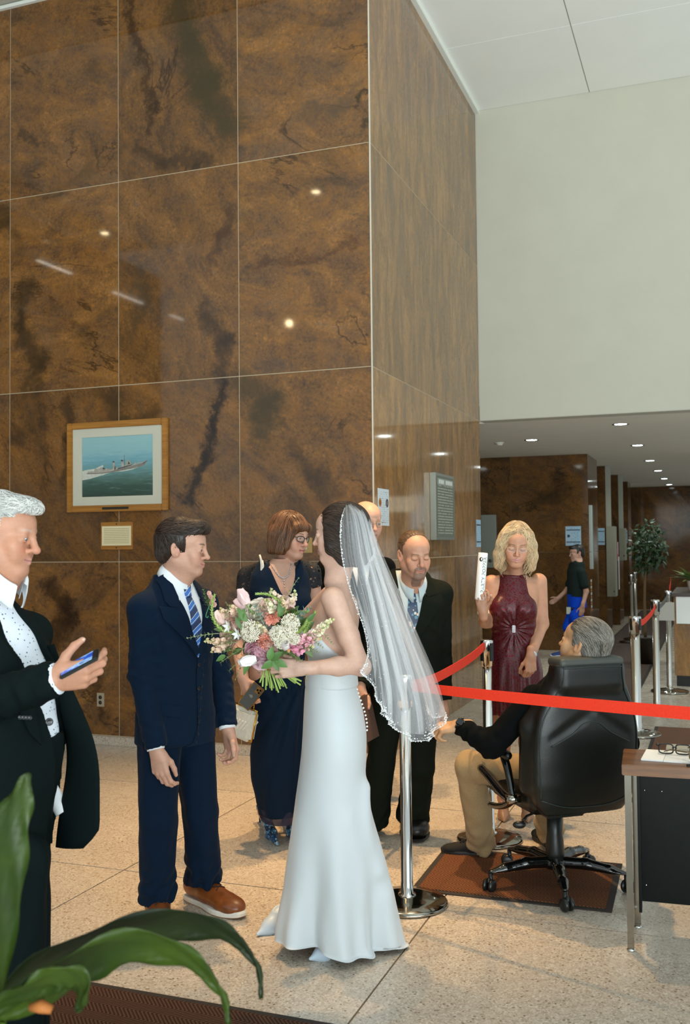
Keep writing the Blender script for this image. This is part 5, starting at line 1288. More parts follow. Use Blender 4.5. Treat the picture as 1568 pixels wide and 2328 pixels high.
# arms: near (left) arm and far (right) arm
lsh, lel, lwr = br.w(P(757, 1362, 3.985)), br.w(P(818, 1512, 3.96)), br.w(P(692, 1519, 3.85))
rsh, rel, rwr = br.w(P(752, 1356, 4.32)), br.w(P(682, 1420, 4.42)), br.w(P(640, 1500, 4.2))
B.frame((0, 0, 0), I3)
B.rc(lsh, lsh*.45+lel*.55, .050, .043, .035); B.rc(lsh*.45+lel*.55, lel, .043, .037, .02); B.rc(lel, lel*.6+lwr*.4, .037, .036, .02); B.rc(lel*.6+lwr*.4, lwr, .036, .0225, .02); B.el(lel+V3(.012, 0, -.012), (.03, .03, .03), .02)
B.rc(rsh, rel, .049, .036, .035); B.rc(rel, rwr, .036, .023, .02)
br.hand(lwr+V3(-.006, 0, 0), (-1, -.02, .0), (.05, -1, .22), 1, ((22, 46, 40), (26, 52, 44), (30, 56, 46), (34, 58, 46)), .94, spread=.02, thumb=((.55, .7, -.45), (.35, .85, -.5), (.15, .9, -.5)), arm_r=.0225, slim=.92)
br.nails('e6c6bb', (.0048, .008, .0018))
_ft = br.tips
br.hand(rwr, (-.75, -.45, -.2), (-.5, .75, .2), -1, (30, 50, 40), .92, arm_r=.023, slim=.9)
br.B.frame((0, 0, 0), I3)
for sx, ft in ((1, (-.10, .03)), (-1, (-.02, -.10))):
    a = bR@V3(sx*.07, 0, .98)+bo; k_ = bo+V3(ft[0]*.3-.02, -sx*.07, .5); f_ = V3(ft[0]-.02, ft[1], .11); br.B.rc(a, k_, .066, .05, .03); br.B.rc(k_, f_, .05, .034, .02)
lo_, hi_ = B.bounds(-.02)
br.boxes.append((V3(-.5, -.5, 1.02), V3(.5, .5, 1.50), .0042))
br.finish(.012)
# engagement ring and wedding band
_p = P(609, 1519, 3.82)-BB
mbk = MB(); th = np.linspace(0, 2*np.pi, 20)[:-1]
for dz in (-.002, .002): mbk.tube(_p+np.stack([np.full_like(th, dz), .0095*np.cos(th)+.0, .0095*np.sin(th)], 1), .0014, 6, closed=True)
mbk.build('ring', mat('gold', 'c8963e', .25, metal=1.), br.root); mesh_obj('ring_stone', *sphere(_p+V3(0, -.011, .004), .0034, 1), mat('gem', 'f2f4f6', .05, trans=.6), br.root)
# bodice
BD = Body(); BD.frame(bo, bR)
BD.loft([(1.06, 0, -.004, .137, .100), (1.12, 0, 0, .132, .098), (1.19, 0, .004, .135, .101), (1.28, 0, .008, .149, .110), (1.37, 0, .004, .154, .104), (1.42, 0, 0, .15, .09)], .02, n=2.2)
for sx in (-1, 1): BD.el((sx*.068, .074, 1.285), (.066, .062, .068), .03)
BD.half((0, .115, 1.372), (0, -1.05, 1.), .012); BD.half((0, 0, 1.07), (0, 0, -1))
def bwr(V): return .0035*waves(V, .07, seed=3, dirs=V3(.2, 0, 1))*np.exp(-((V[:, 2]-1.22)/.09)**2)
br.solid('bodice', BD, SATIN, .0055, wrinkle=bwr)
# skirt, its outline follows the standing pose
def srow(y, xl, xr, ry, Y=bY, dy=0.):
    c = P((xl+xr)/2, y, Y)-BB; l = P(xl, y, Y); r = P(xr, y, Y); return (c[2], c[0], c[1]+dy, (r[0]-l[0])/2, ry)
rows = [srow(1520, 699, 806, .125), srow(1545, 695, 808, .128), srow(1580, 692, 816, .14), srow(1620, 690, 826, .155), srow(1665, 688, 833, .165), srow(1710, 685, 833, .165), srow(1760, 679, 830, .158), srow(1810, 672, 836, .155), srow(1860, 665, 846, .160), srow(1910, 659, 858, .168), srow(1960, 653, 868, .178), srow(2010, 648, 876, .19), srow(2060, 640, 882, .20), srow(2105, 634, 888, .215), srow(2140, 634, 893, .225)]
rows.append((.012, rows[-1][1]+.006, .0, rows[-1][3]+.006, .232))
def lift(th): return .055*np.clip(np.cos(th-2.75), 0, 1)**2+.018*np.clip(np.cos(th+1.25), 0, 1)**3+.045*np.clip(np.cos(th+2.25), 0, 1)**5
def ridge(V, pts, amp, r):
    pts = np.array(pts); best = np.full(len(V), 9.)
    for a, b in zip(pts[:-1], pts[1:]):
        d = b-a; t = np.clip((V-a)@d/(d@d), 0, 1); best = np.minimum(best, np.linalg.norm(V-a-t[:, None]*d, axis=1))
    return amp*np.exp(-(best/r)**2)
def gown_pull(V):
    L = lambda *q: [br.w(P(x, y, Y)) for x, y, Y in q]
    d = ridge(V, L((836, 1790, 4.1), (848, 1870, 4.06), (864, 1940, 4.04), (872, 1985, 4.05)), .026, .035)
    d += ridge(V, L((872, 1988, 4.05), (850, 1990, 3.99), (826, 1945, 3.98), (806, 1870, 3.99)), .020, .030)
    d += ridge(V, L((866, 2020, 4.02), (846, 2085, 3.98), (848, 2150, 3.97)), -.020, .030)+ridge(V, L((846, 1880, 4.02), (856, 1960, 4.0)), -.022, .022)
    d += ridge(V, L((880, 2040, 4.08), (888, 2100, 4.06), (893, 2150, 4.06)), .014, .035)
    return d
sk = skirt(br, 'skirt', rows, SATIN, [(.034, 5, .6, 0, .62, 1., .5), (.018, 9, 2.1, 0, .55, 1., -.8), (.012, 3, 1.0, 0, .8, 1., .4), (.012, 14, .4, 0, .30, 1., .6)], 168, lift, disp=gown_pull)
mbk = MB(); _w = [];
wrow = rows[1]
th = np.linspace(0, 2*np.pi, 61)[:-1]
for z, e in ((1.125, .002), (1.085, .002)): pass
V_ = np.concatenate([np.stack([rw_[1]+(rw_[3]+.0035)*np.cos(th), rw_[2]+(rw_[4]+.0035)*np.sin(th), np.full(60, z)], 1) for rw_, z in ((rows[0], 1.155), (rows[0], 1.135), (rows[1], 1.09), (rows[1], 1.075))]); mesh_obj('waistband', V_, [(i*60+k, i*60+(k+1) % 60, (i+1)*60+(k+1) % 60, (i+1)*60+k) for i in range(3) for k in range(60)], SATIN, br.root, True)
BTN = mat('button_satin', 'f0efec', .35)
for i in range(15):
    t = i/14; y = 1542+t*118; x = 806.5+27*sss(t, 0, 1)+3*math.sin(t*3); mesh_obj('button', *sphere(br.w(P(x, y, 4.13)), (.0052, .0052, .0048), 1), BTN, sk, True)
SHOE_B = mat('satin_blue', 'b9c9d8', .4, sheen=.3)
pump(br, br.w(G(668, 2098)), br.w(G(583, 2131)), SHOE_B, .07); pump(br, br.w(G(796, 2166)), br.w(G(702, 2187)), SHOE_B, .07)
# hair: dark brown, swept back into a low twist
HB = Body(); HB.frame(bhc, bhR); q = 1.01
HB.el(V3(0, -.020, .043)*q, V3(.084, .108, .090)*q, .02); HB.el(V3(0, -.055, -.02)*q, V3(.075, .062, .075)*q, .03)
for sx in (-1, 1): HB.el(V3(sx*.069, .012, -.004)*q, V3(.021, .062, .080)*q, .02); HB.rc(V3(sx*.07, .03, -.05)*q, V3(sx*.035, -.06, -.105)*q, .022*q, .03*q, .02)
HB.el(V3(-.052, -.028, -.085)*q, V3(.030, .042, .050)*q, .02); HB.el(V3(0, -.085, -.075)*q, V3(.055, .045, .045)*q, .02); HB.el(V3(.0, -.068, -.112)*q, V3(.042, .036, .030)*q, .015)
HB.box(V3(0, .168, -.10)*q, V3(.2, .1, .185)*q, .02, .015, 's')
for sx in (-1, 1): HB.box(V3(sx*.10, .140, -.08)*q, V3(.06, .09, .14)*q, .03, .015, 's')
HB.rc(V3(0, .01, -.16)*q, V3(0, .03, -.05)*q, .045, .02, .01, 's')
br.hair(HB, (.045, .027, .018), 3000, 10, .013, lambda L: np.stack([-L[:, 0]*2, -1*np.ones(len(L)), -.35-3*np.clip(.04-L[:, 2], 0, .1)], 1), .0042, .0011, .0015, seed=4, var=.35, wav=.25, wavf=45)
mbk = MB()
for k_ in range(26):
    a = rng.uniform(0, 6.28); c0 = bhc+bhR@(V3(.045*math.cos(a)*.9, -.075+.02*math.sin(a), -.095+.02*math.sin(2*a))*q); u_ = bhR@V3(math.cos(a*2), math.sin(a), 0); t = np.linspace(0, 4.6, 14); rr = rng.uniform(.012, .024)
    v1 = nrm(rng.normal(size=3)); v2 = nrm(np.cross(v1, u_+.01)); mbk.tube(c0+rr*np.cos(t)[:, None]*v1+rr*np.sin(t)[:, None]*v2, np.linspace(.0042, .002, 14), 6, col=np.array((.045, .027, .018))*rng.uniform(.7, 1.5))
for k_ in range(0):   # loose wisps by the cheek and nape
    p0 = bhc+bhR@(V3(-.074, .035-.012*k_, -.03-.01*k_)*q); t = np.linspace(0, 1, 12); mbk.tube(p0+np.stack([.012*np.sin(t*7+k_), 0*t, -.105*t], 1)+t[:, None]*(bhR@V3(-.004, -.004*k_, 0)), np.linspace(.0016, .0006, 12), 5, col=(.06, .036, .022))
mbk.build('hair_twist', col_mat('hair_strands', .42, .45), br.root, cols=True)
# veil: tulle gathered at the crown, swept back; beads along its edge
def tulle(name, dens):
    T = NT(name); tr = T.n('BsdfTransparent'); T.set_b(Base_Color=srgb('f2f5f8'), Roughness=.7); T.b.inputs['Sheen Weight'].default_value = .3
    tl = T.n('BsdfTranslucent', Color=srgb('eef3f7')); m1 = T.n('MixShader', Fac=.35); T.t.links.new(T.b.outputs[0], m1.inputs[1]); T.t.links.new(tl.outputs[0], m1.inputs[2])
    tc = T.n('TexCoord'); wv = T.n('TexNoise', Scale=3., Detail=4., Vector=tc.outputs['UV']); mp = T.n('Mapping', Vector=tc.outputs['UV']); mp.inputs['Scale'].default_value = (16, .8, 1); T.set(wv, 'Vector', mp.outputs[0])
    f = T.ramp(wv.outputs[0], [(.3, (dens*.6,)*3), (.5, (dens,)*3), (.72, (min(1, dens*1.9),)*3)])
    m2 = T.n('MixShader', Fac=f.outputs[0]); T.t.links.new(tr.outputs[0], m2.inputs[1]); T.t.links.new(m1.outputs[0], m2.inputs[2]); T.t.links.new(m2.outputs[0], T.out.inputs[0]); return T.m
TULLE = tulle('tulle', .21)
CROWN = br.w(P(794, 1150, 4.15))
def curve(ctrl, t):
    """Catmull-Rom through control points"""
    ctrl = np.asarray(ctrl, float); n = len(ctrl)-1; x = np.clip(t*n, 0, n-1e-9); i = x.astype(int); f = (x-i)[:, None]
    p = lambda k: ctrl[np.clip(k, 0, n)]; a, b, c, d = p(i-1), p(i), p(i+1), p(i+2)
    return .5*((2*b)+(-a+c)*f+(2*a-5*b+4*c-d)*f**2+(-a+3*b-3*c+d)*f**3)
def veil_layer(columns, nu, nv, fold, amp, seed, name='veil', parent=None, m=None, edge=True):
    """columns: list of control polylines (crown to hem) running round the veil"""
    tv = np.linspace(0, 1, nv); cols_ = np.stack([curve(c, tv) for c in columns]); U = np.linspace(0, 1, nu)
    grid_ = np.stack([curve(cols_[:, j], U) for j in range(nv)], 1)          # nu x nv x 3
    r = np.random.default_rng(seed)
    du = np.gradient(grid_, axis=0); dv = np.gradient(grid_, axis=1); N = np.cross(du, dv); N /= np.linalg.norm(N, axis=2)[..., None]+1e-9
    A = amp*(.25+.75*sss(tv, .05, .8))[None]; u_ = U[:, None]
    ph = 2*np.pi*fold*(u_+.05*np.sin(9*u_+seed))+.5*np.sin(3*tv)[None]
    d = A*(np.sin(ph)+.4*np.sin(2.3*ph+1+2*tv[None])); grid_ = grid_+N*d[..., None]
    V = grid_.reshape(-1, 3); i, j = np.meshgrid(np.arange(nu-1), np.arange(nv-1), indexing='ij'); a = (i*nv+j).ravel(); F_ = np.stack([a, a+nv, a+nv+1, a+1], 1)
    uv = np.stack(np.meshgrid(U, tv, indexing='ij'), -1).reshape(-1, 2)
    o = mesh_obj(name, V, F_, m or TULLE, parent or br.root, True, uvs=uv); return o, grid_
def W_(px, py, Y): return br.w(P(px, py, Y))
cr = [W_(788, 1149, 4.06), W_(800, 1147, 4.15), W_(806, 1150, 4.24)]
cols_v = [
 [W_(782, 1153, 4.07), W_(772, 1195, 3.99), W_(776, 1270, 3.95), W_(796, 1350, 3.92), W_(824, 1430, 3.89), W_(834, 1490, 3.87), W_(818, 1528, 3.88)],
 [W_(787, 1150, 4.07), W_(790, 1185, 3.97), W_(800, 1270, 3.92), W_(822, 1360, 3.88), W_(846, 1450, 3.85), W_(862, 1540, 3.83), W_(868, 1600, 3.83)],
 [W_(792, 1148, 4.09), W_(806, 1178, 3.99), W_(822, 1270, 3.93), W_(846, 1370, 3.88), W_(868, 1480, 3.85), W_(884, 1580, 3.84), W_(884, 1642, 3.84)],
 [W_(797, 1147, 4.12), W_(820, 1176, 4.05), W_(842, 1270, 3.99), W_(868, 1370, 3.95), W_(898, 1480, 3.93), W_(926, 1590, 3.93), W_(944, 1684, 3.94)],
 [W_(801, 1147, 4.15), W_(829, 1180, 4.12), W_(853, 1255, 4.10), W_(888, 1350, 4.10), W_(928, 1460, 4.12), W_(968, 1570, 4.15), W_(990, 1668, 4.17)],
 [W_(803, 1148, 4.19), W_(828, 1182, 4.22), W_(856, 1255, 4.26), W_(896, 1350, 4.31), W_(942, 1460, 4.36), W_(982, 1560, 4.40), W_(1008, 1636, 4.42)],
 [W_(801, 1149, 4.22), W_(815, 1185, 4.30), W_(838, 1260, 4.38), W_(872, 1350, 4.44), W_(914, 1450, 4.48), W_(948, 1550, 4.50), W_(966, 1620, 4.50)]]
veil, vg = veil_layer(cols_v, 170, 70, 6, .020, 3)
cols_b = [[p+V3(.012, .02, 0) for p in c[:-1]]+[c[-1]*.86+c[-2]*.14+V3(.0, .02, 0)] for c in cols_v[1:6]]
veil2, vg2 = veil_layer(cols_b, 120, 60, 5, .022, 8, name='veil_layer', parent=veil)
beads = MB(); edge_pts = np.concatenate([vg[0], vg[:, -1]]); nrm_ = lambda: rng.normal(size=3)
for k_ in range(1300):
    i = rng.integers(6, len(edge_pts)); p = edge_pts[i]; inw = abs(rng.normal())*.016
    if i < len(vg[0]): j = min(len(vg)-1, int(inw/.006)); p = vg[j, i]
    else: ii = i-len(vg[0]); p = vg[ii, max(0, len(vg[0])-1-int(inw/.010))]
    s_ = rng.choice((.0014, .0021, .0032), p=(.5, .35, .15)); V_, F_ = sphere(p+nrm_()*.0015, (s_, s_, s_), 1); beads.add(V_, F_)
for k_ in range(90):
    p = vg[rng.integers(4, len(vg)), rng.integers(25, 66)]; V_, F_ = sphere(p, .0014, 1); beads.add(V_, F_)
bo_ = beads.build('veil_beads', mat('pearl', 'f4f6f6', .15, metal=.25, coat=.5), veil); tag(bo_, kind='stuff')
hem_ = MB(); hem_.tube(vg[:, -1], .0008, 4); hem_.tube(vg[0], .0008, 4); hem_.build('veil_hem', mat('hem_white', 'eef2f4', .6), veil)

# ------------------------------------------------------------------ woman in the navy dress
NB = P(625, 1905, 5.6); NB[2] = 0
nw = Figure(NB, 'person with brown bob and dark glasses in navy lace sleeved dress')
nw.skin = (.66, .40, .30); nw.lip = (.45, .15, .13); nw.brow = (.10, .05, .025, .7); nw.blush = .6; nw.gaze = V3(.0, 1, .08); nw.iris = (.12, .13, .12)
nphi = 22; nR = rot_facing(nphi, 6); no = V3(0, 0, .085)
nhR = rot_facing(56, 10, -3); nhc = nw.w(P(659, 1219, 5.50))
nw.head(nhc, nhR, nw.w(P(652, 1305, 5.57)), sc=1.0, fem=1, nose=1.12, neck_r=.050, mouth_open=.5, jaw=.98)
Yn = 5.6
rsh, rel, rwr = nw.w(P(566, 1316, 5.57)), nw.w(P(541, 1462, 5.55)), nw.w(P(552, 1538, 5.40))
lsh, lel, lwr = nw.w(P(703, 1306, 5.62)), nw.w(P(728, 1440, 5.66)), nw.w(P(738, 1530, 5.66))
B = nw.B; B.frame(no, nR)
B.loft([(.95, 0, -.06, .15, .10), (1.10, 0, -.045, .14, .10), (1.22, 0, -.03, .15, .11), (1.34, 0, -.02, .165, .11), (1.42, 0, -.025, .15, .085), (1.455, 0, -.03, .11, .066), (1.485, 0, -.03, .07, .05), (1.51, 0, -.03, .035, .03)], .02, n=2.2)
for sx in (-1, 1): B.el((sx*.078, .055, 1.27), (.068, .062, .068), .03)
B.frame((0, 0, 0), I3)
B.rc(rsh, rel, .054, .043, .03); B.rc(rel, rwr, .043, .027, .02); B.rc(lsh, lel, .054, .043, .03); B.rc(lel, lwr, .042, .027, .02)
nw.hand(rwr+V3(0, 0, -.01), (.22, -.25, -1), (-.80, -.55, .0), -1, ((20, 40, 30), (30, 50, 35), (34, 54, 35), (38, 56, 35)), .98, thumb=((.8, .5, -.35), (.45, .85, -.35), (.3, .9, -.3)), arm_r=.027)
nw.nails('d8a89a', (.005, .009, .002))
nw.hand(lwr, (-.3, -.3, -1), (.8, .3, 0), 1, (20, 40, 30), .95, arm_r=.027)
B.frame((0, 0, 0), I3)
for sx, f_ in ((1, nw.w(G(600, 1885))), (-1, nw.w(G(655, 1890)))):
    a = nR@V3(sx*.08, -.05, .9)+no; k_ = a*.45+f_*.55+V3(0, 0, .0); B.rc(a, k_, .075, .055, .03); B.rc(k_, f_+UZ*.10, .055, .034, .02); B.rc(f_+UZ*.10, f_+V3(.02, -.06, .05), .034, .028, .02)
nw.boxes.append((V3(-.32, -.3, 1.0), V3(.34, .3, 1.56), .005))
nw.finish(.010)
NAVYD = fabric('jersey_navy', '081b2e', .8, sheen=.02, wr=.15)
D = Body(); D.frame(no, nR)
D.loft([(.92, 0, -.065, .168, .120), (1.0, 0, -.06, .160, .114), (1.10, 0, -.045, .153, .112), (1.22, 0, -.03, .163, .122), (1.34, 0, -.02, .178, .122), (1.42, 0, -.025, .165, .098), (1.475, 0, -.03, .13, .078), (1.5, 0, -.03, .115, .07)], .02, n=2.2)
for sx in (-1, 1): D.el((sx*.080, .058, 1.27), (.078, .072, .078), .03)
D2 = Body(); D2.ops = list(D.ops); 
# V neck and sleeve holes
D2.frame(no, nR); D2.rc((0, .05, 1.50), (0, .14, 1.262), .092, .006, .006, 's')
D2.el((0, -.0, 1.53), (.115, .11, .09), .01, 's')
nw.solid('dress_top', D2, NAVYD, .0055, wrinkle=lambda V: .004*waves(V, .06, seed=5, dirs=V3(.3, 0, 1))*np.exp(-((V[:, 2]-1.05)/.12)**2))
# lace cap sleeves
def lace_mat():
    T = NT('lace_black'); tc = T.n('TexCoord'); v = T.n('TexVoronoi', Scale=52., Vector=tc.outputs['Object']); v.feature = 'DISTANCE_TO_EDGE'
    n = T.n('TexNoise', Scale=70., Detail=4., Vector=tc.outputs['Object']); f = T.math('ADD', v.outputs['Distance'], T.math('MULTIPLY', T.math('SUBTRACT', n.outputs[0], .5), .35))
    hole = T.math('GREATER_THAN', f, .27); T.set_b(Base_Color=srgb('0c1018'), Roughness=.7); T.set(T.b, 'Alpha', T.math('SUBTRACT', 1., hole)); return T.m
LACE_M = lace_mat()
for s_, sh_, el_ in ((1, rsh, rel), (-1, lsh, lel)):
    S = Body(); S.frame(no, nR); ctr = S._w((s_*.075, -.03, 1.475)); S.frame((0, 0, 0), I3)
    d_ = nrm(el_-sh_); S.rc(ctr, sh_+UZ*.008, .036, .062, .03); S.rc(sh_+UZ*.008, sh_+d_*.055, .064, .064, .02);
    S.half(sh_+d_*.075, d_, .004); S.frame(no, nR); S.half((s_*.060, 0, 1.45), (-s_, 0, .25))
    nw.solid('lace_sleeve', S, LACE_M, .006)
# draped floor length skirt
c0 = lambda px, y, Y: nw.w(P(px, y, Y))
def nrow(y, xl, xr, ry):
    y = y-22*(y-1500)/368; c = c0((xl+xr)/2, y, Yn); l = P(xl, y, Yn); r = P(xr, y, Yn); return (c[2], c[0], c[1], (r[0]-l[0])/2, ry)
nrows = [nrow(1500, 567, 688, .14), nrow(1560, 562, 695, .16), nrow(1640, 566, 702, .165), nrow(1700, 567, 704, .16), nrow(1780, 573, 702, .155), nrow(1840, 581, 696, .15), nrow(1868, 588, 690, .15)]
def drape(V):
    # folds radiate from the wearer's left hip
    c = c0(700, 1545, 5.45); r = V-c; a = np.arctan2(r[:, 0]+.02, -(r[:, 2]-.04)); q = np.linalg.norm(r, axis=1)
    return (.013*np.sin(a*22)+.006*np.sin(a*41+1))*np.exp(-(q/.70)**2)*sss(-V[:, 1], -.10, .0)
sk2 = skirt(nw, 'skirt', nrows, NAVYD, [(.006, 7, .6, .1, .9, 1., 1.2)], 130, None, disp=drape)
hemrows = [nrow(1850, 584, 694, .148), nrow(1876, 592, 690, .15), nrow(1884, 595, 689, .15)]
skirt(nw, 'chiffon_hem', hemrows, mat('chiffon', '241f3a', .8, alpha=.72), [(.008, 11, .2, .0, .3, 1., 0)], 90, parent=sk2)
def floral(name, cols, sc):
    T = NT(name); tc = T.n('TexCoord'); n = T.n('TexNoise', Scale=sc, Detail=4., Roughness=.6, Distortion=.8, Vector=tc.outputs['Object'])
    st = [(.30+.40*i/(len(cols)-1), srgb(c)) for i, c in enumerate(cols)]; T.set(T.b, 'Base Color', T.ramp(n.outputs[0], st, 'CONSTANT').outputs[0]); T.set_b(Roughness=.4); return T.m
BLUEF = floral('shoe_blue_floral', ['0f2a52', '1f6aa8', '0a1626', '7db7d8', 'dfe9ee', '1a4f86'], 38.)
pump(nw, nw.w(G(590, 1868)), nw.w(G(632, 1926)), BLUEF, .075); pump(nw, nw.w(G(642, 1868)), nw.w(G(676, 1918)), BLUEF, .075)
# bob haircut with fringe
HB = Body(); HB.frame(nhc, nhR); q = 1.0
HB.el(V3(0, -.020, .045)*q, V3(.092, .114, .096)*q, .02)
for sx in (-1, 1): HB.rc(V3(sx*.072, -.005, .02)*q, V3(sx*.079, .010, -.088)*q, .034*q, .030*q, .03); HB.rc(V3(sx*.070, -.05, .0)*q, V3(sx*.072, -.045, -.085)*q, .042*q, .034*q, .03); HB.rc(V3(sx*.062, .055, .03)*q, V3(sx*.074, .045, -.06)*q, .018*q, .014*q, .02)
HB.rc(V3(0, -.075, 0)*q, V3(0, -.075, -.085)*q, .05*q, .042*q, .04)
HB.rc(V3(-.045, .078, .060)*q, V3(.045, .078, .060)*q, .022*q, .022*q, .02)
HB.box(V3(0, .150, -.085)*q, V3(.051, .11, .118)*q, .02, .010, 's'); HB.half(V3(0, 0, -.105)*q, (0, .12, -1), .012)
HB.rc(V3(0, .0, -.2), V3(0, .02, -.05), .055, .045, .012, 's')
nw.hair(HB, (.13, .055, .022), 3600, 13, .014, lambda L: np.stack([L[:, 0]*1.5, np.where(L[:, 1] > .03, .9, .0)*np.where(L[:, 2] > .05, 1, .1), -1*np.ones(len(L))*np.where(L[:, 2] > .10, .35, 1)], 1), .0045, .0011, .0014, seed=6, var=.55, root=lambda L: L[:, 2] > -.045, jit=.2)
# glasses sit on the nose
def worn_glasses(fig, col, rim, w=.046, h=.031, z=-.002, y=.108, lensm=None):
    MF = mat('spec_'+col, col, .25); R, c, q = fig.hR, fig.hc, fig.hs; o = None
    fr = MB(); th = np.linspace(0, 2*np.pi, 25)[:-1]
    for sx in (-1, 1):
        x = sx*.0325+w/2*np.sign(np.cos(th))*np.abs(np.cos(th))**.7; zz = z+h/2*np.sign(np.sin(th))*np.abs(np.sin(th))**.7; pts = np.stack([x, y-6.0*(x/1.)**2*.9, zz], 1)*q@R.T+c
        fr.tube(pts, rim, 6, closed=True)
        fr.tube(np.array([(sx*(.0325+w/2), y-.02, z+.008), (sx*.074, y-.045, z+.008), (sx*.082, .0, z+.006), (sx*.080, -.02, z-.006)])*q@R.T+c, rim*.9, 6)
    fr.tube(np.array([(-.0085, y, z+.004), (0, y+.003, z+.008), (.0085, y, z+.004)])*q@R.T+c, rim, 6)
    o = fr.build('eyeglasses', MF, fig.root)
    for sx in (-1, 1):
        x = sx*.0325+w/2*np.sign(np.cos(th))*np.abs(np.cos(th))**.7; zz = z+h/2*np.sign(np.sin(th))*np.abs(np.sin(th))**.7
        f_ = np.stack([x, y-5.4*x**2, zz], 1)*q@R.T+c; b_ = f_-R[:, 1]*.0012; n = len(th)
        mesh_obj('lens', np.concatenate([f_, b_]), [tuple(range(n)), tuple(range(n, 2*n))[::-1]]+[(i, n+i, n+(i+1) % n, (i+1) % n) for i in range(n)], lensm or mat('spec_lens', 'ffffff', .02, alpha=.05, spec=.5), o)
    return o
worn_glasses(nw, '1c1418', .0022)
# necklace
nk = MB(); NP = [P(x, y, 5.44)-NB for x, y in ((627, 1262), (630, 1285), (636, 1305), (645, 1322), (652, 1330), (657, 1318), (660, 1300), (659, 1280))]
NP = [];
for t in np.linspace(-1, 1, 19):
    x = .060*t+.008; z = 1.412+.075*t*t-.0; qv, n_ = surf(nw.B, x, z-.0, no, nR, .004); nk.add(*sphere(qv, (.0042, .0042, .0046), 1)); NP.append(qv)
for k_ in range(3): qv, n_ = surf(nw.B, .008, 1.400-.016*k_, no, nR, .004); nk.add(*sphere(qv, .0048, 1))
nk.tube(np.array(NP), .0012, 5); nk.build('necklace', mat('silver', 'c9ccd2', .2, metal=.9), nw.root)
# purse shoulder strap end: the white braided cord at her shoulder
cd = MB(); c_ = [P(x, y, 5.40)-NB for x, y in ((590, 1261), (593, 1272), (595, 1285), (594, 1305), (590, 1325), (586, 1342))]
cd.tube(np.array(c_), [.005, .006, .0085, .007, .006, .003], 8); cd.tube(np.array(c_)[1:]+V3(.008, 0, -.004), [.004, .005, .005, .004, .002], 8); cd.build('cord_tassel', mat('cord_cream', 'd9d2c2', .5), nw.root)
# her phone (held) and purse (held)
ph = empty('smartphone', tuple(P(571, 1583, 5.33))); tag(ph, 'grey phone in gold edged case held low by the woman in navy', 'phone')
_x = nrm(V3(.55, -.15, -.62)); _n = nrm(V3(-.05, -1, .25)); _n = nrm(_n-_x*(_n@_x)); _y = np.cross(_n, _x)
Mp = frame((0, 0, 0), _x, _y, _n)
Mp = frame((0, 0, 0), nrm(V3(.62, -.1, .78)), nrm(np.cross(_n, nrm(V3(.62, -.1, .78)))), _n)
box('case', (-.073, -.037, -.005), (.073, .037, .005), mat('gold_case', 'a8763a', .3, metal=.8), ph, Mp, .003); box('back_glass', (-.069, -.033, .0045), (.069, .033, .0062), mat('graphite', '4c4b46', .2), ph, Mp, .001)
box('camera_bump', (.030, -.030, .006), (.066, .002, .009), mat('gold_case', 'a8763a', .3, metal=.8), ph, Mp, .001)
for a, b in ((.040, -.022), (.056, -.022), (.048, -.008)): V, Fs = lathe([(.001, 0), (.006, 0), (.006, .002), (.001, .002)], 14, Mp@Matrix.Translation((a, b, .009))); mesh_obj('camera_lens', V, Fs, mat('lens_black', '0a0a0c', .1), ph)
lg = MB(); lg.add(*sphere((0, 0, 0), (.009, .010, .0008), 2)); lg.add(*sphere((0, .012, 0), (.0025, .004, .0006), 1)); V = np.concatenate(lg.v)@np.array(Mp)[:3, :3].T+np.array(Mp)[:3, 3]+_n*.0066
mesh_obj('logo', V, lg.f, mat('logo_grey', '77766f', .3), ph)
pu = empty('purse', tuple(P(555, 1640, 5.40))); tag(pu, 'white ribbed box purse with gold frame hanging beside the navy dress', 'purse')
Mu = frame((0, 0, 0), nrm(V3(.80, -.55, -.25)), nrm(V3(.55, .83, 0)), nrm(V3(.2, -.1, 1)))
_u = nrm(V3(.78, -.6, -.2)); _v = nrm(V3(.16, -.05, 1)); _w = nrm(np.cross(_u, _v)); _v = np.cross(_w, _u); Mu = frame((0, 0, 0), _u, -_w, _v)
box('body', (-.085, -.035, -.095), (.075, .035, .075), mat('purse_white', 'd8d4c6', .45, noise=.06, nscale=60), pu, Mu, .018)
bm = bmesh.new()
for sy in (-1, 1):
    for k_ in range(6): 
        M = Mu@Matrix.Translation((-.060+.022*k_, sy*.036, -.01))@Matrix.Rotation(.55, 4, 'Y'); box_bm(bm, (-.004, -.003, -.028), (.004, .003, .028), M)
bm_obj('quilted_rib', bm, mat('purse_white2', 'e6e2d6', .35), pu); tag(pu.children[-1], kind='stuff')
mb_ = MB(); rect = [(-.088, -.0, -.09), (-.088, 0, .078), (.078, 0, .078), (.078, 0, -.09)]
M3 = np.array(Mu)[:3, :3]; mb_.tube(np.array(rect)@M3.T, .006, 8, closed=True); mb_.build('frame', mat('gold', 'c8963e', .25, metal=1.), pu)
mb_ = MB(); t = np.linspace(0, np.pi, 22); loop = np.stack([.055*np.cos(t)-.005, 0*t, .08+.085*np.sin(t)], 1)@M3.T
for p in loop: mb_.add(*sphere(p, .0062, 1))
mb_.tube(loop, .003, 6); mb_.build('handle', mat('gold', 'c8963e', .25, metal=1.), pu)

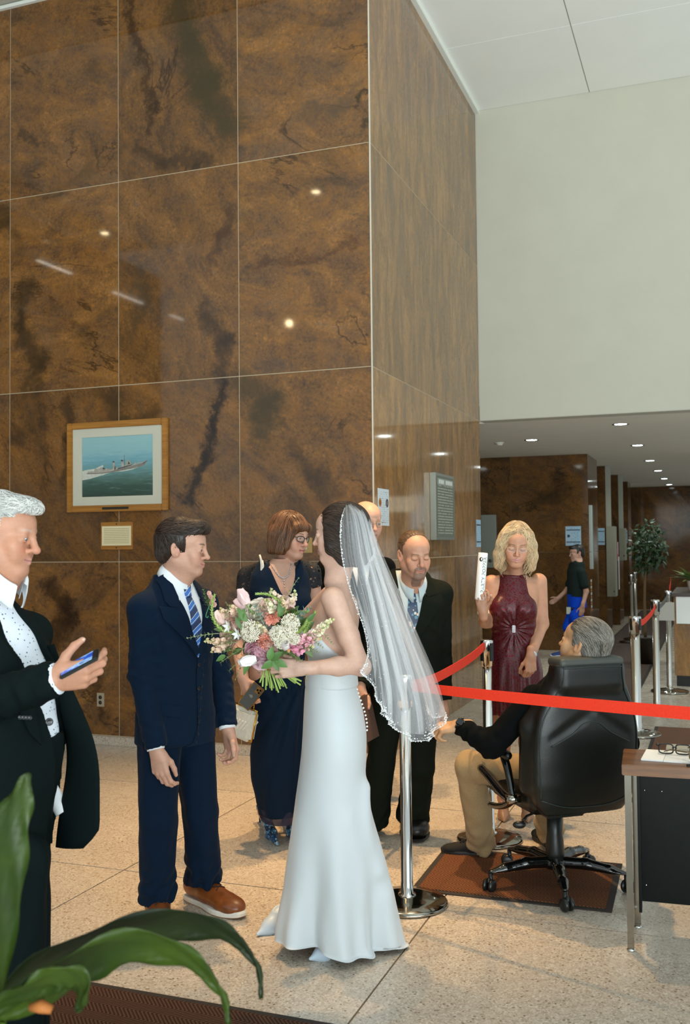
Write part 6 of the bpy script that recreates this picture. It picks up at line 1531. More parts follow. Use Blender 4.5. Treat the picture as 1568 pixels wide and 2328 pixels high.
# ------------------------------------------------------------------ bald man behind the bride
BLACKS = fabric('wool_black', '040707', .85)
KB = P(815, 1800, 6.45); KB[2] = 0
bk = Figure(KB, 'person with bald head and thin glasses in black suit standing behind the bride')
bk.skin = (.68, .42, .31); bk.lip = (.50, .25, .2); bk.brow = (.35, .22, .15, .4); bk.blush = .5; bk.gaze = V3(0, 1, -.25)
kR = rot_facing(12); khR = rot_facing(24, 8); khc = bk.w(P(834, 1187, 6.35)); ko = V3(0, 0, .11)
bk.head(khc, khR, bk.w(P(822, 1262, 6.42)), sc=1.10, nose=1.05, jaw=1.08, neck_r=.066)
for s_ in (1, -1): pass
kr = {1: (bk.w(P(728, 1460, 6.42)), bk.w(P(735, 1570, 6.3))), -1: (bk.w(P(908, 1460, 6.45)), bk.w(P(898, 1570, 6.35)))}
for s_ in (1, -1): bk.hand(kr[s_][1]+V3(0, 0, -.02), (0, -.1, -1), (-.9*s_, -.2, 0), -s_, (25, 40, 30), 1.05)
bk.B.frame((0, 0, 0), I3)
KL = {s_: (kR@V3(s_*.1, 0, 1.0)+ko*0, kR@V3(s_*.11, .02, .55), (bk.w(G(868, 1768)) if s_ < 0 else kR@V3(.11, -.02, 0))*np.array((1, 1, 0))+UZ*.10) for s_ in (1, -1)}
for a, b, c in KL.values(): bk.B.rc(a, b, .07, .05, .03); bk.B.rc(b, c, .05, .035, .02)
bk.B.frame(ko, kR); bk.B.loft([(.9, 0, 0, .14, .09), (1.2, 0, 0, .14, .09), (1.42, 0, -.02, .14, .07)], .03)
bk.finish(.014)
kJ, kjo = jacket(bk, ko, kR, kr, BLACKS, rows=[(r[0], r[1], r[2], r[3]*1.12, r[4]*1.15) for r in JROWS], sh=(.195, -.012, 1.395), hem=.80, h=.008)
shirt_front(bk, kJ, ko, kR, WHITE_SHIRT); lapels(bk, kJ, ko, kR, BLACKS, par=kjo); necktie(bk, kJ, ko, kR, mat('tie_dark', '20262e', .5))
shirt_collar(bk, bk.w(P(822, 1252, 6.42)), rot_facing(14, 14), .076, .05, m=WHITE_SHIRT)
trousers(bk, V3(0, 0, .10), kR, KL, BLACKS, h=.009)
M_BLK = mat('leather_black', '0c0b0a', .35); LACEB = mat('lace_black2', '060606', .8)
f_ = KL[-1][2]; shoe(bk, f_*np.array((1, 1, 0))+V3(-.03, .06, 0), f_*np.array((1, 1, 0))+V3(.03, -.22, 0), M_BLK, None, LACEB); f_ = KL[1][2]; shoe(bk, f_*np.array((1, 1, 0))+V3(.02, .06, 0), f_*np.array((1, 1, 0))+V3(-.04, -.22, 0), M_BLK, None, LACEB)
worn_glasses(bk, '8a7a5e', .0011)

# ------------------------------------------------------------------ officiant with goatee
OB = P(930, 1885, 5.62); OB[2] = 0
of = Figure(OB, 'person with greying goatee and cropped hair in dark suit and floral tie, looking down')
of.skin = (.60, .34, .23); of.lip = (.46, .17, .13); of.brow = (.14, .075, .04, .75); of.blush = .45; of.browdip = .3
def goatee(x, y, z, col):
    ax = np.abs(x); g = np.array((.055, .042, .034))
    n_ = .75+.25*np.sin(x*900)*np.sin(z*1100+y*500)
    m = np.clip(sss(.030-ax, 0, .006)*sss(-z, .073, .084), 0, 1)*(y > .03)
    m = np.maximum(m, sss(.031-ax, 0, .005)*np.exp(-((z+.0515)/.0072)**4)*(y > .07))
    m = np.maximum(m, np.exp(-((ax-.029)/.006)**4)*sss(-z, .048, .055)*(y > .05))
    m = np.maximum(m, np.exp(-((z+.0755)/.003)**2)*sss(.010-ax, 0, .004)*(y > .07)*.6)
    c = np.where(ax[:, None] < .016, g*1.45, g*.9)
    m = (m*n_*.92)[:, None]; col[:] = col*(1-m)+c*m
    st = (.25*sss(-z, .05, .08)*(y > -.02)*(z > -.14))[:, None]; col[:] = col*(1-st)+np.array((.30, .2, .16))*st
of.beard = goatee
oR = rot_facing(6); oo = V3(.01, 0, -.012); ohR = rot_facing(17, 13, 2); ohc = of.w(P(942, 1261, 5.48))
of.head(ohc, ohR, of.w(P(936, 1345, 5.58)), sc=1.05, nose=1.15, eyes='down', neck_r=.062, jaw=1.0, smile=.4)
orr = {1: (of.w(P(852, 1500, 5.66)), of.w(P(822, 1556, 5.52))), -1: (of.w(P(1004, 1505, 5.66)), of.w(P(1009, 1606, 5.58)))}
of.hand(orr[1][1]+V3(-.006, -.01, -.02), (-.25, -.35, -1), (-.75, -.6, .2), -1, ((30, 50, 30), (36, 54, 34), (40, 56, 34), (44, 58, 34)), 1.02)
of.hand(orr[-1][1]+V3(0, 0, -.015), (.05, -.15, -1), (.92, -.3, 0), 1, ((28, 40, 30), (32, 44, 32), (36, 46, 34), (42, 48, 34)), 1.02)
of.B.frame((0, 0, 0), I3)
OL = {1: (oR@V3(.09, 0, .90), of.w(P(866, 1735, 5.62)), of.w(P(846, 1855, 5.72))*np.array((1, 1, 0))+UZ*.10), -1: (oR@V3(-.09, 0, .90), of.w(P(955, 1745, 5.60)), of.w(P(937, 1860, 5.72))*np.array((1, 1, 0))+UZ*.115)}
for a, b, c in OL.values(): of.B.rc(a, b, .07, .05, .03); of.B.rc(b, c, .05, .035, .02)
of.B.frame(oo, oR); of.B.loft([(.9, 0, 0, .14, .09), (1.2, 0, 0, .14, .09), (1.40, 0, -.02, .14, .07)], .03)
of.finish(.014)
OSUIT = fabric('wool_green_black', '10150e', .85)
oJ, ojo = jacket(of, oo, oR, orr, OSUIT, rows=[(r[0], r[1], r[2], r[3]*1.07, r[4]*1.05) for r in JROWS], sh=(.190, -.012, 1.392), hem=.80, h=.0065)
OV = (.085, 1.495, .005, 1.15)
shirt_front(of, oJ, oo, oR, fabric('cotton_bluegrey', 'b4c0c2', .8, sheen=.05, wr=.12, con=.03), OV)
def floral_tie():
    T = NT('tie_floral'); tc = T.n('TexCoord'); v = T.n('TexVoronoi', Scale=46., Vector=tc.outputs['UV'], Randomness=.9); d = v.outputs['Distance']
    n = T.n('TexNoise', Scale=85., Detail=3., Vector=tc.outputs['UV']); dd = T.math('ADD', d, T.math('MULTIPLY', T.math('SUBTRACT', n.outputs[0], .5), .35))
    sel = T.n('SeparateColor', Color=v.outputs['Color']); on = T.math('GREATER_THAN', sel.outputs[0], .45)
    f = T.math('MULTIPLY', T.math('LESS_THAN', dd, .34), on); lf = T.math('MULTIPLY', T.math('LESS_THAN', dd, .46), T.math('LESS_THAN', sel.outputs[0], .6))
    c = T.mix(lf, srgb('16304e'), srgb('4f7f94')); c = T.mix(f, c, srgb('dcc6b4')); c = T.mix(T.math('MULTIPLY', T.math('LESS_THAN', dd, .10), on), c, srgb('b98f6e'))
    T.set(T.b, 'Base Color', c); T.set_b(Roughness=.45); return T.m
necktie(of, oJ, oo, oR, floral_tie(), 1.475, 1.13, .038, w=.040) if False else necktie(of, oJ, oo, oR, floral_tie(), 1.478, 1.12, .040)
lapels(of, oJ, oo, oR, OSUIT, OV, w=.095, par=ojo, notch=1.385)
of.patch('front_panel', oJ.torso, [(.005, 1.15), (-.012, 1.0), (-.005, .88), (.03, .80), (.06, .795), (-.13, .795), (-.13, 1.0), (-.06, 1.15)], oo, oR, OSUIT, .005, .003, parent=ojo)
of.patch('pocket_flap', oJ.torso, [(-.085, .975), (-.18, .985), (-.18, .93), (-.085, .92)], oo, oR, OSUIT, .006, .003, parent=ojo)
of.patch('welt_pocket', oJ.torso, [(-.07, 1.285), (-.145, 1.295), (-.145, 1.27), (-.07, 1.26)], oo, oR, OSUIT, .005, .003, parent=ojo)
shirt_collar(of, of.w(P(937, 1331, 5.58)), rot_facing(10, 16), .071, .055, m=MATS['cotton_bluegrey'], point=.045, spread=.03)
for z in (1.10, .99): qv, n_ = surf(oJ, -.004, z, oo, oR, .007); disc_button(of, qv, n_, .0095, M_BTN, ojo)
trousers(of, V3(0, 0, 0), oR, OL, OSUIT, h=.0075, r=(.098, .078, .082), flare=.012)
shoe(of, of.w(G(846, 1862)), of.w(G(832, 1905)), M_BLK, None, LACEB); shoe(of, of.w(G(934, 1856)), of.w(G(947, 1918)), M_BLK, None, LACEB)
H = short_hair(of, ohR, ohc, 1.05, .0035, .0035, front=.030, frontz=.120, back=-.068, burn=.020)
of.hair(H, (.17, .10, .055), 2200, 5, .005, lambda L: np.stack([0*L[:, 0], .6*np.ones(len(L)), np.where(L[:, 2] > .06, .3, -1.)], 1), .0045, .0008, .001, seed=8, var=.35, jit=.5)
fo = empty('document_folder', tuple(P(833, 1632, 5.40))); tag(fo, 'brown document folder held low by the officiant behind the gown', 'folder')
Mf = frame((0, 0, 0), nrm(V3(.35, .9, .0)), nrm(V3(-.9, .35, .0)), nrm(V3(.22, 0, -1)))
box('cover', (-.11, -.007, -.12), (.11, -.004, .12), mat('folder_brown', '5a4236', .5), fo, Mf, .001); box('cover', (-.11, .004, -.12), (.11, .007, .12), mat('folder_brown', '5a4236', .5), fo, Mf, .001); box('pages', (-.10, -.004, -.112), (.105, .004, .112), mat('paper_white', 'e9ece8', .8), fo, Mf)

# ------------------------------------------------------------------ older man at the left with a phone
LB = P(5, 1900, 2.98); LB[2] = 0
lm = Figure(LB, 'person with white hair in black suit and dotted white shirt, looking at a phone')
lm.skin = (.62, .33, .22); lm.lip = (.50, .22, .18); lm.brow = (.45, .38, .32, .5); lm.blush = .55; lm.gaze = V3(0, 1, -.45)
lphi = 66; lR = rot_facing(lphi); lo_ = V3(-.035, 0, -.005)
lhR = rot_facing(84, 8); lhc = lm.w(P(2, 1217, 2.97))
lm.head(lhc, lhR, lm.w(P(-8, 1320, 2.99)), sc=1.0, nose=1.2, neck_r=.064, jaw=1.05, cheek=1.1, smile=.6)
lrw = lm.w(P(116, 1547, 2.74)); lre = lm.w(P(-55, 1600, 2.78)); llw = lm.w(P(72, 1740, 3.10)); lle = lm.w(P(-5, 1560, 3.16))
lm.hand(lrw, (.93, .10, .16), (.12, -1, -.30), -1, ((24, 40, 26), (34, 52, 34), (40, 58, 36), (46, 58, 36)), 1.04, spread=.03, thumb=((.75, .6, -.25), (.62, .78, -.25), (.42, .9, -.2)), arm_r=.030)
lm.nails('d9b09c', (.0062, .0085, .0022))
lm.hand(llw, (.25, -.1, -1), (.6, .75, 0), 1, ((30, 60, 40),)*4, 1.0, arm_r=.028)
lm.B.frame((0, 0, 0), I3); lm.B.rc(lre, lrw, .038, .028, .02); lm.B.rc(lle, llw, .038, .028, .02)
LL = {1: (lR@V3(.10, 0, .92)+lo_, lm.w(P(40, 1960, 2.88)), lm.w(P(20, 2330, 2.90))*np.array((1, 1, 0))+UZ*.1), -1: (lR@V3(-.10, 0, .92)+lo_, lm.w(P(48, 1960, 3.04)), lm.w(P(42, 2330, 3.06))*np.array((1, 1, 0))+UZ*.1)}
for a, b, c in LL.values(): lm.B.rc(a, b, .07, .05, .03); lm.B.rc(b, c, .05, .035, .02)
lm.B.frame(lo_, lR); lm.B.loft([(.9, 0, 0, .14, .09), (1.2, 0, 0, .14, .10), (1.42, 0, -.02, .14, .07)], .03)
lm.finish(.014)
def dotted():
    T = NT('shirt_dotted'); tc = T.n('TexCoord'); mp = T.n('Mapping', Vector=tc.outputs['Object']); mp.inputs['Scale'].default_value = (1, .8, 1)
    v = T.n('TexVoronoi', Scale=78., Randomness=.6); T.set(v, 'Vector', mp.outputs[0]); sel = T.n('SeparateColor', Color=v.outputs['Color'])
    T.set(T.b, 'Base Color', T.mix(T.math('LESS_THAN', v.outputs['Distance'], .20), srgb('e3eaf4'), srgb('3d5578'))); T.set_b(Roughness=.8); return T.m
DOTS = dotted()
S = Body(); S.frame(lo_, lR); S.loft([(.96, 0, .035, .160, .132), (1.06, 0, .045, .168, .150), (1.18, 0, .035, .168, .142), (1.32, 0, .012, .172, .122), (1.42, 0, -.01, .15, .095), (1.47, 0, -.02, .11, .075), (1.52, 0, -.03, .075, .065)], .02, n=2.3)
lm.solid('shirt', S, DOTS, .006, wrinkle=lambda V: .003*waves(V, .12, seed=9)+.004*waves(V, .05, seed=19)*np.exp(-((V[:, 2]-.93)/.08)**2))
S2 = Body(); S2.frame(lo_, lR); S2.loft([(.80, 0, .0, .170, .118), (.90, 0, .012, .168, .118), (.95, 0, .02, .165, .118)], .02); 
BLK2 = fabric('wool_teal_black', '071313', .85)
def opened(Jb):
    # the jacket hangs open: remove a wedge in front, narrow at the collar, wide at the hem
    Jb.frame(lo_, lR)
    for y_ in (.27, .19, .13):
        Jb.chain([(-.015, y_-.02, 1.56), (-.030, y_-.02, 1.40), (-.052, y_, 1.25), (-.100, y_+.02, 1.10), (-.125, y_+.02, .98), (-.150, y_, .70)], [.066, .068, .068, .074, .080, .085], .004, .01, 's')
    Jb.chain([(.0, .06, 1.62), (.0, .09, 1.50)], [.062, .058], .004, .01, 's')
lJ, ljo = jacket(lm, lo_, lR, {1: (lre, lrw-nrm(lrw-lre)*.0), -1: (lle, llw)}, BLK2, rows=[(.72, 0, -.0, .212, .150), (.86, 0, .015, .210, .165), (.98, 0, .032, .205, .180), (1.08, 0, .035, .202, .186), (1.20, 0, .025, .200, .174), (1.33, 0, .004, .200, .148), (1.40, 0, -.015, .188, .118), (1.45, 0, -.024, .142, .095), (1.495, 0, -.03, .097, .078), (1.535, 0, -.038, .076, .064)], sh=(.180, -.012, 1.392), hem=.735, arm_r=(.068, .062, .052), cut_open=opened, h=.0065)
# far front flap swinging forward
zs = np.linspace(.735, 1.36, 22); ys = np.linspace(0, 1, 12); Vf = []
for z in zs:
    t = (z-.735)/.665; reach = .16*(1-t)**.8*np.clip((z-.70)/.10, 0, 1)**.5+.012
    for y_ in ys: Vf.append(lR@V3(-.145-.035*(1-t)-.01*math.sin(5*t)+.012*math.sin(3*y_),   .09+.055*math.exp(-((z-1.05)/.2)**2)+reach*y_, z+.01*y_)+lo_)
Vf = np.array(Vf); nx = len(ys); F1 = [(i*nx+k, i*nx+k+1, (i+1)*nx+k+1, (i+1)*nx+k) for i in range(len(zs)-1) for k in range(nx-1)]
fl = mesh_obj('front_flap', Vf, F1, BLK2, ljo, True); md = fl.modifiers.new('thick', 'SOLIDIFY'); md.thickness = .006; md.offset = 0
lm.patch('lapel', lJ.torso, [(.075, 1.43), (.11, 1.44), (.150, 1.375), (.135, 1.30), (.07, 1.14), (.035, 1.10), (.045, 1.25)], lo_, lR, BLK2, .010, .004, parent=ljo)
shirt_collar(lm, lm.w(P(-6, 1334, 2.985)), rot_facing(lphi+6, 22), .072, .072, m=WHITE_SHIRT, point=.016, spread=.004, gap=.30)
_rw = nrm(lrw-lre); 
mbk = MB(); mbk.tube([lrw-_rw*.045, lrw-_rw*.01, lrw+_rw*.020, lrw+_rw*.019, lrw-_rw*.045], [.047, .046, .044, .039, .039], 24); mbk.build('shirt_cuff', DOTS, lm.root)
M_BTN2 = mat('button_black', '0a0c0c', .25)
for x, z in ((.012, 1.225), (.01, 1.03), (.0, .935)): qv, n_ = surf(S, x, z, lo_, lR, .002); disc_button(lm, qv, n_, .0065, M_BTN2)
qv = lm.w(P(112, 1641, 2.79)); disc_button(lm, qv, (.35, -.95, 0), .011, M_BTN2, ljo)
for i in range(4): disc_button(lm, lm.w(P(46+7.5*i, 1631+.3*i, 2.715)), (.05, -1, .1), .0062, M_BTN2, ljo)
trousers(lm, lo_, lR, LL, BLK2, rows=[(.78, 0, .0, .178, .125), (.88, 0, .015, .182, .138), (.96, 0, .030, .178, .150), (1.04, 0, .042, .176, .162), (1.105, 0, .045, .172, .160)], r=(.105, .086, .088), h=.008)
for f_ in (LL[1][2], LL[-1][2]): shoe(lm, f_*np.array((1, 1, 0))+V3(-.06, .02, 0), f_*np.array((1, 1, 0))+V3(.22, -.06, 0), M_BLK, None, LACEB)
H = short_hair(lm, lhR, lhc, 1.0, .012, .008, front=.058, frontz=.076, back=-.070, burn=.024, quiff=.006)
lm.hair(H, (.62, .62, .58), 2400, 7, .009, lambda L: np.stack([.3*np.ones(len(L)), np.where(L[:, 2] > .06, .4, -.7), np.where(L[:, 2] > .075, .3, -.6)], 1), .0042, .001, .002, seed=12, var=.22, jit=.6, wav=.3, wavf=70)
# his phone and the paper tube he holds
_l = nrm(V3(.88, .04, .46)); _nn = V3(-.40, -.30, .86); _nn = nrm(_nn-_l*(_nn@_l)); _yy = np.cross(_nn, _l)
ph = empty('smartphone', tuple(P(184, 1507, 2.735))); tag(ph, 'black cased phone with lit blue screen in the white haired man\'s hand', 'phone')
Mp = frame((0, 0, 0), _l, _yy, _nn)
box('case', (-.062, -.036, -.0065), (.054, .036, .0045), mat('case_black', '0d1512', .4), ph, Mp, .003)
def screen():
    T = NT('phone_screen'); tc = T.n('TexCoord'); n = T.n('TexNoise', Scale=22., Detail=2., Vector=tc.outputs['Object']); c = T.ramp(n.outputs[0], [(.35, srgb('0d2f8a')), (.5, srgb('2a62c8')), (.6, srgb('9cc4ea')), (.7, srgb('22408a'))])
    T.set(T.b, 'Base Color', c.outputs[0]); T.set(T.b, 'Emission Color', c.outputs[0]); T.b.inputs['Emission Strength'].default_value = .7; T.set_b(Roughness=.1); return T.m
box('screen', (-.056, -.031, .0044), (.038, .031, .0054), screen(), ph, Mp)
pp = empty('party_popper', tuple(P(112, 1788, 3.12))); tag(pp, 'white paper tube sticking out behind the white haired man\'s trousers', 'tube')
_a = nrm(V3(.52, -.12, -.86)); M = Matrix.Translation((0, 0, 0))@Vector(_a).to_track_quat('Z', 'Y').to_matrix().to_4x4()
V, Fs = lathe([(.024, -.17), (.0245, .09), (.0235, .092), (.022, .088), (.022, -.16)], 24, M); mesh_obj('tube', V, Fs[:-2], mat('paper_tube', 'e6eaec', .6), pp, True)
mbk = MB(); t = np.linspace(0, 5*np.pi, 60); mbk.tube((np.stack([.0032*t/2.4*np.cos(t), .0032*t/2.4*np.sin(t), np.full_like(t, .086)], 1))@np.array(M)[:3, :3].T, .0011, 5); mbk.build('rolled_edge', mat('kraft', 'b08a68', .8), pp)

# ------------------------------------------------------------------ blonde woman in the red sequined dress
RB = P(1172, 1800, 5.86); RB[2] = 0
bw = Figure(RB, 'person with wavy blonde hair in dark red sequined halter dress')
bw.skin = (.62, .34, .22); bw.lip = (.62, .28, .26); bw.brow = (.16, .09, .05, .8); bw.blush = .4
rphi = -8; rR = rot_facing(rphi); ro = V3(0, .0, 0)
rhR = rot_facing(-6, 14, -4); rhc = bw.w(P(1173, 1240, 5.80))
bw.head(rhc, rhR, bw.w(P(1172, 1318, 5.88)), sc=.99, fem=1, nose=1.0, eyes='down', neck_r=.048, smile=.6, mouth_open=.25, jaw=.95)
B = bw.B; B.frame(ro, rR)
zt = .03
B.loft([(.90, 0, 0, .150, .10), (1.06, 0, 0, .122, .088), (1.14, 0, 0, .120, .088), (1.24, 0, .004, .135, .098), (1.34, 0, -.004, .150, .094), (1.42, 0, -.018, .148, .072), (1.455, 0, -.024, .105, .057), (1.485, 0, -.026, .06, .046), (1.51, 0, -.026, .03, .028)], .02, n=2.2)
for sx in (-1, 1): B.el((sx*.070, .065, 1.275), (.062, .058, .062), .03)
rsh, rel, rwr = bw.w(P(1117, 1326, 5.88)), bw.w(P(1104, 1412, 5.86)), bw.w(P(1097, 1388, 5.66))
lsh, lel, lwr = bw.w(P(1224, 1322, 5.90)), bw.w(P(1231, 1418, 5.90)), bw.w(P(1207, 1492, 5.69))
B.frame((0, 0, 0), I3)
for a, b, c in ((rsh, rel, rwr), (lsh, lel, lwr)): B.rc(a, b, .050, .040, .035); B.rc(b, c, .040, .025, .02)
PA = P(1093, 1312, 5.60)-RB
bw.hand(rwr, (-.12, -.18, 1), (-.15, .9, .25), -1, ((36, 66, 46), (40, 70, 48), (44, 72, 48), (48, 72, 48)), .92, thumb=((.55, .75, -.5), (.2, .8, -.7), (-.1, .85, -.6)), arm_r=.025, slim=.92)
bw.nails('dcc6bc', (.0055, .010, .002)); _rt = bw.tips
bw.hand(lwr, (-.06, -.15, -1), (.35, -.92, .1), 1, ((44, 72, 50), (48, 74, 52), (52, 76, 52), (56, 76, 52)), .92, thumb=((.6, .75, -.35), (.2, .9, -.5), (-.1, .9, -.5)), arm_r=.025, slim=.92)
B.frame((0, 0, 0), I3)
for sx, px in ((1, 1148), (-1, 1196)):
    a = rR@V3(sx*.08, 0, .88); k_ = rR@V3(sx*.075, -.05, .48); f_ = rR@V3(sx*.07, -.26, .1); B.rc(a, k_, .078, .052, .03); B.rc(k_, k_*.5+f_*.5, .050, .048, .02); B.rc(k_*.5+f_*.5, f_, .048, .032, .02); B.rc(f_, f_+rR@V3(0, .10, -.06), .034, .026, .02)
bw.boxes.append((V3(-.32, -.35, 1.0), V3(.34, .3, 1.52), .005))
bw.finish(.010)
def sequin():
    T = NT('sequin_red'); tc = T.n('TexCoord'); v = T.n('TexVoronoi', Scale=190., Vector=tc.outputs['Object']); sel = T.n('SeparateColor', Color=v.outputs['Color'])
    T.set(T.b, 'Base Color', T.mix(T.math('GREATER_THAN', sel.outputs[0], .82), srgb('4a0a14'), srgb('640f1b'))); T.set(T.b, 'Metallic', T.math('MULTIPLY', T.math('GREATER_THAN', sel.outputs[0], .80), .8)); T.set_b(Roughness=.35)
    nm = T.n('Bump', Distance=.004); nm.inputs['Strength'].default_value = .35; T.set(nm, 'Height', sel.outputs[1]); T.set(T.b, 'Normal', nm.outputs[0]); return T.m
SEQ = sequin()
D = Body(); D.frame(ro, rR)
D.loft([(.66, 0, .0, .158, .125), (.80, 0, -.002, .168, .128), (.92, 0, -.004, .166, .122), (1.04, 0, 0, .140, .104), (1.13, 0, 0, .128, .098), (1.22, 0, .004, .136, .108), (1.32, 0, .0, .132, .112), (1.40, 0, -.010, .102, .100), (1.455, 0, -.016, .084, .086), (1.478, 0, -.02, .074, .074)], .02, n=2.2)
for sx in (-1, 1): D.el((sx*.070, .066, 1.275), (.068, .066, .070), .03)
D.frame(bw.w(P(1172, 1318, 5.88))*0, I3); nkc = ro+rR@V3(0, -.012, 1.474); D.frame(ro, rR); D.rc((0, -.02, 1.60), (0, .0, 1.482), .056, .058, .006, 's')
def rwr_(V): 
    c = rR@V3(0, .1, 1.165); r = V-c; a = np.arctan2(r[:, 2], r[:, 0]); q = np.linalg.norm(r, axis=1); return .005*np.sin(a*16)*np.exp(-(q/.14)**2)*sss(q, .01, .05)-.010*np.exp(-(q/.03)**2)+.004*np.sin(np.arctan2(V[:, 0], -V[:, 1])*14)*sss(-V[:, 2], -1.12, -.7)
dr = bw.solid('dress', D, SEQ, .0055, wrinkle=rwr_)
# collar band, brooch
mbk = MB(); th = np.linspace(0, 2*np.pi, 41)[:-1]; ring_ = nkc+np.stack([.070*np.cos(th), .068*np.sin(th), .010*np.sin(th)], 1); mbk.tube(ring_, .010, 8, closed=True); mbk.build('halter_collar', SEQ, dr)
qv, n_ = surf(D, .0, 1.165, ro, rR, .0); bz = Matrix.Translation(qv)@Vector(n_).to_track_quat('Y', 'Z').to_matrix().to_4x4(); box('brooch', (-.010, -.004, -.022), (.010, .008, .022), mat('rhinestone', 'd9dadf', .12, metal=.9, bump=.8, nscale=300), bw.root, bz, .003)
for f0, sx in ((rR@V3(.07, -.26, 0), 1), (rR@V3(-.07, -.26, 0), -1)): pump(bw, f0+rR@V3(0, -.03, 0), f0+rR@V3(0, .20, 0), mat('shoe_nude', 'a27a5e', .4), .075)
# watch, bracelet, ring
def band(fig, c, ax, r, tr, m, beads=0, name='bracelet'):
    ax = nrm(ax); u = nrm(np.cross(ax, V3(.3, .2, 1))); v = np.cross(ax, u); t = np.linspace(0, 2*np.pi, (beads or 24)+1)[:-1]; pts = c+r*(np.cos(t)[:, None]*u+np.sin(t)[:, None]*v); mk = MB()
    if beads:
        for p in pts: mk.add(*sphere(p, tr, 1))
        mk.tube(pts, tr*.4, 5, closed=True)
    else: mk.tube(pts, tr, 8, closed=True)
    return mk.build(name, m, fig.root)
SIL = mat('silver', 'c9ccd2', .2, metal=.9)
wc_ = lwr+nrm(lel-lwr)*.02; band(bw, wc_, lel-lwr, .0275, .0042, SIL, 22, 'watch_band')
M = Matrix.Translation(wc_+V3(.004, -.029, .002))@Vector((.12, -1, .05)).to_track_quat('Z', 'Y').to_matrix().to_4x4(); V, Fs = lathe([(.001, -.004), (.0165, -.004), (.0185, .0), (.0165, .004), (.014, .0045), (.001, .0042)], 24, M); w_ = mesh_obj('watch', V, Fs, SIL, bw.root, True)
V, Fs = lathe([(.001, .0046), (.0135, .0046), (.0135, .0052), (.001, .0053)], 24, M); mesh_obj('watch_face', V, Fs, mat('watch_face', 'bfd0d6', .15), w_, True)
band(bw, rwr+nrm(rel-rwr)*.025, rel-rwr, .030, .0045, mat('pearl_pink', 'e4d2c6', .3), 20)
worn_glasses(bw, 'c8b090', .0010, w=.048, h=.030)
# wavy blonde hair
HB = Body(); HB.frame(rhc, rhR); q = .99
HB.el(V3(0, -.022, .048)*q, V3(.088, .110, .094)*q, .02)
for sx in (-1, 1):
    HB.chain([V3(sx*.066, .02, .065)*q, V3(sx*.085, .022, .01)*q, V3(sx*.092, .012, -.06)*q, V3(sx*.098, .01, -.125)*q], [.030*q, .030*q, .034*q, .024*q], .03, .02)
    HB.chain([V3(sx*.055, -.055, .02)*q, V3(sx*.07, -.06, -.08)*q, V3(sx*.07, -.055, -.15)*q], [.05*q, .046*q, .03*q], .03, .02)
HB.box(V3(0, .165, -.085)*q, V3(.054, .12, .152)*q, .03, .012, 's'); HB.rc(V3(0, .03, -.22), V3(0, .03, -.06), .052, .046, .012, 's')
bw.hair(HB, (.55, .40, .23), 3400, 14, .015, lambda L: np.stack([np.sign(L[:, 0])*np.where(L[:, 2] > .06, 1.0, .12), np.where(L[:, 2] > .07, .1, .0), np.where(L[:, 2] > .10, -.3, -1.)], 1), .0048, .0012, .002, seed=14, var=.3, wav=.8, wavf=62, root=lambda L: L[:, 2] > -.09, jit=.25)
mbk = MB()
for k_ in range(70):
    sx = rng.choice((-1, 1)); p0 = rhc+rhR@(V3(sx*rng.uniform(.06, .10), rng.uniform(-.05, .03), rng.uniform(-.08, .03))*q); t = np.linspace(0, 1, 16); L_ = rng.uniform(.08, .14); ph_ = rng.uniform(0, 6.28)
    mbk.tube(p0+np.stack([sx*.012*t+.010*np.sin(9*t+ph_), .010*np.cos(9*t+ph_), -L_*t], 1), np.linspace(.0030, .0008, 16), 5, col=np.array((.55, .40, .23))*rng.uniform(.7, 1.35))
tag(mbk.build('hair_curls', col_mat('hair_strands', .42, .45), bw.root, cols=True), kind='stuff')
for sx in (-1, 1): mesh_obj('earring', *sphere(rhc+rhR@V3(sx*.080, .0, -.05), (.005, .005, .008), 1), SIL, bw.root, True)
# the party popper she holds
pb = P(1089.5, 1363, 5.62); pt = P(1098, 1257, 5.60); L_ = np.linalg.norm(pt-pb)
po = empty('party_popper', tuple(pb)); tag(po, 'white PARTY POPPER tube held upright by the blonde woman', 'party popper')
_z = nrm(pt-pb); _x = nrm(np.cross(V3(0, 1, 0), _z)); _y = np.cross(_z, _x); Mt = frame((0, 0, 0), _x, _y, _z)
V, Fs = lathe([(.001, 0), (.0265, 0), (.0268, .01), (.0268, L_-.004), (.025, L_), (.001, L_)], 32, Mt); tb = mesh_obj('tube', V, Fs, mat('tube_white', 'e8e8e4', .45), po, True)
def wrap_text(body, size, par, M, r, m, name, rot=True, along=0., ang=0.):
    """lettering that lies round a tube: text runs along the axis"""
    cu = bpy.data.curves.new(name, 'FONT'); cu.body = body; cu.size = size; cu.align_x = 'LEFT'; cu.align_y = 'CENTER'; cu.extrude = .0; cu.resolution_u = 2
    ob = bpy.data.objects.new(name, cu); COL.objects.link(ob); dg = bpy.context.evaluated_depsgraph_get(); me = bpy.data.meshes.new_from_object(ob.evaluated_get(dg)); bpy.data.objects.remove(ob)
    v = np.array([x.co[:] for x in me.vertices]); fs = [tuple(p.vertices) for p in me.polygons]
    a = ang+v[:, 1]/r; W = np.stack([-np.sin(a)*r*-1, -np.cos(a)*r, along+v[:, 0]], 1); W[:, 0] = -np.sin(a)*r
    return mesh_obj(name, W@np.array(M)[:3, :3].T, fs, m, par)
INK = mat('ink_grey', '3c4650', .7)
wrap_text('PARTY POPPER', .030, tb, Mt, .0272, INK, 'lettering', along=L_*.16, ang=-.38)
wrap_text('a burst of celebration', .0085, tb, Mt, .0272, INK, 'small_lettering', along=L_*.28, ang=.28) if False else None
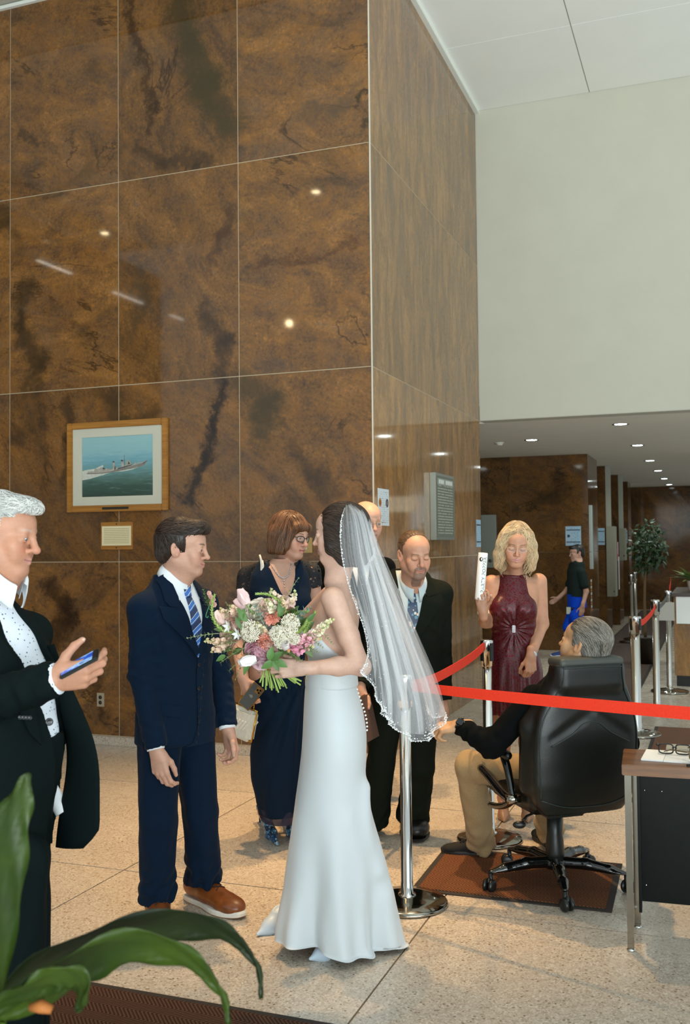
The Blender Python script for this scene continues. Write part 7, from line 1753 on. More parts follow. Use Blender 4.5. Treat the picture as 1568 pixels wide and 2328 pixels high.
V, Fs = sphere((0, 0, 0), (.0105, .001, .0125), 2); a = -.45; mesh_obj('logo', (V+V3(0, -.0268, 0))@np.array(Matrix.Rotation(a, 3, 'Z')).T@np.array(Mt)[:3, :3].T+_z*(L_-.035), np.array(Fs), mat('ink_black', '101214', .5), tb, True)
V, Fs = sphere((0, 0, 0), (.005, .0012, .008), 2); mesh_obj('logo_mark', (V+V3(0.002, -.0273, .001))@np.array(Matrix.Rotation(a, 3, 'Z')).T@np.array(Mt)[:3, :3].T+_z*(L_-.035), np.array(Fs), mat('tube_white', 'e8e8e4', .45), tb, True)

# ------------------------------------------------------------------ walking man far back
XB = P(1305, 1487, 14.4); XB[2] = 0
wm = Figure(XB, 'person walking in dark tee shirt and bright blue shorts by the far wall')
wm.skin = (.60, .36, .27); wm.lip = (.45, .2, .17); wm.brow = (.03, .02, .015, .8)
wR = rot_facing(-78); whR = rot_facing(-82, 4); whc = wm.w(P(1311, 1258, 14.4))
wm.head(whc, whR, wm.w(P(1314, 1287, 14.4)), sc=.96, neck_r=.055)
B = wm.B; B.frame((.05, 0, 0), wR); B.loft([(.80, 0, 0, .14, .10), (1.0, 0, 0, .14, .10), (1.25, 0, 0, .16, .10), (1.36, 0, -.01, .14, .08), (1.42, 0, -.02, .08, .06)], .03)
J_ = lambda px, py, Y: wm.w(P(px, py, Y))
arms = ((J_(1322, 1302, 14.22), J_(1332, 1345, 14.2), J_(1324, 1378, 14.15), 1, (-.15, 0, -1)), (J_(1306, 1302, 14.58), J_(1288, 1342, 14.6), J_(1268, 1360, 14.6), -1, (-.8, 0, -.5)))
B.frame((0, 0, 0), I3)
for a, b, c, s_, d in arms: B.rc(a, b, .045, .037, .03); B.rc(b, c, .037, .026, .02); wm.hand(c, d, (0, -s_, 0) if s_ > 0 else (.3, 1, .2), s_, (20, 35, 25), .95, box=False); B.frame((0, 0, 0), I3)
legs_ = ((J_(1310, 1400, 14.3), J_(1325, 1445, 14.25), J_(1335, 1478, 14.2)), (J_(1303, 1400, 14.5), J_(1290, 1440, 14.5), J_(1283, 1470, 14.5)))
for a, b, c in legs_: B.rc(a, b, .075, .052, .03); B.rc(b, c, .052, .034, .02)
wm.finish(.010)
TEE = fabric('cotton_charcoal', '1f2926', .9); SHB = fabric('shorts_blue', '0d45c8', .6)
T_ = Body(); T_.frame((.05, 0, 0), wR); T_.loft([(.88, 0, 0, .165, .125), (1.0, 0, 0, .16, .12), (1.25, 0, 0, .172, .115), (1.36, 0, -.01, .15, .09), (1.41, 0, -.02, .08, .07)], .03); T_.frame((0, 0, 0), I3)
for a, b, c, s_, d in arms: T_.rc(a, a*.35+b*.65, .062, .066, .04); dd = nrm(b-a); T_.half(a*.35+b*.65, dd, .003) if False else None
wm.solid('tee_shirt', T_, TEE, .010)
H_ = Body(); H_.frame((.05, 0, 0), wR); H_.loft([(.72, 0, 0, .15, .12), (.92, 0, 0, .16, .125)], .03); H_.frame((0, 0, 0), I3)
for a, b, c in legs_: H_.rc(a, a*.35+b*.65, .10, .105, .03)
wm.solid('shorts', H_, SHB, .010)
for f0, sx in ((legs_[0][2], 1), (legs_[1][2], -1)):
    g0 = f0*np.array((1, 1, 0)); shoe(wm, g0+V3(.07, 0, 0), g0+V3(-.21, 0, 0), mat('runner_blue', '123a7a', .5), mat('runner_sole', 'd8dde0', .6))
H = short_hair(wm, whR, whc, .96, .016, .005, front=.068, frontz=.068, quiff=.008); wm.hair(H, (.02, .014, .012), 0, 5, .01, None, .006)
box('badge', (-.03, -.004, -.05), (.03, .004, .05), mat('badge', 'b9bda8', .5), wm.root, frame(J_(1292, 1388, 14.33), V3(1, 0, 0), V3(0, 1, 0), UZ))

# ------------------------------------------------------------------ office chair
CHX = P(1262, 1985, 4.86); CHX[2] = 0
ch = empty('office_chair', tuple(CHX)); tag(ch, 'black leather executive office chair on castors, seen from behind', 'chair')
class _F: pass
chf = _F(); chf.root = ch; chf.solid = lambda *a, **k: Figure.solid(chf, *a, **k)
cw = lambda px, py, Y: P(px, py, Y)-CHX
def leather(name, c, rough=.38):
    T = NT(name); tc = T.n('TexCoord'); v = T.n('TexVoronoi', Scale=420., Vector=tc.outputs['Object']); n = T.n('TexNoise', Scale=14., Detail=4., Vector=tc.outputs['Object'])
    T.set_b(Base_Color=srgb(c), Roughness=rough); T.b.inputs['Specular IOR Level'].default_value = .5
    T.bump(T.math('ADD', T.math('MULTIPLY', v.outputs['Distance'], .25), n.outputs[0]), .14, .012); return T.m
M_LEA = leather('leather_chair', '040906', .34); M_LEAT = leather('leather_top', '3a3d38', .5); M_GLOSS = mat('gloss_black', '0b0d0c', .12, coat=.6)
cR = rot_facing(-163)      # faces away and a little left
# backrest: outline in the plane of the back (x right hand of the sitter, z up) swept with thickness
def cpt(px, py, d=0.):      # picture point -> chair plane (x, z)
    p = cw(px, py, 4.50); L = p@cR; return L
BK = Body(); BK.frame((0, 0, 0), cR)
yb = -.30                                   # the back leans at the rear of the seat
def blk(zs, w, cx, y, t, k=.03):
    pass
BK.loft([(.42, .0, -.255, .20, .045), (.47, 0, -.265, .245, .055), (.56, 0, -.275, .268, .060), (.68, 0, -.285, .272, .062), (.80, 0, -.295, .265, .062), (.88, 0, -.30, .250, .060), (.96, 0, -.31, .218, .056), (1.02, 0, -.315, .190, .052), (1.10, 0, -.325, .172, .055)], .02, n=3.6)
BK.box((0, -.322, 1.055), (.172, .062, .075), .045, .03)
BK.frame((0, 0, 0), cR)
for sx in (-1, 1): BK.rc((sx*.25, -.22, .55), (sx*.255, -.235, .82), .045, .04, .04); BK.rc((sx*.255, -.235, .82), (sx*.165, -.29, 1.02), .04, .036, .03)
# stitched V recess at the upper back
BK.chain([(.20, -.375, .775), (.0, -.392, .890)], [.022, .034], .02, .01, 's'); BK.chain([(-.20, -.375, .775), (-.0, -.392, .890)], [.022, .034], .02, .01, 's')
bk_o = chf.solid('backrest', BK, M_LEA, .007)
pip = MB()
def bsurf(x, z, far=.6):
    p = cR@V3(x, -far, z); dv = cR[:, 1]; t = 0.
    for _ in range(90):
        d = BK.eval((p+dv*t)[None])[0]; t += min(max(d*.6, -.02), .05)
        if t > far: break
    return p+dv*(t-.002)
for line in ([(.235, .50), (.245, .62), (.25, .76), (.235, .86), (.19, .95), (.155, 1.03), (.15, 1.105)], [(-.235, .50), (-.245, .62), (-.25, .76), (-.235, .86), (-.19, .95), (-.155, 1.03), (-.15, 1.105)], [(.235, .50), (.12, .462), (0, .455), (-.12, .462), (-.235, .50)], [(.15, 1.095), (.0, 1.10), (-.15, 1.095)], [(.20, .745), (.10, .795), (.035, .842), (-.035, .842), (-.10, .795), (-.20, .745)]):
    c = curve([(x, 0, z) for x, z in line], np.linspace(0, 1, 30)); pip.tube(np.array([bsurf(x, z) for x, _, z in c]), .0032, 6)
pip.build('piping', leather('leather_piping', '1c2622', .35), bk_o)
TC = Body(); TC.frame((0, 0, 0), cR); TC.box((0, -.315, 1.118), (.165, .068, .022), .02, .0); chf.solid('headrest_cap', TC, M_LEAT, .006, parent=bk_o)
ST = Body(); ST.frame((0, 0, 0), cR); ST.box((0, .02, .475), (.25, .27, .055), .045, .0); ST.box((0, .05, .42), (.20, .22, .03), .02, .03); chf.solid('seat', ST, M_LEA, .009)
box('mechanism', (-.10, -.12, .355), (.10, .12, .40), M_BLACKPL, ch, frame((0, 0, 0), cR[:, 0], cR[:, 1], UZ), .008)
mbk = MB(); c_ = [cR@V3(-.11, -.05, .38), cR@V3(-.20, -.10, .375), cR@V3(-.235, -.13, .365)]; mbk.tube(c_, .006, 8); mbk.add(*sphere(cR@V3(-.262, -.145, .352), (.032, .014, .018), 2)); mbk.build('tilt_lever', M_BLACKPL, ch)
# gas column, star base and castors
V, Fs = lathe([(.042, .10), (.045, .16), (.042, .22), (.038, .25), (.038, .36), (.026, .362), (.026, .40)], 28); mesh_obj('gas_column', V, Fs, mat('column_black', '141a18', .35), ch, True)
V, Fs = lathe([(.001, .085), (.05, .085), (.062, .10), (.060, .125), (.045, .135), (.001, .136)], 24); mesh_obj('hub', V, Fs, M_GLOSS, ch, True)
caster_px = [(1106, 2035), (1287, 2075), (1407, 2015), (1262, 1905), (1098, 1958)]
for k_ in range(5):
    q_ = G(*caster_px[k_])-CHX; a = math.atan2(q_[1], q_[0]); a = [None, None, None, None, None][k_] or a
a0 = math.atan2((G(1287, 2075)-CHX)[1], (G(1287, 2075)-CHX)[0])
for k_ in range(5):
    a = a0+k_*2*math.pi/5; d = V3(math.cos(a), math.sin(a), 0); s_ = V3(-math.sin(a), math.cos(a), 0)
    Bd = Body(); Bd.frame((0, 0, 0), I3); Bd.chain([d*.03+UZ*.112, d*.15+UZ*.118, d*.26+UZ*.10, d*.335+UZ*.078], [.030, .028, .026, .022], .01, .012); Bd.box(d*.18+UZ*.065, (.5, .5, .022), .005, .012, 's')
    lg = chf.solid('base_leg', Bd, M_GLOSS, .006)
    Mx = frame(d*.335, d, s_, UZ); fkm = MB(); fkm.tube([d*.335+UZ*.03, d*.335+UZ*.085], .011, 10); fkm.build('caster_stem', M_BLACKPL, lg)
    tw = a+.7*math.sin(k_*2.3)+.5; t_ = V3(math.cos(tw), math.sin(tw), 0); u_ = V3(-math.sin(tw), math.cos(tw), 0); cc = d*.335+t_*.012+UZ*.031
    cm = MB()
    for sy in (-1, 1):
        M = frame(cc+u_*sy*.014, t_, UZ, u_*sy); V, Fs = lathe([(.001, .013), (.018, .0135), (.027, .010), (.031, .004), (.031, -.004), (.001, -.006)], 20, M); cm.add(V, Fs)
    cm.tube([cc-u_*.006+UZ*.02, cc+u_*.006+UZ*.02], .016, 8); cm.build('caster', M_BLACKPL, lg)
# arms: padded loop on a cranked bracket
for s_ in (-1, 1):
    x = s_*.295
    A = Body(); A.frame((0, 0, 0), cR); A.chain([(x, -.10, .665), (x+s_*.005, .05, .675), (x+s_*.004, .20, .705), (x, .27, .715)], [.022, .024, .022, .018], .01, .02); A.frame((0, 0, 0), I3)
    pad = chf.solid('arm_pad', A, M_LEA, .006)
    L = lambda y, z, dx=0.: cR@V3(x+dx, y, z)
    am = MB(); am.tube(curve([L(-.06, .655), L(-.10, .60), L(-.13, .53), L(-.15, .475)], np.linspace(0, 1, 12)), np.linspace(.020, .016, 12), 10); am.tube(curve([L(-.15, .47), L(-.08, .43), L(.02, .40), L(.10, .39)], np.linspace(0, 1, 12)), np.linspace(.018, .014, 12), 10); am.tube(curve([L(-.15, .47), L(-.05, .475), L(.10, .52), L(.20, .545)], np.linspace(0, 1, 12)), np.linspace(.022, .020, 12), 10); am.build('arm_bracket', M_GLOSS, ch)
    hm = MB(); hm.tube([L(-.15, .475, -.03), L(-.15, .475, .03)], .024, 18); hm.tube([L(-.15, .475, -.033), L(-.15, .475, .033)], .012, 14); hm.build('arm_hinge', M_CHROMED, ch)

# ------------------------------------------------------------------ the seated guard
gu = Figure(CHX, 'person with grey hair in black sweater and khaki trousers seated in office chair')
gu.skin = (.58, .36, .20); gu.lip = (.42, .2, .15); gu.brow = (.2, .17, .14, .7)
uR = rot_facing(-158); uhR = rot_facing(-132, -14, 6); uhc = cw(1327, 1466, 4.64)
gu.head(uhc, uhR, uhc+uhR[:, 1]*(-.045)+V3(.02, -.01, -.165), sc=1.0, neck_r=.060, ear=1.05)
uo = cR@V3(0, -.08, 0)
B = gu.B; B.frame(uo, cR); B.loft([(.52, 0, 0, .16, .11), (.70, 0, -.03, .15, .11), (.90, 0, -.06, .16, .10), (1.00, 0, -.08, .14, .08), (1.06, 0, -.08, .08, .06)], .03)
ush, uel, uwr = cw(1215, 1588, 4.62), cw(1118, 1694, 4.66), cw(1044, 1650, 4.74)
vsh, vel, vwr = cw(1362, 1592, 4.78), cw(1420, 1690, 4.86), cw(1390, 1715, 5.1)
B.frame((0, 0, 0), I3)
for a, b, c in ((ush, uel, uwr), (vsh, vel, vwr)): B.rc(a, b, .046, .040, .03); B.rc(b, c, .038, .027, .02)
gu.hand(uwr, (-.95, .22, -.12), (.0, -.35, .95), 1, ((42, 62, 40), (46, 66, 42), (50, 68, 42), (54, 68, 42)), 1.02, thumb=((.6, .75, -.3), (.2, .9, -.4), (-.1, .95, -.4)), arm_r=.029)
gu.hand(vwr, (-.3, .9, -.1), (0, .1, 1), -1, (20, 30, 20), .98)
B.frame((0, 0, 0), I3)
hipL, hipR = uo+cR@V3(-.10, .06, .545), uo+cR@V3(.10, .06, .545)
knL, anL = cw(1070, 1742, 5.10), cw(1094, 1922, 5.33); knR, anR = cw(1245, 1760, 5.35), cw(1248, 1900, 5.45)
for a, b, c in ((hipL, knL, anL), (hipR, knR, anR)): B.rc(a, b, .07, .055, .03); B.rc(b, c, .052, .036, .02); B.rc(c, c*np.array((1, 1, 0))+UZ*.07, .037, .035, .02)
gu.finish(.012)
BLKS = fabric('knit_black', '030606', .9, wr=.3)
S = Body(); S.frame(uo, cR); S.loft([(.50, 0, .01, .185, .135), (.70, 0, -.02, .180, .130), (.88, 0, -.055, .195, .120), (.98, 0, -.075, .17, .10), (1.04, 0, -.08, .10, .075), (1.07, 0, -.08, .075, .066)], .03); S.frame((0, 0, 0), I3)
for a, b, c in ((ush, uel, uwr), (vsh, vel, vwr)):
    S.rc(a, b, .066, .060, .04); S.rc(b, c, .058, .043, .025); d = nrm(c-b); S.rc(c+d*.035, c+d*.09, .05, .05, .004, 's')
def uw(V):
    d = 0
    for b, c in ((uel, uwr), (vel, vwr)): q = np.linalg.norm(V-(b*.4+c*.6), axis=1); d = d+.008*np.exp(-(q/.11)**2)*waves(V, .05, seed=77, dirs=nrm(c-b)); q = np.linalg.norm(V-b, axis=1); d = d+.006*np.exp(-(q/.10)**2)*waves(V, .06, seed=78)
    return d
gu.solid('sweater', S, BLKS, .0065, wrinkle=uw)
KHAKI = fabric('khaki', '9a8360', .9, sheen=.1, wr=.3)
trousers(gu, uo, cR, {-1: (hipL, knL, anL), 1: (hipR, knR, anR)}, KHAKI, rows=[(.50, 0, .0, .18, .13), (.58, 0, .0, .185, .135), (.66, 0, -.01, .17, .125)], r=(.092, .078, .070), wr_amp=.010, h=.0075)
SOCK = mat('sock_black', '101010', .9)
for a, h_, t_ in ((anL, (1120, 1936), (1030, 1946)), (anR, (1246, 1915), (1240, 1880))):
    hh, tt = G(*h_)-CHX, G(*t_)-CHX
    if a is anL: hh = a*np.array((1, 1, 0))+V3(.055, -.02, 0); tt = hh+V3(-.265, .06, 0)
    if a is anR: hh = a*np.array((1, 1, 0))+V3(.02, -.06, 0); tt = hh+V3(-.06, .27, 0)
    shoe(gu, hh, tt, mat('shoe_suede_black', '0e0d0c', .85), mat('sole_black', '1a1816', .6), LACEB)
H = Body(); H.frame(uhc, uhR)
H.el(V3(0, -.020, .044), V3(.087, .110, .092), .02); H.el(V3(0, -.062, -.020), V3(.076, .060, .072), .02); H.el(V3(0, -.060, -.075), V3(.060, .045, .035), .02)
H.box(V3(0, .162, -.115), V3(.2, .1, .20), .02, .012, 's')
for sx in (-1, 1): H.box(V3(sx*.09, .125, .0), V3(.05, .1, .062), .02, .008, 's'); H.box(V3(sx*.09, .035, -.115), V3(.06, .060, .095), .02, .010, 's')
gu.hair(H, (.17, .155, .13), 3600, 9, .012, lambda L: np.stack([L[:, 0]*1.2, -1.*np.ones(len(L)), np.where(L[:, 2] > .05, -.25, -.95)], 1), .0042, .0011, .002, seed=16, var=.5, jit=.35, wav=.25, wavf=55)
# smart watch
wd_ = nrm(uwr-uel); c_ = uwr-wd_*.004; tt_ = np.linspace(0, 2*np.pi, 25)[:-1]; u_ = nrm(np.cross(wd_, UZ)); v_ = np.cross(wd_, u_)
mbk = MB()
for o_ in (-.008, 0, .008): mbk.tube(c_+wd_*o_+.0345*(np.cos(tt_)[:, None]*u_+np.sin(tt_)[:, None]*v_), .005, 6, closed=True)
wt = mbk.build('watch_band', M_BLACKPL, gu.root)
nw_ = nrm(V3(-.15, -.75, .65)); nw_ = nrm(nw_-wd_*(nw_@wd_)); Mw = frame(c_+nw_*.034, wd_, np.cross(nw_, wd_), nw_); box('watch_case', (-.019, -.017, 0), (.019, .017, .010), M_CHROMED, wt, Mw, .004); box('watch_screen', (-.0165, -.0145, .0095), (.0165, .0145, .0108), mat('screen_black', '05070a', .05), wt, Mw, .002)

# ------------------------------------------------------------------ bridal bouquet
bq0 = P(645, 1530, 3.90)
bq = empty('bouquet', tuple(bq0)); tag(bq, 'bridal bouquet of white, blush and pink flowers with trailing greenery', 'bouquet')
def petal(L, W, cup=.4, curl=.3, nu=5, nv=5, ruff=0., pt=0.):
    """petal grid: base at origin, grows along +z, opens to +x; returns verts, quads"""
    V = []
    for i in range(nu):
        t = i/(nu-1); w = W*math.sin(math.pi*min(.98, (.08+.92*t*(.86 if pt == 0 else .97))))**.7*(1 if pt == 0 else 1-.0)
        for j in range(nv):
            s = 2*j/(nv-1)-1; y = w*s; x = -cup*W*(1-(1-s*s))*.0+cup*W*s*s*-1*(-.0)+cup*(s*s)*w*-.6+curl*L*t*t; z = L*(t-.10*s*s*t)+ruff*math.sin(s*9+i)*L*t
            V.append((x+ruff*L*t*math.cos(s*11+i*2), y, z))
    return np.array(V), [(i*nv+j, i*nv+j+1, (i+1)*nv+j+1, (i+1)*nv+j) for i in range(nu-1) for j in range(nv-1)]
def orient(d, roll=0.):
    d = nrm(d); a = nrm(np.cross(d, V3(.31, .2, .93))); b = np.cross(d, a); c, s = math.cos(roll), math.sin(roll); return np.stack([a*c+b*s, b*c-a*s, d], 1)
def ring_petals(mb, c, Q, n, L, W, tilt, cup, curl, col, ph=0., r0=.004, ruff=0., var=.06, pt=0.):
    for k in range(n):
        a = ph+2*math.pi*k/n+rng.normal()*.08; V, Fs = petal(L*rng.uniform(.92, 1.08), W, cup, curl, ruff=ruff, pt=pt)
        R1 = np.array(Matrix.Rotation(a, 3, 'Z')@Matrix.Rotation(tilt+rng.normal()*.06, 3, 'Y')); V = V@R1.T+np.array(Matrix.Rotation(a, 3, 'Z'))@V3(r0, 0, 0)
        cc = np.array(col)*(1+var*rng.normal()); t = np.clip(V[:, 2:3]/L, 0, 1); mb.add(V@Q.T+c, Fs, None); mb.c[-1] = np.clip(cc*(.9+.12*t), 0, 1)
PETAL = col_mat('petal', .6, .3, sss=.06)
LEAF = col_mat('leaf', .45, .4)
def fl(name): return lambda mb, lab=None: tag(mb.build(name, PETAL, bq, cols=True), lab)
def peony(c, d, r, col, lab=None):
    mb = MB(); Q = orient(d, rng.uniform(0, 6)); c = np.array(c)
    for i, (n, L, W, ti) in enumerate(((5, .62, .40, -.05), (7, .78, .48, .12), (8, .92, .58, .36), (8, 1.0, .66, .72), (7, 1.0, .68, 1.05))): ring_petals(mb, c-Q[:, 2]*r*.5, Q, n, L*r, W*r, ti, .8, -.35 if i < 2 else -.12, np.array(col)*(.93+.02*i), i*.5, .05*r*i, .03)
    fl('peony')(mb, lab)
def tulip(c, d, L, col, lab=None, open_=.0):
    mb = MB(); Q = orient(d, rng.uniform(0, 6)); c = np.array(c)-Q[:, 2]*L*.4
    ring_petals(mb, c, Q, 3, L, L*.38, .20+open_, 1.1, -.30, col, 0, .012*L/.05, 0); ring_petals(mb, c, Q, 3, L*1.02, L*.40, .30+open_, 1.1, -.34, np.array(col)*.97, 1.05, .016*L/.05, 0); fl('tulip')(mb, lab)
def carnation(c, d, r, col, lab=None):
    mb = MB(); Q = orient(d)
    for i, (n, ti) in enumerate(((6, .05), (9, .35), (11, .7), (12, 1.05), (12, 1.35))): ring_petals(mb, np.array(c)-Q[:, 2]*r*.55, Q, n, r*(.95+.03*i), r*.26, ti, .2, -.05, np.array(col)*(1+.05*i), i*.4, .03*r, .10, .12)
    fl('carnation')(mb, lab)
def umbel(c, d, r, col, n=190, lab=None):
    mb = MB(); Q = orient(d); c = np.array(c)
    for i in range(n):
        t = math.sqrt((i+.5)/n); a = i*2.39996; dome = V3(r*t*math.cos(a)*1.02, r*t*math.sin(a)*1.02, r*.62*math.sqrt(max(0, 1-t*t*.92))*rng.uniform(.9, 1.06)); s = r*.075*rng.uniform(.8, 1.25)
        mb.add(*sphere(c+Q@dome, s, 1), col=np.array(col)*rng.uniform(.86, 1.06) if rng.random() > .16 else (.33, .28, .16))
    mb.add(*sphere(c+Q@V3(0, 0, .02*r), (r*.8, r*.8, r*.35), 2, Q), col=(.34, .30, .18)); fl('flower_cluster')(mb, lab)
def floret_spike(c, d, L, col, n=12, sz=.014, tip=(.55, .58, .25), lab=None, name='snapdragon'):
    mb = MB(); Q = orient(d); c = np.array(c); bend = rng.normal()*.15
    mb.tube(curve([c, c+Q@V3(L*bend*.3, 0, L*.5), c+Q@V3(L*bend, 0, L)], np.linspace(0, 1, 8)), .0018, 6, col=(.25, .36, .10))
    for i in range(n):
        t = (i+.5)/n; a = i*2.4; p = c+Q@V3(L*bend*t*t, 0, L*t); dv = Q@nrm(V3(math.cos(a), math.sin(a), .5)); s = sz*(1.15-.75*t); cc = np.array(col)*(1-t**3)+np.array(tip)*t**3; q2 = orient(dv, a)
        ring_petals(mb, p, q2, 5, s*1.3, s*.55, .45, .5, .15, cc, 0, .001, .04, .1)
        if t > .5: mb.add(*sphere(p+dv*s*.5, (s*.42, s*.42, s*.6), 1, q2), col=cc)
    fl(name)(mb, lab)
def leaf_blade(mb, p, d, up, L, W, col, fold=.25, bend=.2):
    d = nrm(d); s = nrm(np.cross(d, up)); n = np.cross(s, d); V = []
    for i in range(6):
        t = i/5; w = W*math.sin(math.pi*min(.97, .06+.94*t))**.8*(1-.35*t)
        for j in (-1, 0, 1): V.append(np.array(p)+d*L*t+s*w*j+n*(fold*w*abs(j)-bend*L*t*t))
    cc = np.array(col)*rng.uniform(.8, 1.2); mb.add(V, [(i*3+j, i*3+j+1, (i+1)*3+j+1, (i+1)*3+j) for i in range(5) for j in (0, 1)], col=cc)
def sprig(c, d, L, n, lf, wf, col, curv=(0, 0, 0), name='greenery_sprig', lab=None, pair=True, stemc=(.24, .30, .12), tipshrink=.5, mat_=None, par=None, sr=.0015):
    mb = MB(); c = np.array(c); d = nrm(d); cv = np.array(curv); pts = [c+d*L*t+cv*L*t*t for t in np.linspace(0, 1, 12)]; mb.tube(pts, np.linspace(sr, sr*.4, 12), 5, col=stemc)
    for i in range(n):
        t = .12+.88*(i+.5)/n; p = c+d*L*t+cv*L*t*t; tg = nrm(d+2*cv*t); a = i*2.4 if not pair else i*1.57; s1 = nrm(np.cross(tg, V3(.3, -.8, .52))); s2 = np.cross(tg, s1)
        for sg in ((1, -1) if pair else (1,)):
            o = sg*(math.cos(a)*s1+math.sin(a)*s2); f = 1-tipshrink*t; leaf_blade(mb, p, nrm(tg*.75+o), nrm(tg-o*.3), lf*f, wf*f, col)
    return tag(mb.build(name, mat_ or LEAF, par or bq, cols=True), lab)
YF = 3.865
def b(px, py, dy=0.): return P(px, py, YF+dy)-bq0
def pxd(a, c_): return nrm(b(*c_)-b(*a))
out = lambda px, py: nrm(V3((px-630)/150, -.75, (1430-py)/110))
BL = (.83, .60, .50); CRM = (.84, .77, .66); WHT = (.86, .84, .80); PK = (.78, .34, .46); COR = (.86, .38, .28); PNK = (.74, .42, .50)
# large heads
peony(b(531, 1428, .02), out(531, 1428), .058, BL, 'pale blush peony'); peony(b(585, 1392, .02), out(585, 1385), .060, CRM); peony(b(628, 1424, .05), out(628, 1420), .062, WHT); peony(b(610, 1382, .0), out(610, 1370), .042, BL)
peony(b(588, 1482, .0), out(588, 1490), .062, PNK, 'pink peony near the hand'); peony(b(520, 1450, .03), out(515, 1450), .045, BL); peony(b(610, 1472, -.02), out(605, 1475), .042, (.86, .66, .58)); peony(b(648, 1375, .05), out(650, 1360), .045, BL); peony(b(596, 1505, .02), nrm(V3(-.1, -.5, -.8)), .050, (.76, .52, .58))
carnation(b(617, 1401, -.02), out(617, 1401), .034, COR, 'coral carnation near the top'); carnation(b(600, 1463, -.03), out(600, 1463), .038, COR, 'coral carnation in the middle')
for px, py, r in ((571, 1434, .044), (632, 1440, .034), (659, 1418, .038), (668, 1452, .024), (640, 1458, .030), (652, 1436, .034)): umbel(b(px, py, -.045), out(px, py), r, (.86, .80, .66))
tulip(b(555, 1361, -.02), pxd((566, 1385), (551, 1350)), .060, (.86, .60, .58), 'blush tulip highest on its own stem'); tulip(b(546, 1375, .0), pxd((560, 1390), (540, 1368)), .045, (.84, .56, .54)); tulip(b(500, 1408, -.01), pxd((510, 1425), (496, 1398)), .052, (.84, .58, .52)); tulip(b(568, 1502, -.05), nrm(V3(-.85, -.35, -.25)), .058, (.90, .84, .82), 'white tulip lying on its side low in front'); tulip(b(649, 1468, -.05), nrm(V3(.1, -.85, .5)), .044, (.90, .84, .82), 'white tulip bud beside the clusters')
stem_ = MB()
for a, c_ in (((590, 1410), (557, 1372)), ((560, 1500), (600, 1490))): stem_.tube([b(*a), b(*c_)], .003, 6, col=(.35, .5, .18))
# spikes
for a, c_, n, sz, col in (((660, 1475), (700, 1438), 12, .021, PK), ((672, 1470), (728, 1450), 10, .020, PK), ((676, 1462), (738, 1425), 11, .019, (.82, .50, .52)), ((664, 1480), (712, 1470), 9, .019, PK)): floret_spike(b(*a, -.02), pxd(a, c_), np.linalg.norm(b(*c_)-b(*a)), col, n, sz)
for a, c_, n in (((722, 1440), (746, 1402), 12), ((710, 1445), (750, 1420), 8)): floret_spike(b(*a, -.01), pxd(a, c_), np.linalg.norm(b(*c_)-b(*a)), (.85, .78, .58), n, .017, (.62, .62, .28))
for a, c_, n in (((520, 1462), (466, 1456), 12), ((508, 1470), (478, 1478), 7), ((600, 1440), (582, 1415), 9), ((608, 1455), (598, 1425), 8), ((626, 1395), (606, 1362), 9), ((648, 1395), (640, 1358), 8), ((520, 1402), (500, 1385), 8), ((538, 1395), (526, 1376), 7)): floret_spike(b(*a, -.02), pxd(a, c_), np.linalg.norm(b(*c_)-b(*a)), (.80, .58, .44) if n != 9 else (.82, .76, .55), n, .017, (.58, .55, .22))
for a, c_, n in (((640, 1372), (622, 1350), 8), ((655, 1382), (672, 1352), 8)): floret_spike(b(*a, -.01), pxd(a, c_), .07, (.82, .62, .52), n, .018)
# star flowers and green wheat like spikes
def green_spike(ctrl, lab=None, r=.016):
    mb = MB(); pts = curve([b(*c_) for c_ in ctrl], np.linspace(0, 1, 26)); mb.tube(pts, .0022, 6, col=(.30, .42, .12))
    for i in range(25):
        t = i/25; tg = nrm(pts[i+1]-pts[i])
        for k in range(4):
            a = k*1.57+i*.7; s1 = nrm(np.cross(tg, V3(.2, .9, .3))); s2 = np.cross(tg, s1); leaf_blade(mb, pts[i], nrm(tg*1.1+.8*(math.cos(a)*s1+math.sin(a)*s2)), tg, r*1.25*(1.15-.7*t), r*.28, (.34, .47, .13), .3, .1)
    return tag(mb.build('green_spike', LEAF, bq, cols=True), lab)
green_spike([(545, 1440, -.03), (505, 1432, -.04), (484, 1405, -.03), (482, 1372, -.01), (488, 1352, 0)], 'upright green spike beside the groom'); green_spike([(655, 1400, .0), (640, 1372, -.02), (612, 1352, -.02), (582, 1350, -.01)], 'green spike arching over the top'); green_spike([(640, 1412, .0), (672, 1395, -.02), (700, 1390, -.01)]); green_spike([(690, 1440, -.03), (704, 1412, -.03), (716, 1392, -.02)]); green_spike([(672, 1440, -.04), (690, 1425, -.04), (700, 1405, -.03)])
for px, py in ((541, 1441), (520, 1425)): 
    mb = MB(); Q = orient(out(px, py)); ring_petals(mb, b(px, py, -.06), Q, 6, .026, .006, 1.05, .2, .1, (.88, .88, .84), 0, .002, 0, .03, 1); mb.add(*sphere(b(px, py, -.063), .004, 1), col=(.5, .55, .2)); fl('star_flower')(mb)
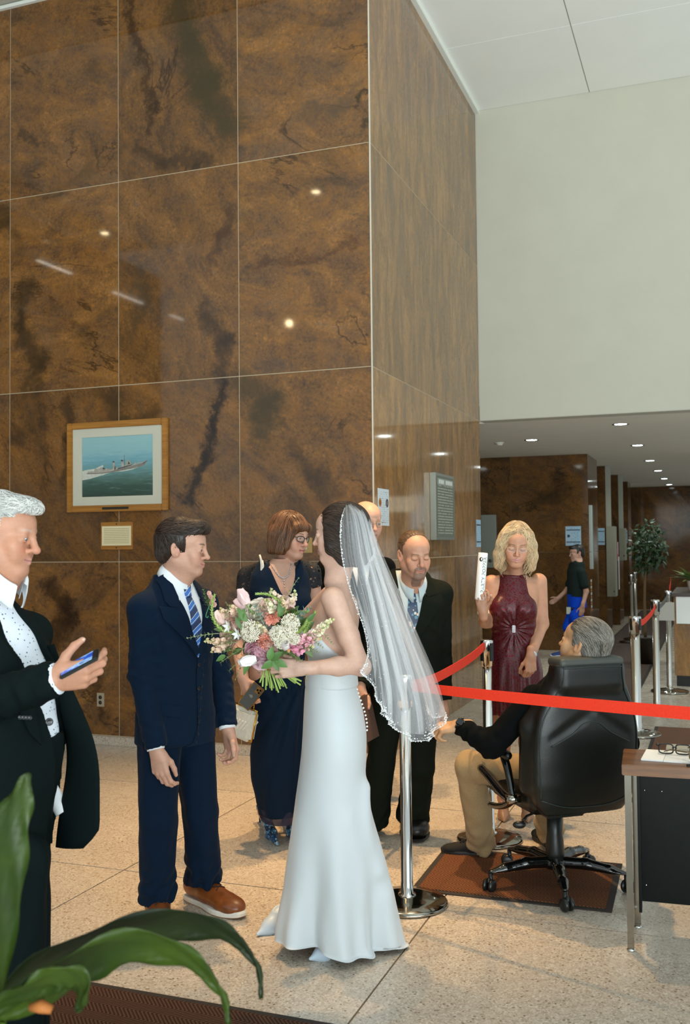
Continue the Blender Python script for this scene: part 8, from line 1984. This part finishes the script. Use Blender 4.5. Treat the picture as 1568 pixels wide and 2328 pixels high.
# eucalyptus: round blue green leaves
EU = (.22, .35, .29)
def eucalyptus(a, c_, n, lf, cv=(0, 0, 0), dy=-.04, lab=None, thin=False):
    L = np.linalg.norm(b(*c_)-b(*a)); sprig(b(*a, dy), pxd(a, c_), L, n, lf, lf*.42, EU if not thin else (.28, .38, .16), cv, 'eucalyptus_sprig', lab, True, (.30, .34, .20))
eucalyptus((600, 1420), (580, 1376), 4, .034, lab='eucalyptus leaves at the upper left'); eucalyptus((668, 1405), (706, 1380), 5, .034); eucalyptus((664, 1415), (690, 1395), 4, .034)
eucalyptus((498, 1440), (424, 1444), 8, .018, (0, 0, -.10), -.04, 'thin eucalyptus sprig reaching across the groom jacket', True); eucalyptus((650, 1362), (672, 1312), 6, .018, (.15, 0, 0), 0, 'thin sprig standing up before the navy dress', True); eucalyptus((535, 1400), (512, 1368), 5, .014, (0, 0, 0), 0, None, True)
# dark broad leaves and fern like sprays
for a, c_, L, W in (((615, 1500), (640, 1482), .052, .018), ((612, 1500), (618, 1472), .050, .018), ((622, 1505), (600, 1515), .052, .018), ((625, 1502), (648, 1512), .052, .018), ((622, 1500), (632, 1522), .046, .016), ((566, 1500), (554, 1532), .060, .014), ((560, 1412), (540, 1380), .060, .017), ((545, 1412), (556, 1378), .05, .014), ((640, 1400), (634, 1372), .05, .014), ((548, 1430), (536, 1402), .055, .010), ((632, 1402), (646, 1380), .045, .012), ((700, 1412), (712, 1398), .04, .012), ((512, 1490), (494, 1500), .04, .012)):
    mb = MB(); leaf_blade(mb, b(*a, -.06), pxd(a, c_)+V3(0, -.25, 0), V3(0, -1, .3), L, W, (.07, .16, .03), .25, .25); mb.build('leaf', LEAF, bq, cols=True)
for a, c_, n, lf in (((560, 1470), (500, 1500), 9, .030), ((565, 1485), (520, 1520), 9, .028), ((555, 1475), (496, 1478), 8, .028), ((560, 1490), (535, 1540), 8, .024), ((650, 1480), (690, 1500), 8, .024), ((660, 1480), (700, 1525), 8, .020), ((690, 1470), (726, 1480), 7, .024), ((700, 1450), (735, 1468), 6, .022), ((735, 1440), (758, 1462), 5, .020), ((560, 1440), (515, 1455), 8, .026), ((540, 1460), (490, 1462), 8, .024), ((600, 1440), (560, 1400), 7, .026), ((640, 1440), (690, 1420), 7, .026), ((570, 1480), (545, 1510), 8, .026), ((545, 1450), (505, 1440), 7, .026), ((590, 1400), (560, 1385), 6, .024), ((690, 1520), (698, 1545), 4, .018), ((625, 1400), (590, 1372), 6, .024), ((650, 1460), (700, 1470), 7, .026), ((512, 1400), (525, 1372), 6, .020)):
    sprig(b(*a, -.03+.03*rng.random()), pxd(a, c_)+V3(0, -.15, 0), np.linalg.norm(b(*c_)-b(*a)), n, lf, lf*.20, (.20, .27, .09), (0, 0, -.1), pair=True)
# dark filler in the middle so that the bunch is full, and the bare stems below the hand
for k_ in range(70):
    mb = MB() if k_ % 10 == 0 else mb; a = rng.uniform(0, 6.28); r = math.sqrt(rng.random()); p = b(612+95*r*math.cos(a), 1440+55*r*math.sin(a), .03+.04*rng.random()); leaf_blade(mb, p, nrm(V3(math.cos(a), -.5, -math.sin(a))+.4*rng.normal(size=3)), V3(0, -1, .2), .055, .016, (.09, .15, .045))
    if k_ % 10 == 9: tag(mb.build('foliage_tuft', LEAF, bq, cols=True), kind='stuff')
for k_ in range(22):
    x0 = 612+rng.uniform(-16, 34); x1 = 598+(x0-596)*2.0+rng.normal()*4; y1 = 1572-abs(x1-635)*.35+rng.normal()*5; mb = MB(); mb.tube([b(x0+4, 1490, .03+.02*rng.random()), b(x0+2, 1530, .035+.02*rng.random()), b(x1-8, y1, .01+.04*rng.random())], .0032, 7, col=np.array((.30, .42, .10))*rng.uniform(.75, 1.25)); mb.build('stem', LEAF, bq, cols=True)
stem_.build('stem', LEAF, bq, cols=True)
# boutonniere on the groom's far lapel
bt = empty('boutonniere', (0, 0, 0)); bt.parent = gr.root
def bp(px, py, Y=4.36): return P(px, py, Y)-GB
for a, c_, n in (((476, 1385), (462, 1340), 8), ((478, 1380), (474, 1345), 6)): sprig(bp(*a), nrm(bp(*c_)-bp(*a)), np.linalg.norm(bp(*c_)-bp(*a)), n, .030, .008, (.18, .30, .08), par=bt, name='leaf_sprig')
mb = MB()
for px, py in ((474, 1350), (478, 1358), (483, 1365), (480, 1372), (486, 1376)): ring_petals(mb, bp(px, py, 4.34), orient((.3, -.9, .3)), 6, .017, .009, .6, .5, .1, (.86, .56, .48), 0, .001, .05, .1)
mb.build('small_rose', PETAL, bt, cols=True)
mb = MB(); mb.tube(curve([bp(478, 1372), bp(470, 1392), bp(468, 1402), bp(472, 1404), bp(473, 1400)], np.linspace(0, 1, 14)), .0022, 6, col=(.07, .35, .16)); mb.build('ribbon_curl', LEAF, bt, cols=True)

# ------------------------------------------------------------------ foreground plant and the potted tree far back
fp0 = P(-40, 2330, 1.55); fp0[2] = 0
fp = empty('potted_plant', tuple(fp0)); tag(fp, 'broad leaved green potted plant close by in the lower left corner', 'plant')
def big_leaf(ctrl, widths, side, m, name='leaf', fold=.18, wav=.006):
    """long strap leaf along a curve; side = direction across the blade"""
    n = 30; pts = curve([np.array(c)-fp0 for c in ctrl], np.linspace(0, 1, n)); w = np.interp(np.linspace(0, 1, n), np.linspace(0, 1, len(widths)), widths); V = []
    tg = np.gradient(pts, axis=0); tg /= np.linalg.norm(tg, axis=1)[:, None]; cols = []
    for i in range(n):
        s = nrm(np.asarray(side, float)-tg[i]*np.dot(side, tg[i])); u = np.cross(tg[i], s)
        for j in range(-4, 5):
            q = j/4; V.append(pts[i]+s*w[i]*q+u*(fold*w[i]*abs(q)+wav*math.sin(i*.9+j*1.7)*abs(q))); cols.append(.86+.25*(abs(q) < .1)+.06*math.sin(i*1.3+j))
    F_ = [(i*9+j, i*9+j+1, (i+1)*9+j+1, (i+1)*9+j) for i in range(n-1) for j in range(8)]
    o = mesh_obj(name, V, F_, m, fp, True); md = o.modifiers.new('thick', 'SOLIDIFY'); md.thickness = .0012; return o
def leafmat(name, c1, c2, tr):
    T = NT(name); tc = T.n('TexCoord'); n = T.n('TexNoise', Scale=9., Detail=4., Vector=tc.outputs['Object']); c = T.ramp(n.outputs[0], [(.3, srgb(c1)), (.7, srgb(c2))]); T.set(T.b, 'Base Color', c.outputs[0]); T.set_b(Roughness=.42)
    t = T.n('BsdfTranslucent'); T.set(t, 'Color', T.mix(.5, c.outputs[0], srgb(tr))); m = T.n('MixShader', Fac=.35); T.t.links.new(T.b.outputs[0], m.inputs[1]); T.t.links.new(t.outputs[0], m.inputs[2]); T.t.links.new(m.outputs[0], T.out.inputs[0]); return T.m
LF1 = leafmat('plant_leaf', '263c0b', '465c14', '66781c'); LF2 = leafmat('plant_leaf_dark', '1d2b0f', '314218', '445a18')
big_leaf([P(-28, 2330, 1.52), P(-22, 2200, 1.50), P(-6, 2030, 1.48), P(16, 1890, 1.47), P(46, 1810, 1.475), P(64, 1758, 1.48)], [.012, .026, .036, .038, .030, .018, .001], (1, -.25, .1), LF1)
big_leaf([P(-30, 2290, 1.60), P(90, 2200, 1.62), P(260, 2125, 1.66), P(420, 2095, 1.70), P(520, 2125, 1.73), P(580, 2185, 1.74), P(595, 2270, 1.74)], [.012, .044, .050, .038, .017, .006, .001], (.25, -.45, .85), LF2)
big_leaf([P(-20, 2310, 1.50), P(100, 2240, 1.50), P(220, 2165, 1.52), P(340, 2145, 1.55), P(440, 2185, 1.57), P(500, 2250, 1.58), P(522, 2330, 1.58)], [.012, .042, .048, .036, .019, .008, .002], (.25, -.45, .85), LF1)
big_leaf([P(-30, 2300, 1.46), P(60, 2250, 1.45), P(130, 2215, 1.45), P(185, 2235, 1.46), P(180, 2300, 1.46)], [.010, .026, .034, .026, .004], (.5, -.45, .75), LF1)
tb = MB(); tb.tube([P(70, 2290, 1.48)-fp0, P(95, 2288, 1.47)-fp0, P(118, 2296, 1.47)-fp0], [.006, .010, .006], 8); tb.build('dry_husk', mat('husk_orange', 'a8642a', .7), fp)
V, Fs = lathe([(.07, .0), (.08, .02), (.105, .60), (.11, .885), (.10, .89), (.095, .875), (.001, .87)], 32); pt_ = mesh_obj('pot', V+(P(-75, 2420, 1.50)-fp0)*np.array((1, 1, 0)), Fs, mat('pot_cream', 'c8c0a8', .5, noise=.1, nscale=12), fp, True)
sm = MB()
for k_ in range(12): a = k_*.52; sm.tube([(P(-75, 2420, 1.50)-fp0)*np.array((1, 1, 0))+V3(.03*math.cos(a), .03*math.sin(a), .87), P(-25, 2310, 1.50)-fp0+V3(.02*math.cos(a), .02*math.sin(a), -.01)], .006, 6)
sm.build('stalks', mat('stalk_green', '55701e', .5), fp)
tf0 = V3(4.10, 13.6, .0075); tf = empty('potted_tree', tuple(tf0)); tag(tf, 'slim potted fig tree with dark leaves before the far marble wall', 'tree')
mb = MB(); mb.tube(curve([(0, 0, .35), (.0, 0, .9), (.03, .0, 1.4), (.08, 0, 1.75)], np.linspace(0, 1, 14)), np.linspace(.022, .010, 14), 8)
for k_ in range(12): a = k_*2.4; mb.tube([(.04, 0, 1.3+.03*k_), (.04+.22*math.cos(a), .22*math.sin(a), 1.5+.04*k_)], [.007, .003], 5)
mb.build('trunk', mat('bark', '6a5236', .8), tf)
mb = MB()
for k_ in range(520):
    p = V3(.06, 0, 1.58)+V3(.25, .25, .36)*nrm(rng.normal(size=3))*rng.random()**.4; leaf_blade(mb, p, nrm(rng.normal(size=3)+V3(0, 0, -.5)), V3(.2, -.6, .7), .085, .024, (.02, .042, .014))
tag(mb.build('foliage', LEAF, tf, cols=True), kind='stuff')
V, Fs = lathe([(.15, 0), (.19, .34), (.20, .36), (.18, .36), (.001, .34)], 24); mesh_obj('pot', V, Fs, mat('pot_dark', '2a211a', .5), tf, True)
# right edge: stone counter with papers, plinth, hanging sign and a leafy plant beyond
CT0 = G(1534, 1560); ct_ = empty('reception_counter', tuple(CT0), -YAW); tag(ct_, 'brown stone reception counter at the right edge behind the stanchions', 'counter')
box('body', (0, 0, .12), (1.6, 1.6, 1.03), M_MARBLE2, ct_, bevel=.01); box('plinth', (.02, .02, .0), (1.58, 1.58, .12), mat('plinth_black', '0c0b0a', .5), ct_); box('counter_top', (-.02, -.03, 1.03), (1.62, 1.62, 1.07), mat('counter_top', '3a2a1e', .3), ct_, bevel=.004)
for k_, (x, z, w, h, lb) in enumerate(((.16, .93, .13, .16, 'white paper sheet taped to the stone counter front'), (-.28, .9, .09, .10, 'grey paper sheet hanging between the stanchions'))):
    if k_ == 1:
        o = empty('paper_sign', tuple(P(1513, 1390, 10.9)), -YAW); tag(o, 'grey paper sign hanging beside the second stanchion behind office chair', 'sign'); sheet('paper', .09, .10, -.002, mat('paper_grey', 'b5b2a8', .8), o); continue
    o = empty('paper_sign', tuple(CT0+UZ*(z-.05)+np.array((math.cos(-YAW), math.sin(-YAW), 0))*x), -YAW); tag(o, lb, 'sign'); sheet('paper', w, h, -.012, mat('paper_white', 'e9ece8', .8), o)
bx = empty('paper_box', tuple(P(1547, 1652, 7.3)*np.array((1, 1, 0))), -YAW); tag(bx, 'small white cardboard box on the floor beside the counter plinth', 'box'); box('carton', (-.10, -.08, 0), (.10, .08, .14), mat('carton_white', 'c9c8bd', .8), bx, bevel=.003); box('lid', (-.103, -.083, .14), (.103, .083, .16), mat('carton_lid', 'b4b2a6', .8), bx, bevel=.002)
hs = empty('hanging_sign', tuple(WALL(-2.35, 9.0, 2.35)), -YAW); tag(hs, 'pale lit sign box hanging under the low ceiling at the right edge', 'sign'); box('panel', (-.05, -.05, -.13), (.9, .05, .13), mat('sign_lit', 'e6e2cc', .5, emit='e6e2cc', estr=.55), hs, bevel=.004); box('hanger', (.05, -.01, .13), (.07, .01, .683), M_CHROMED, hs); box('hanger', (.75, -.01, .13), (.77, .01, .683), M_CHROMED, hs)
sp0 = CT0+UZ*1.07-UL*.22+UR*.35; sp = empty('desk_plant', tuple(sp0)); tag(sp, 'leafy green plant in a pot standing on the stone counter', 'plant'); mb = MB()
for k_ in range(60): a = rng.uniform(0, 6.28); leaf_blade(mb, V3(.02*math.cos(a), .02*math.sin(a), .12), nrm(V3(math.cos(a), math.sin(a), rng.uniform(.3, 1.6))), UZ, rng.uniform(.15, .28), .03, (.16, .24, .07), .2, .35)
mb.build('foliage', LEAF, sp, cols=True); V, Fs = lathe([(.06, 0), (.075, .12), (.08, .13), (.001, .125)], 20); mesh_obj('pot', V, Fs, mat('pot_white', 'd0cdc2', .4), sp, True)
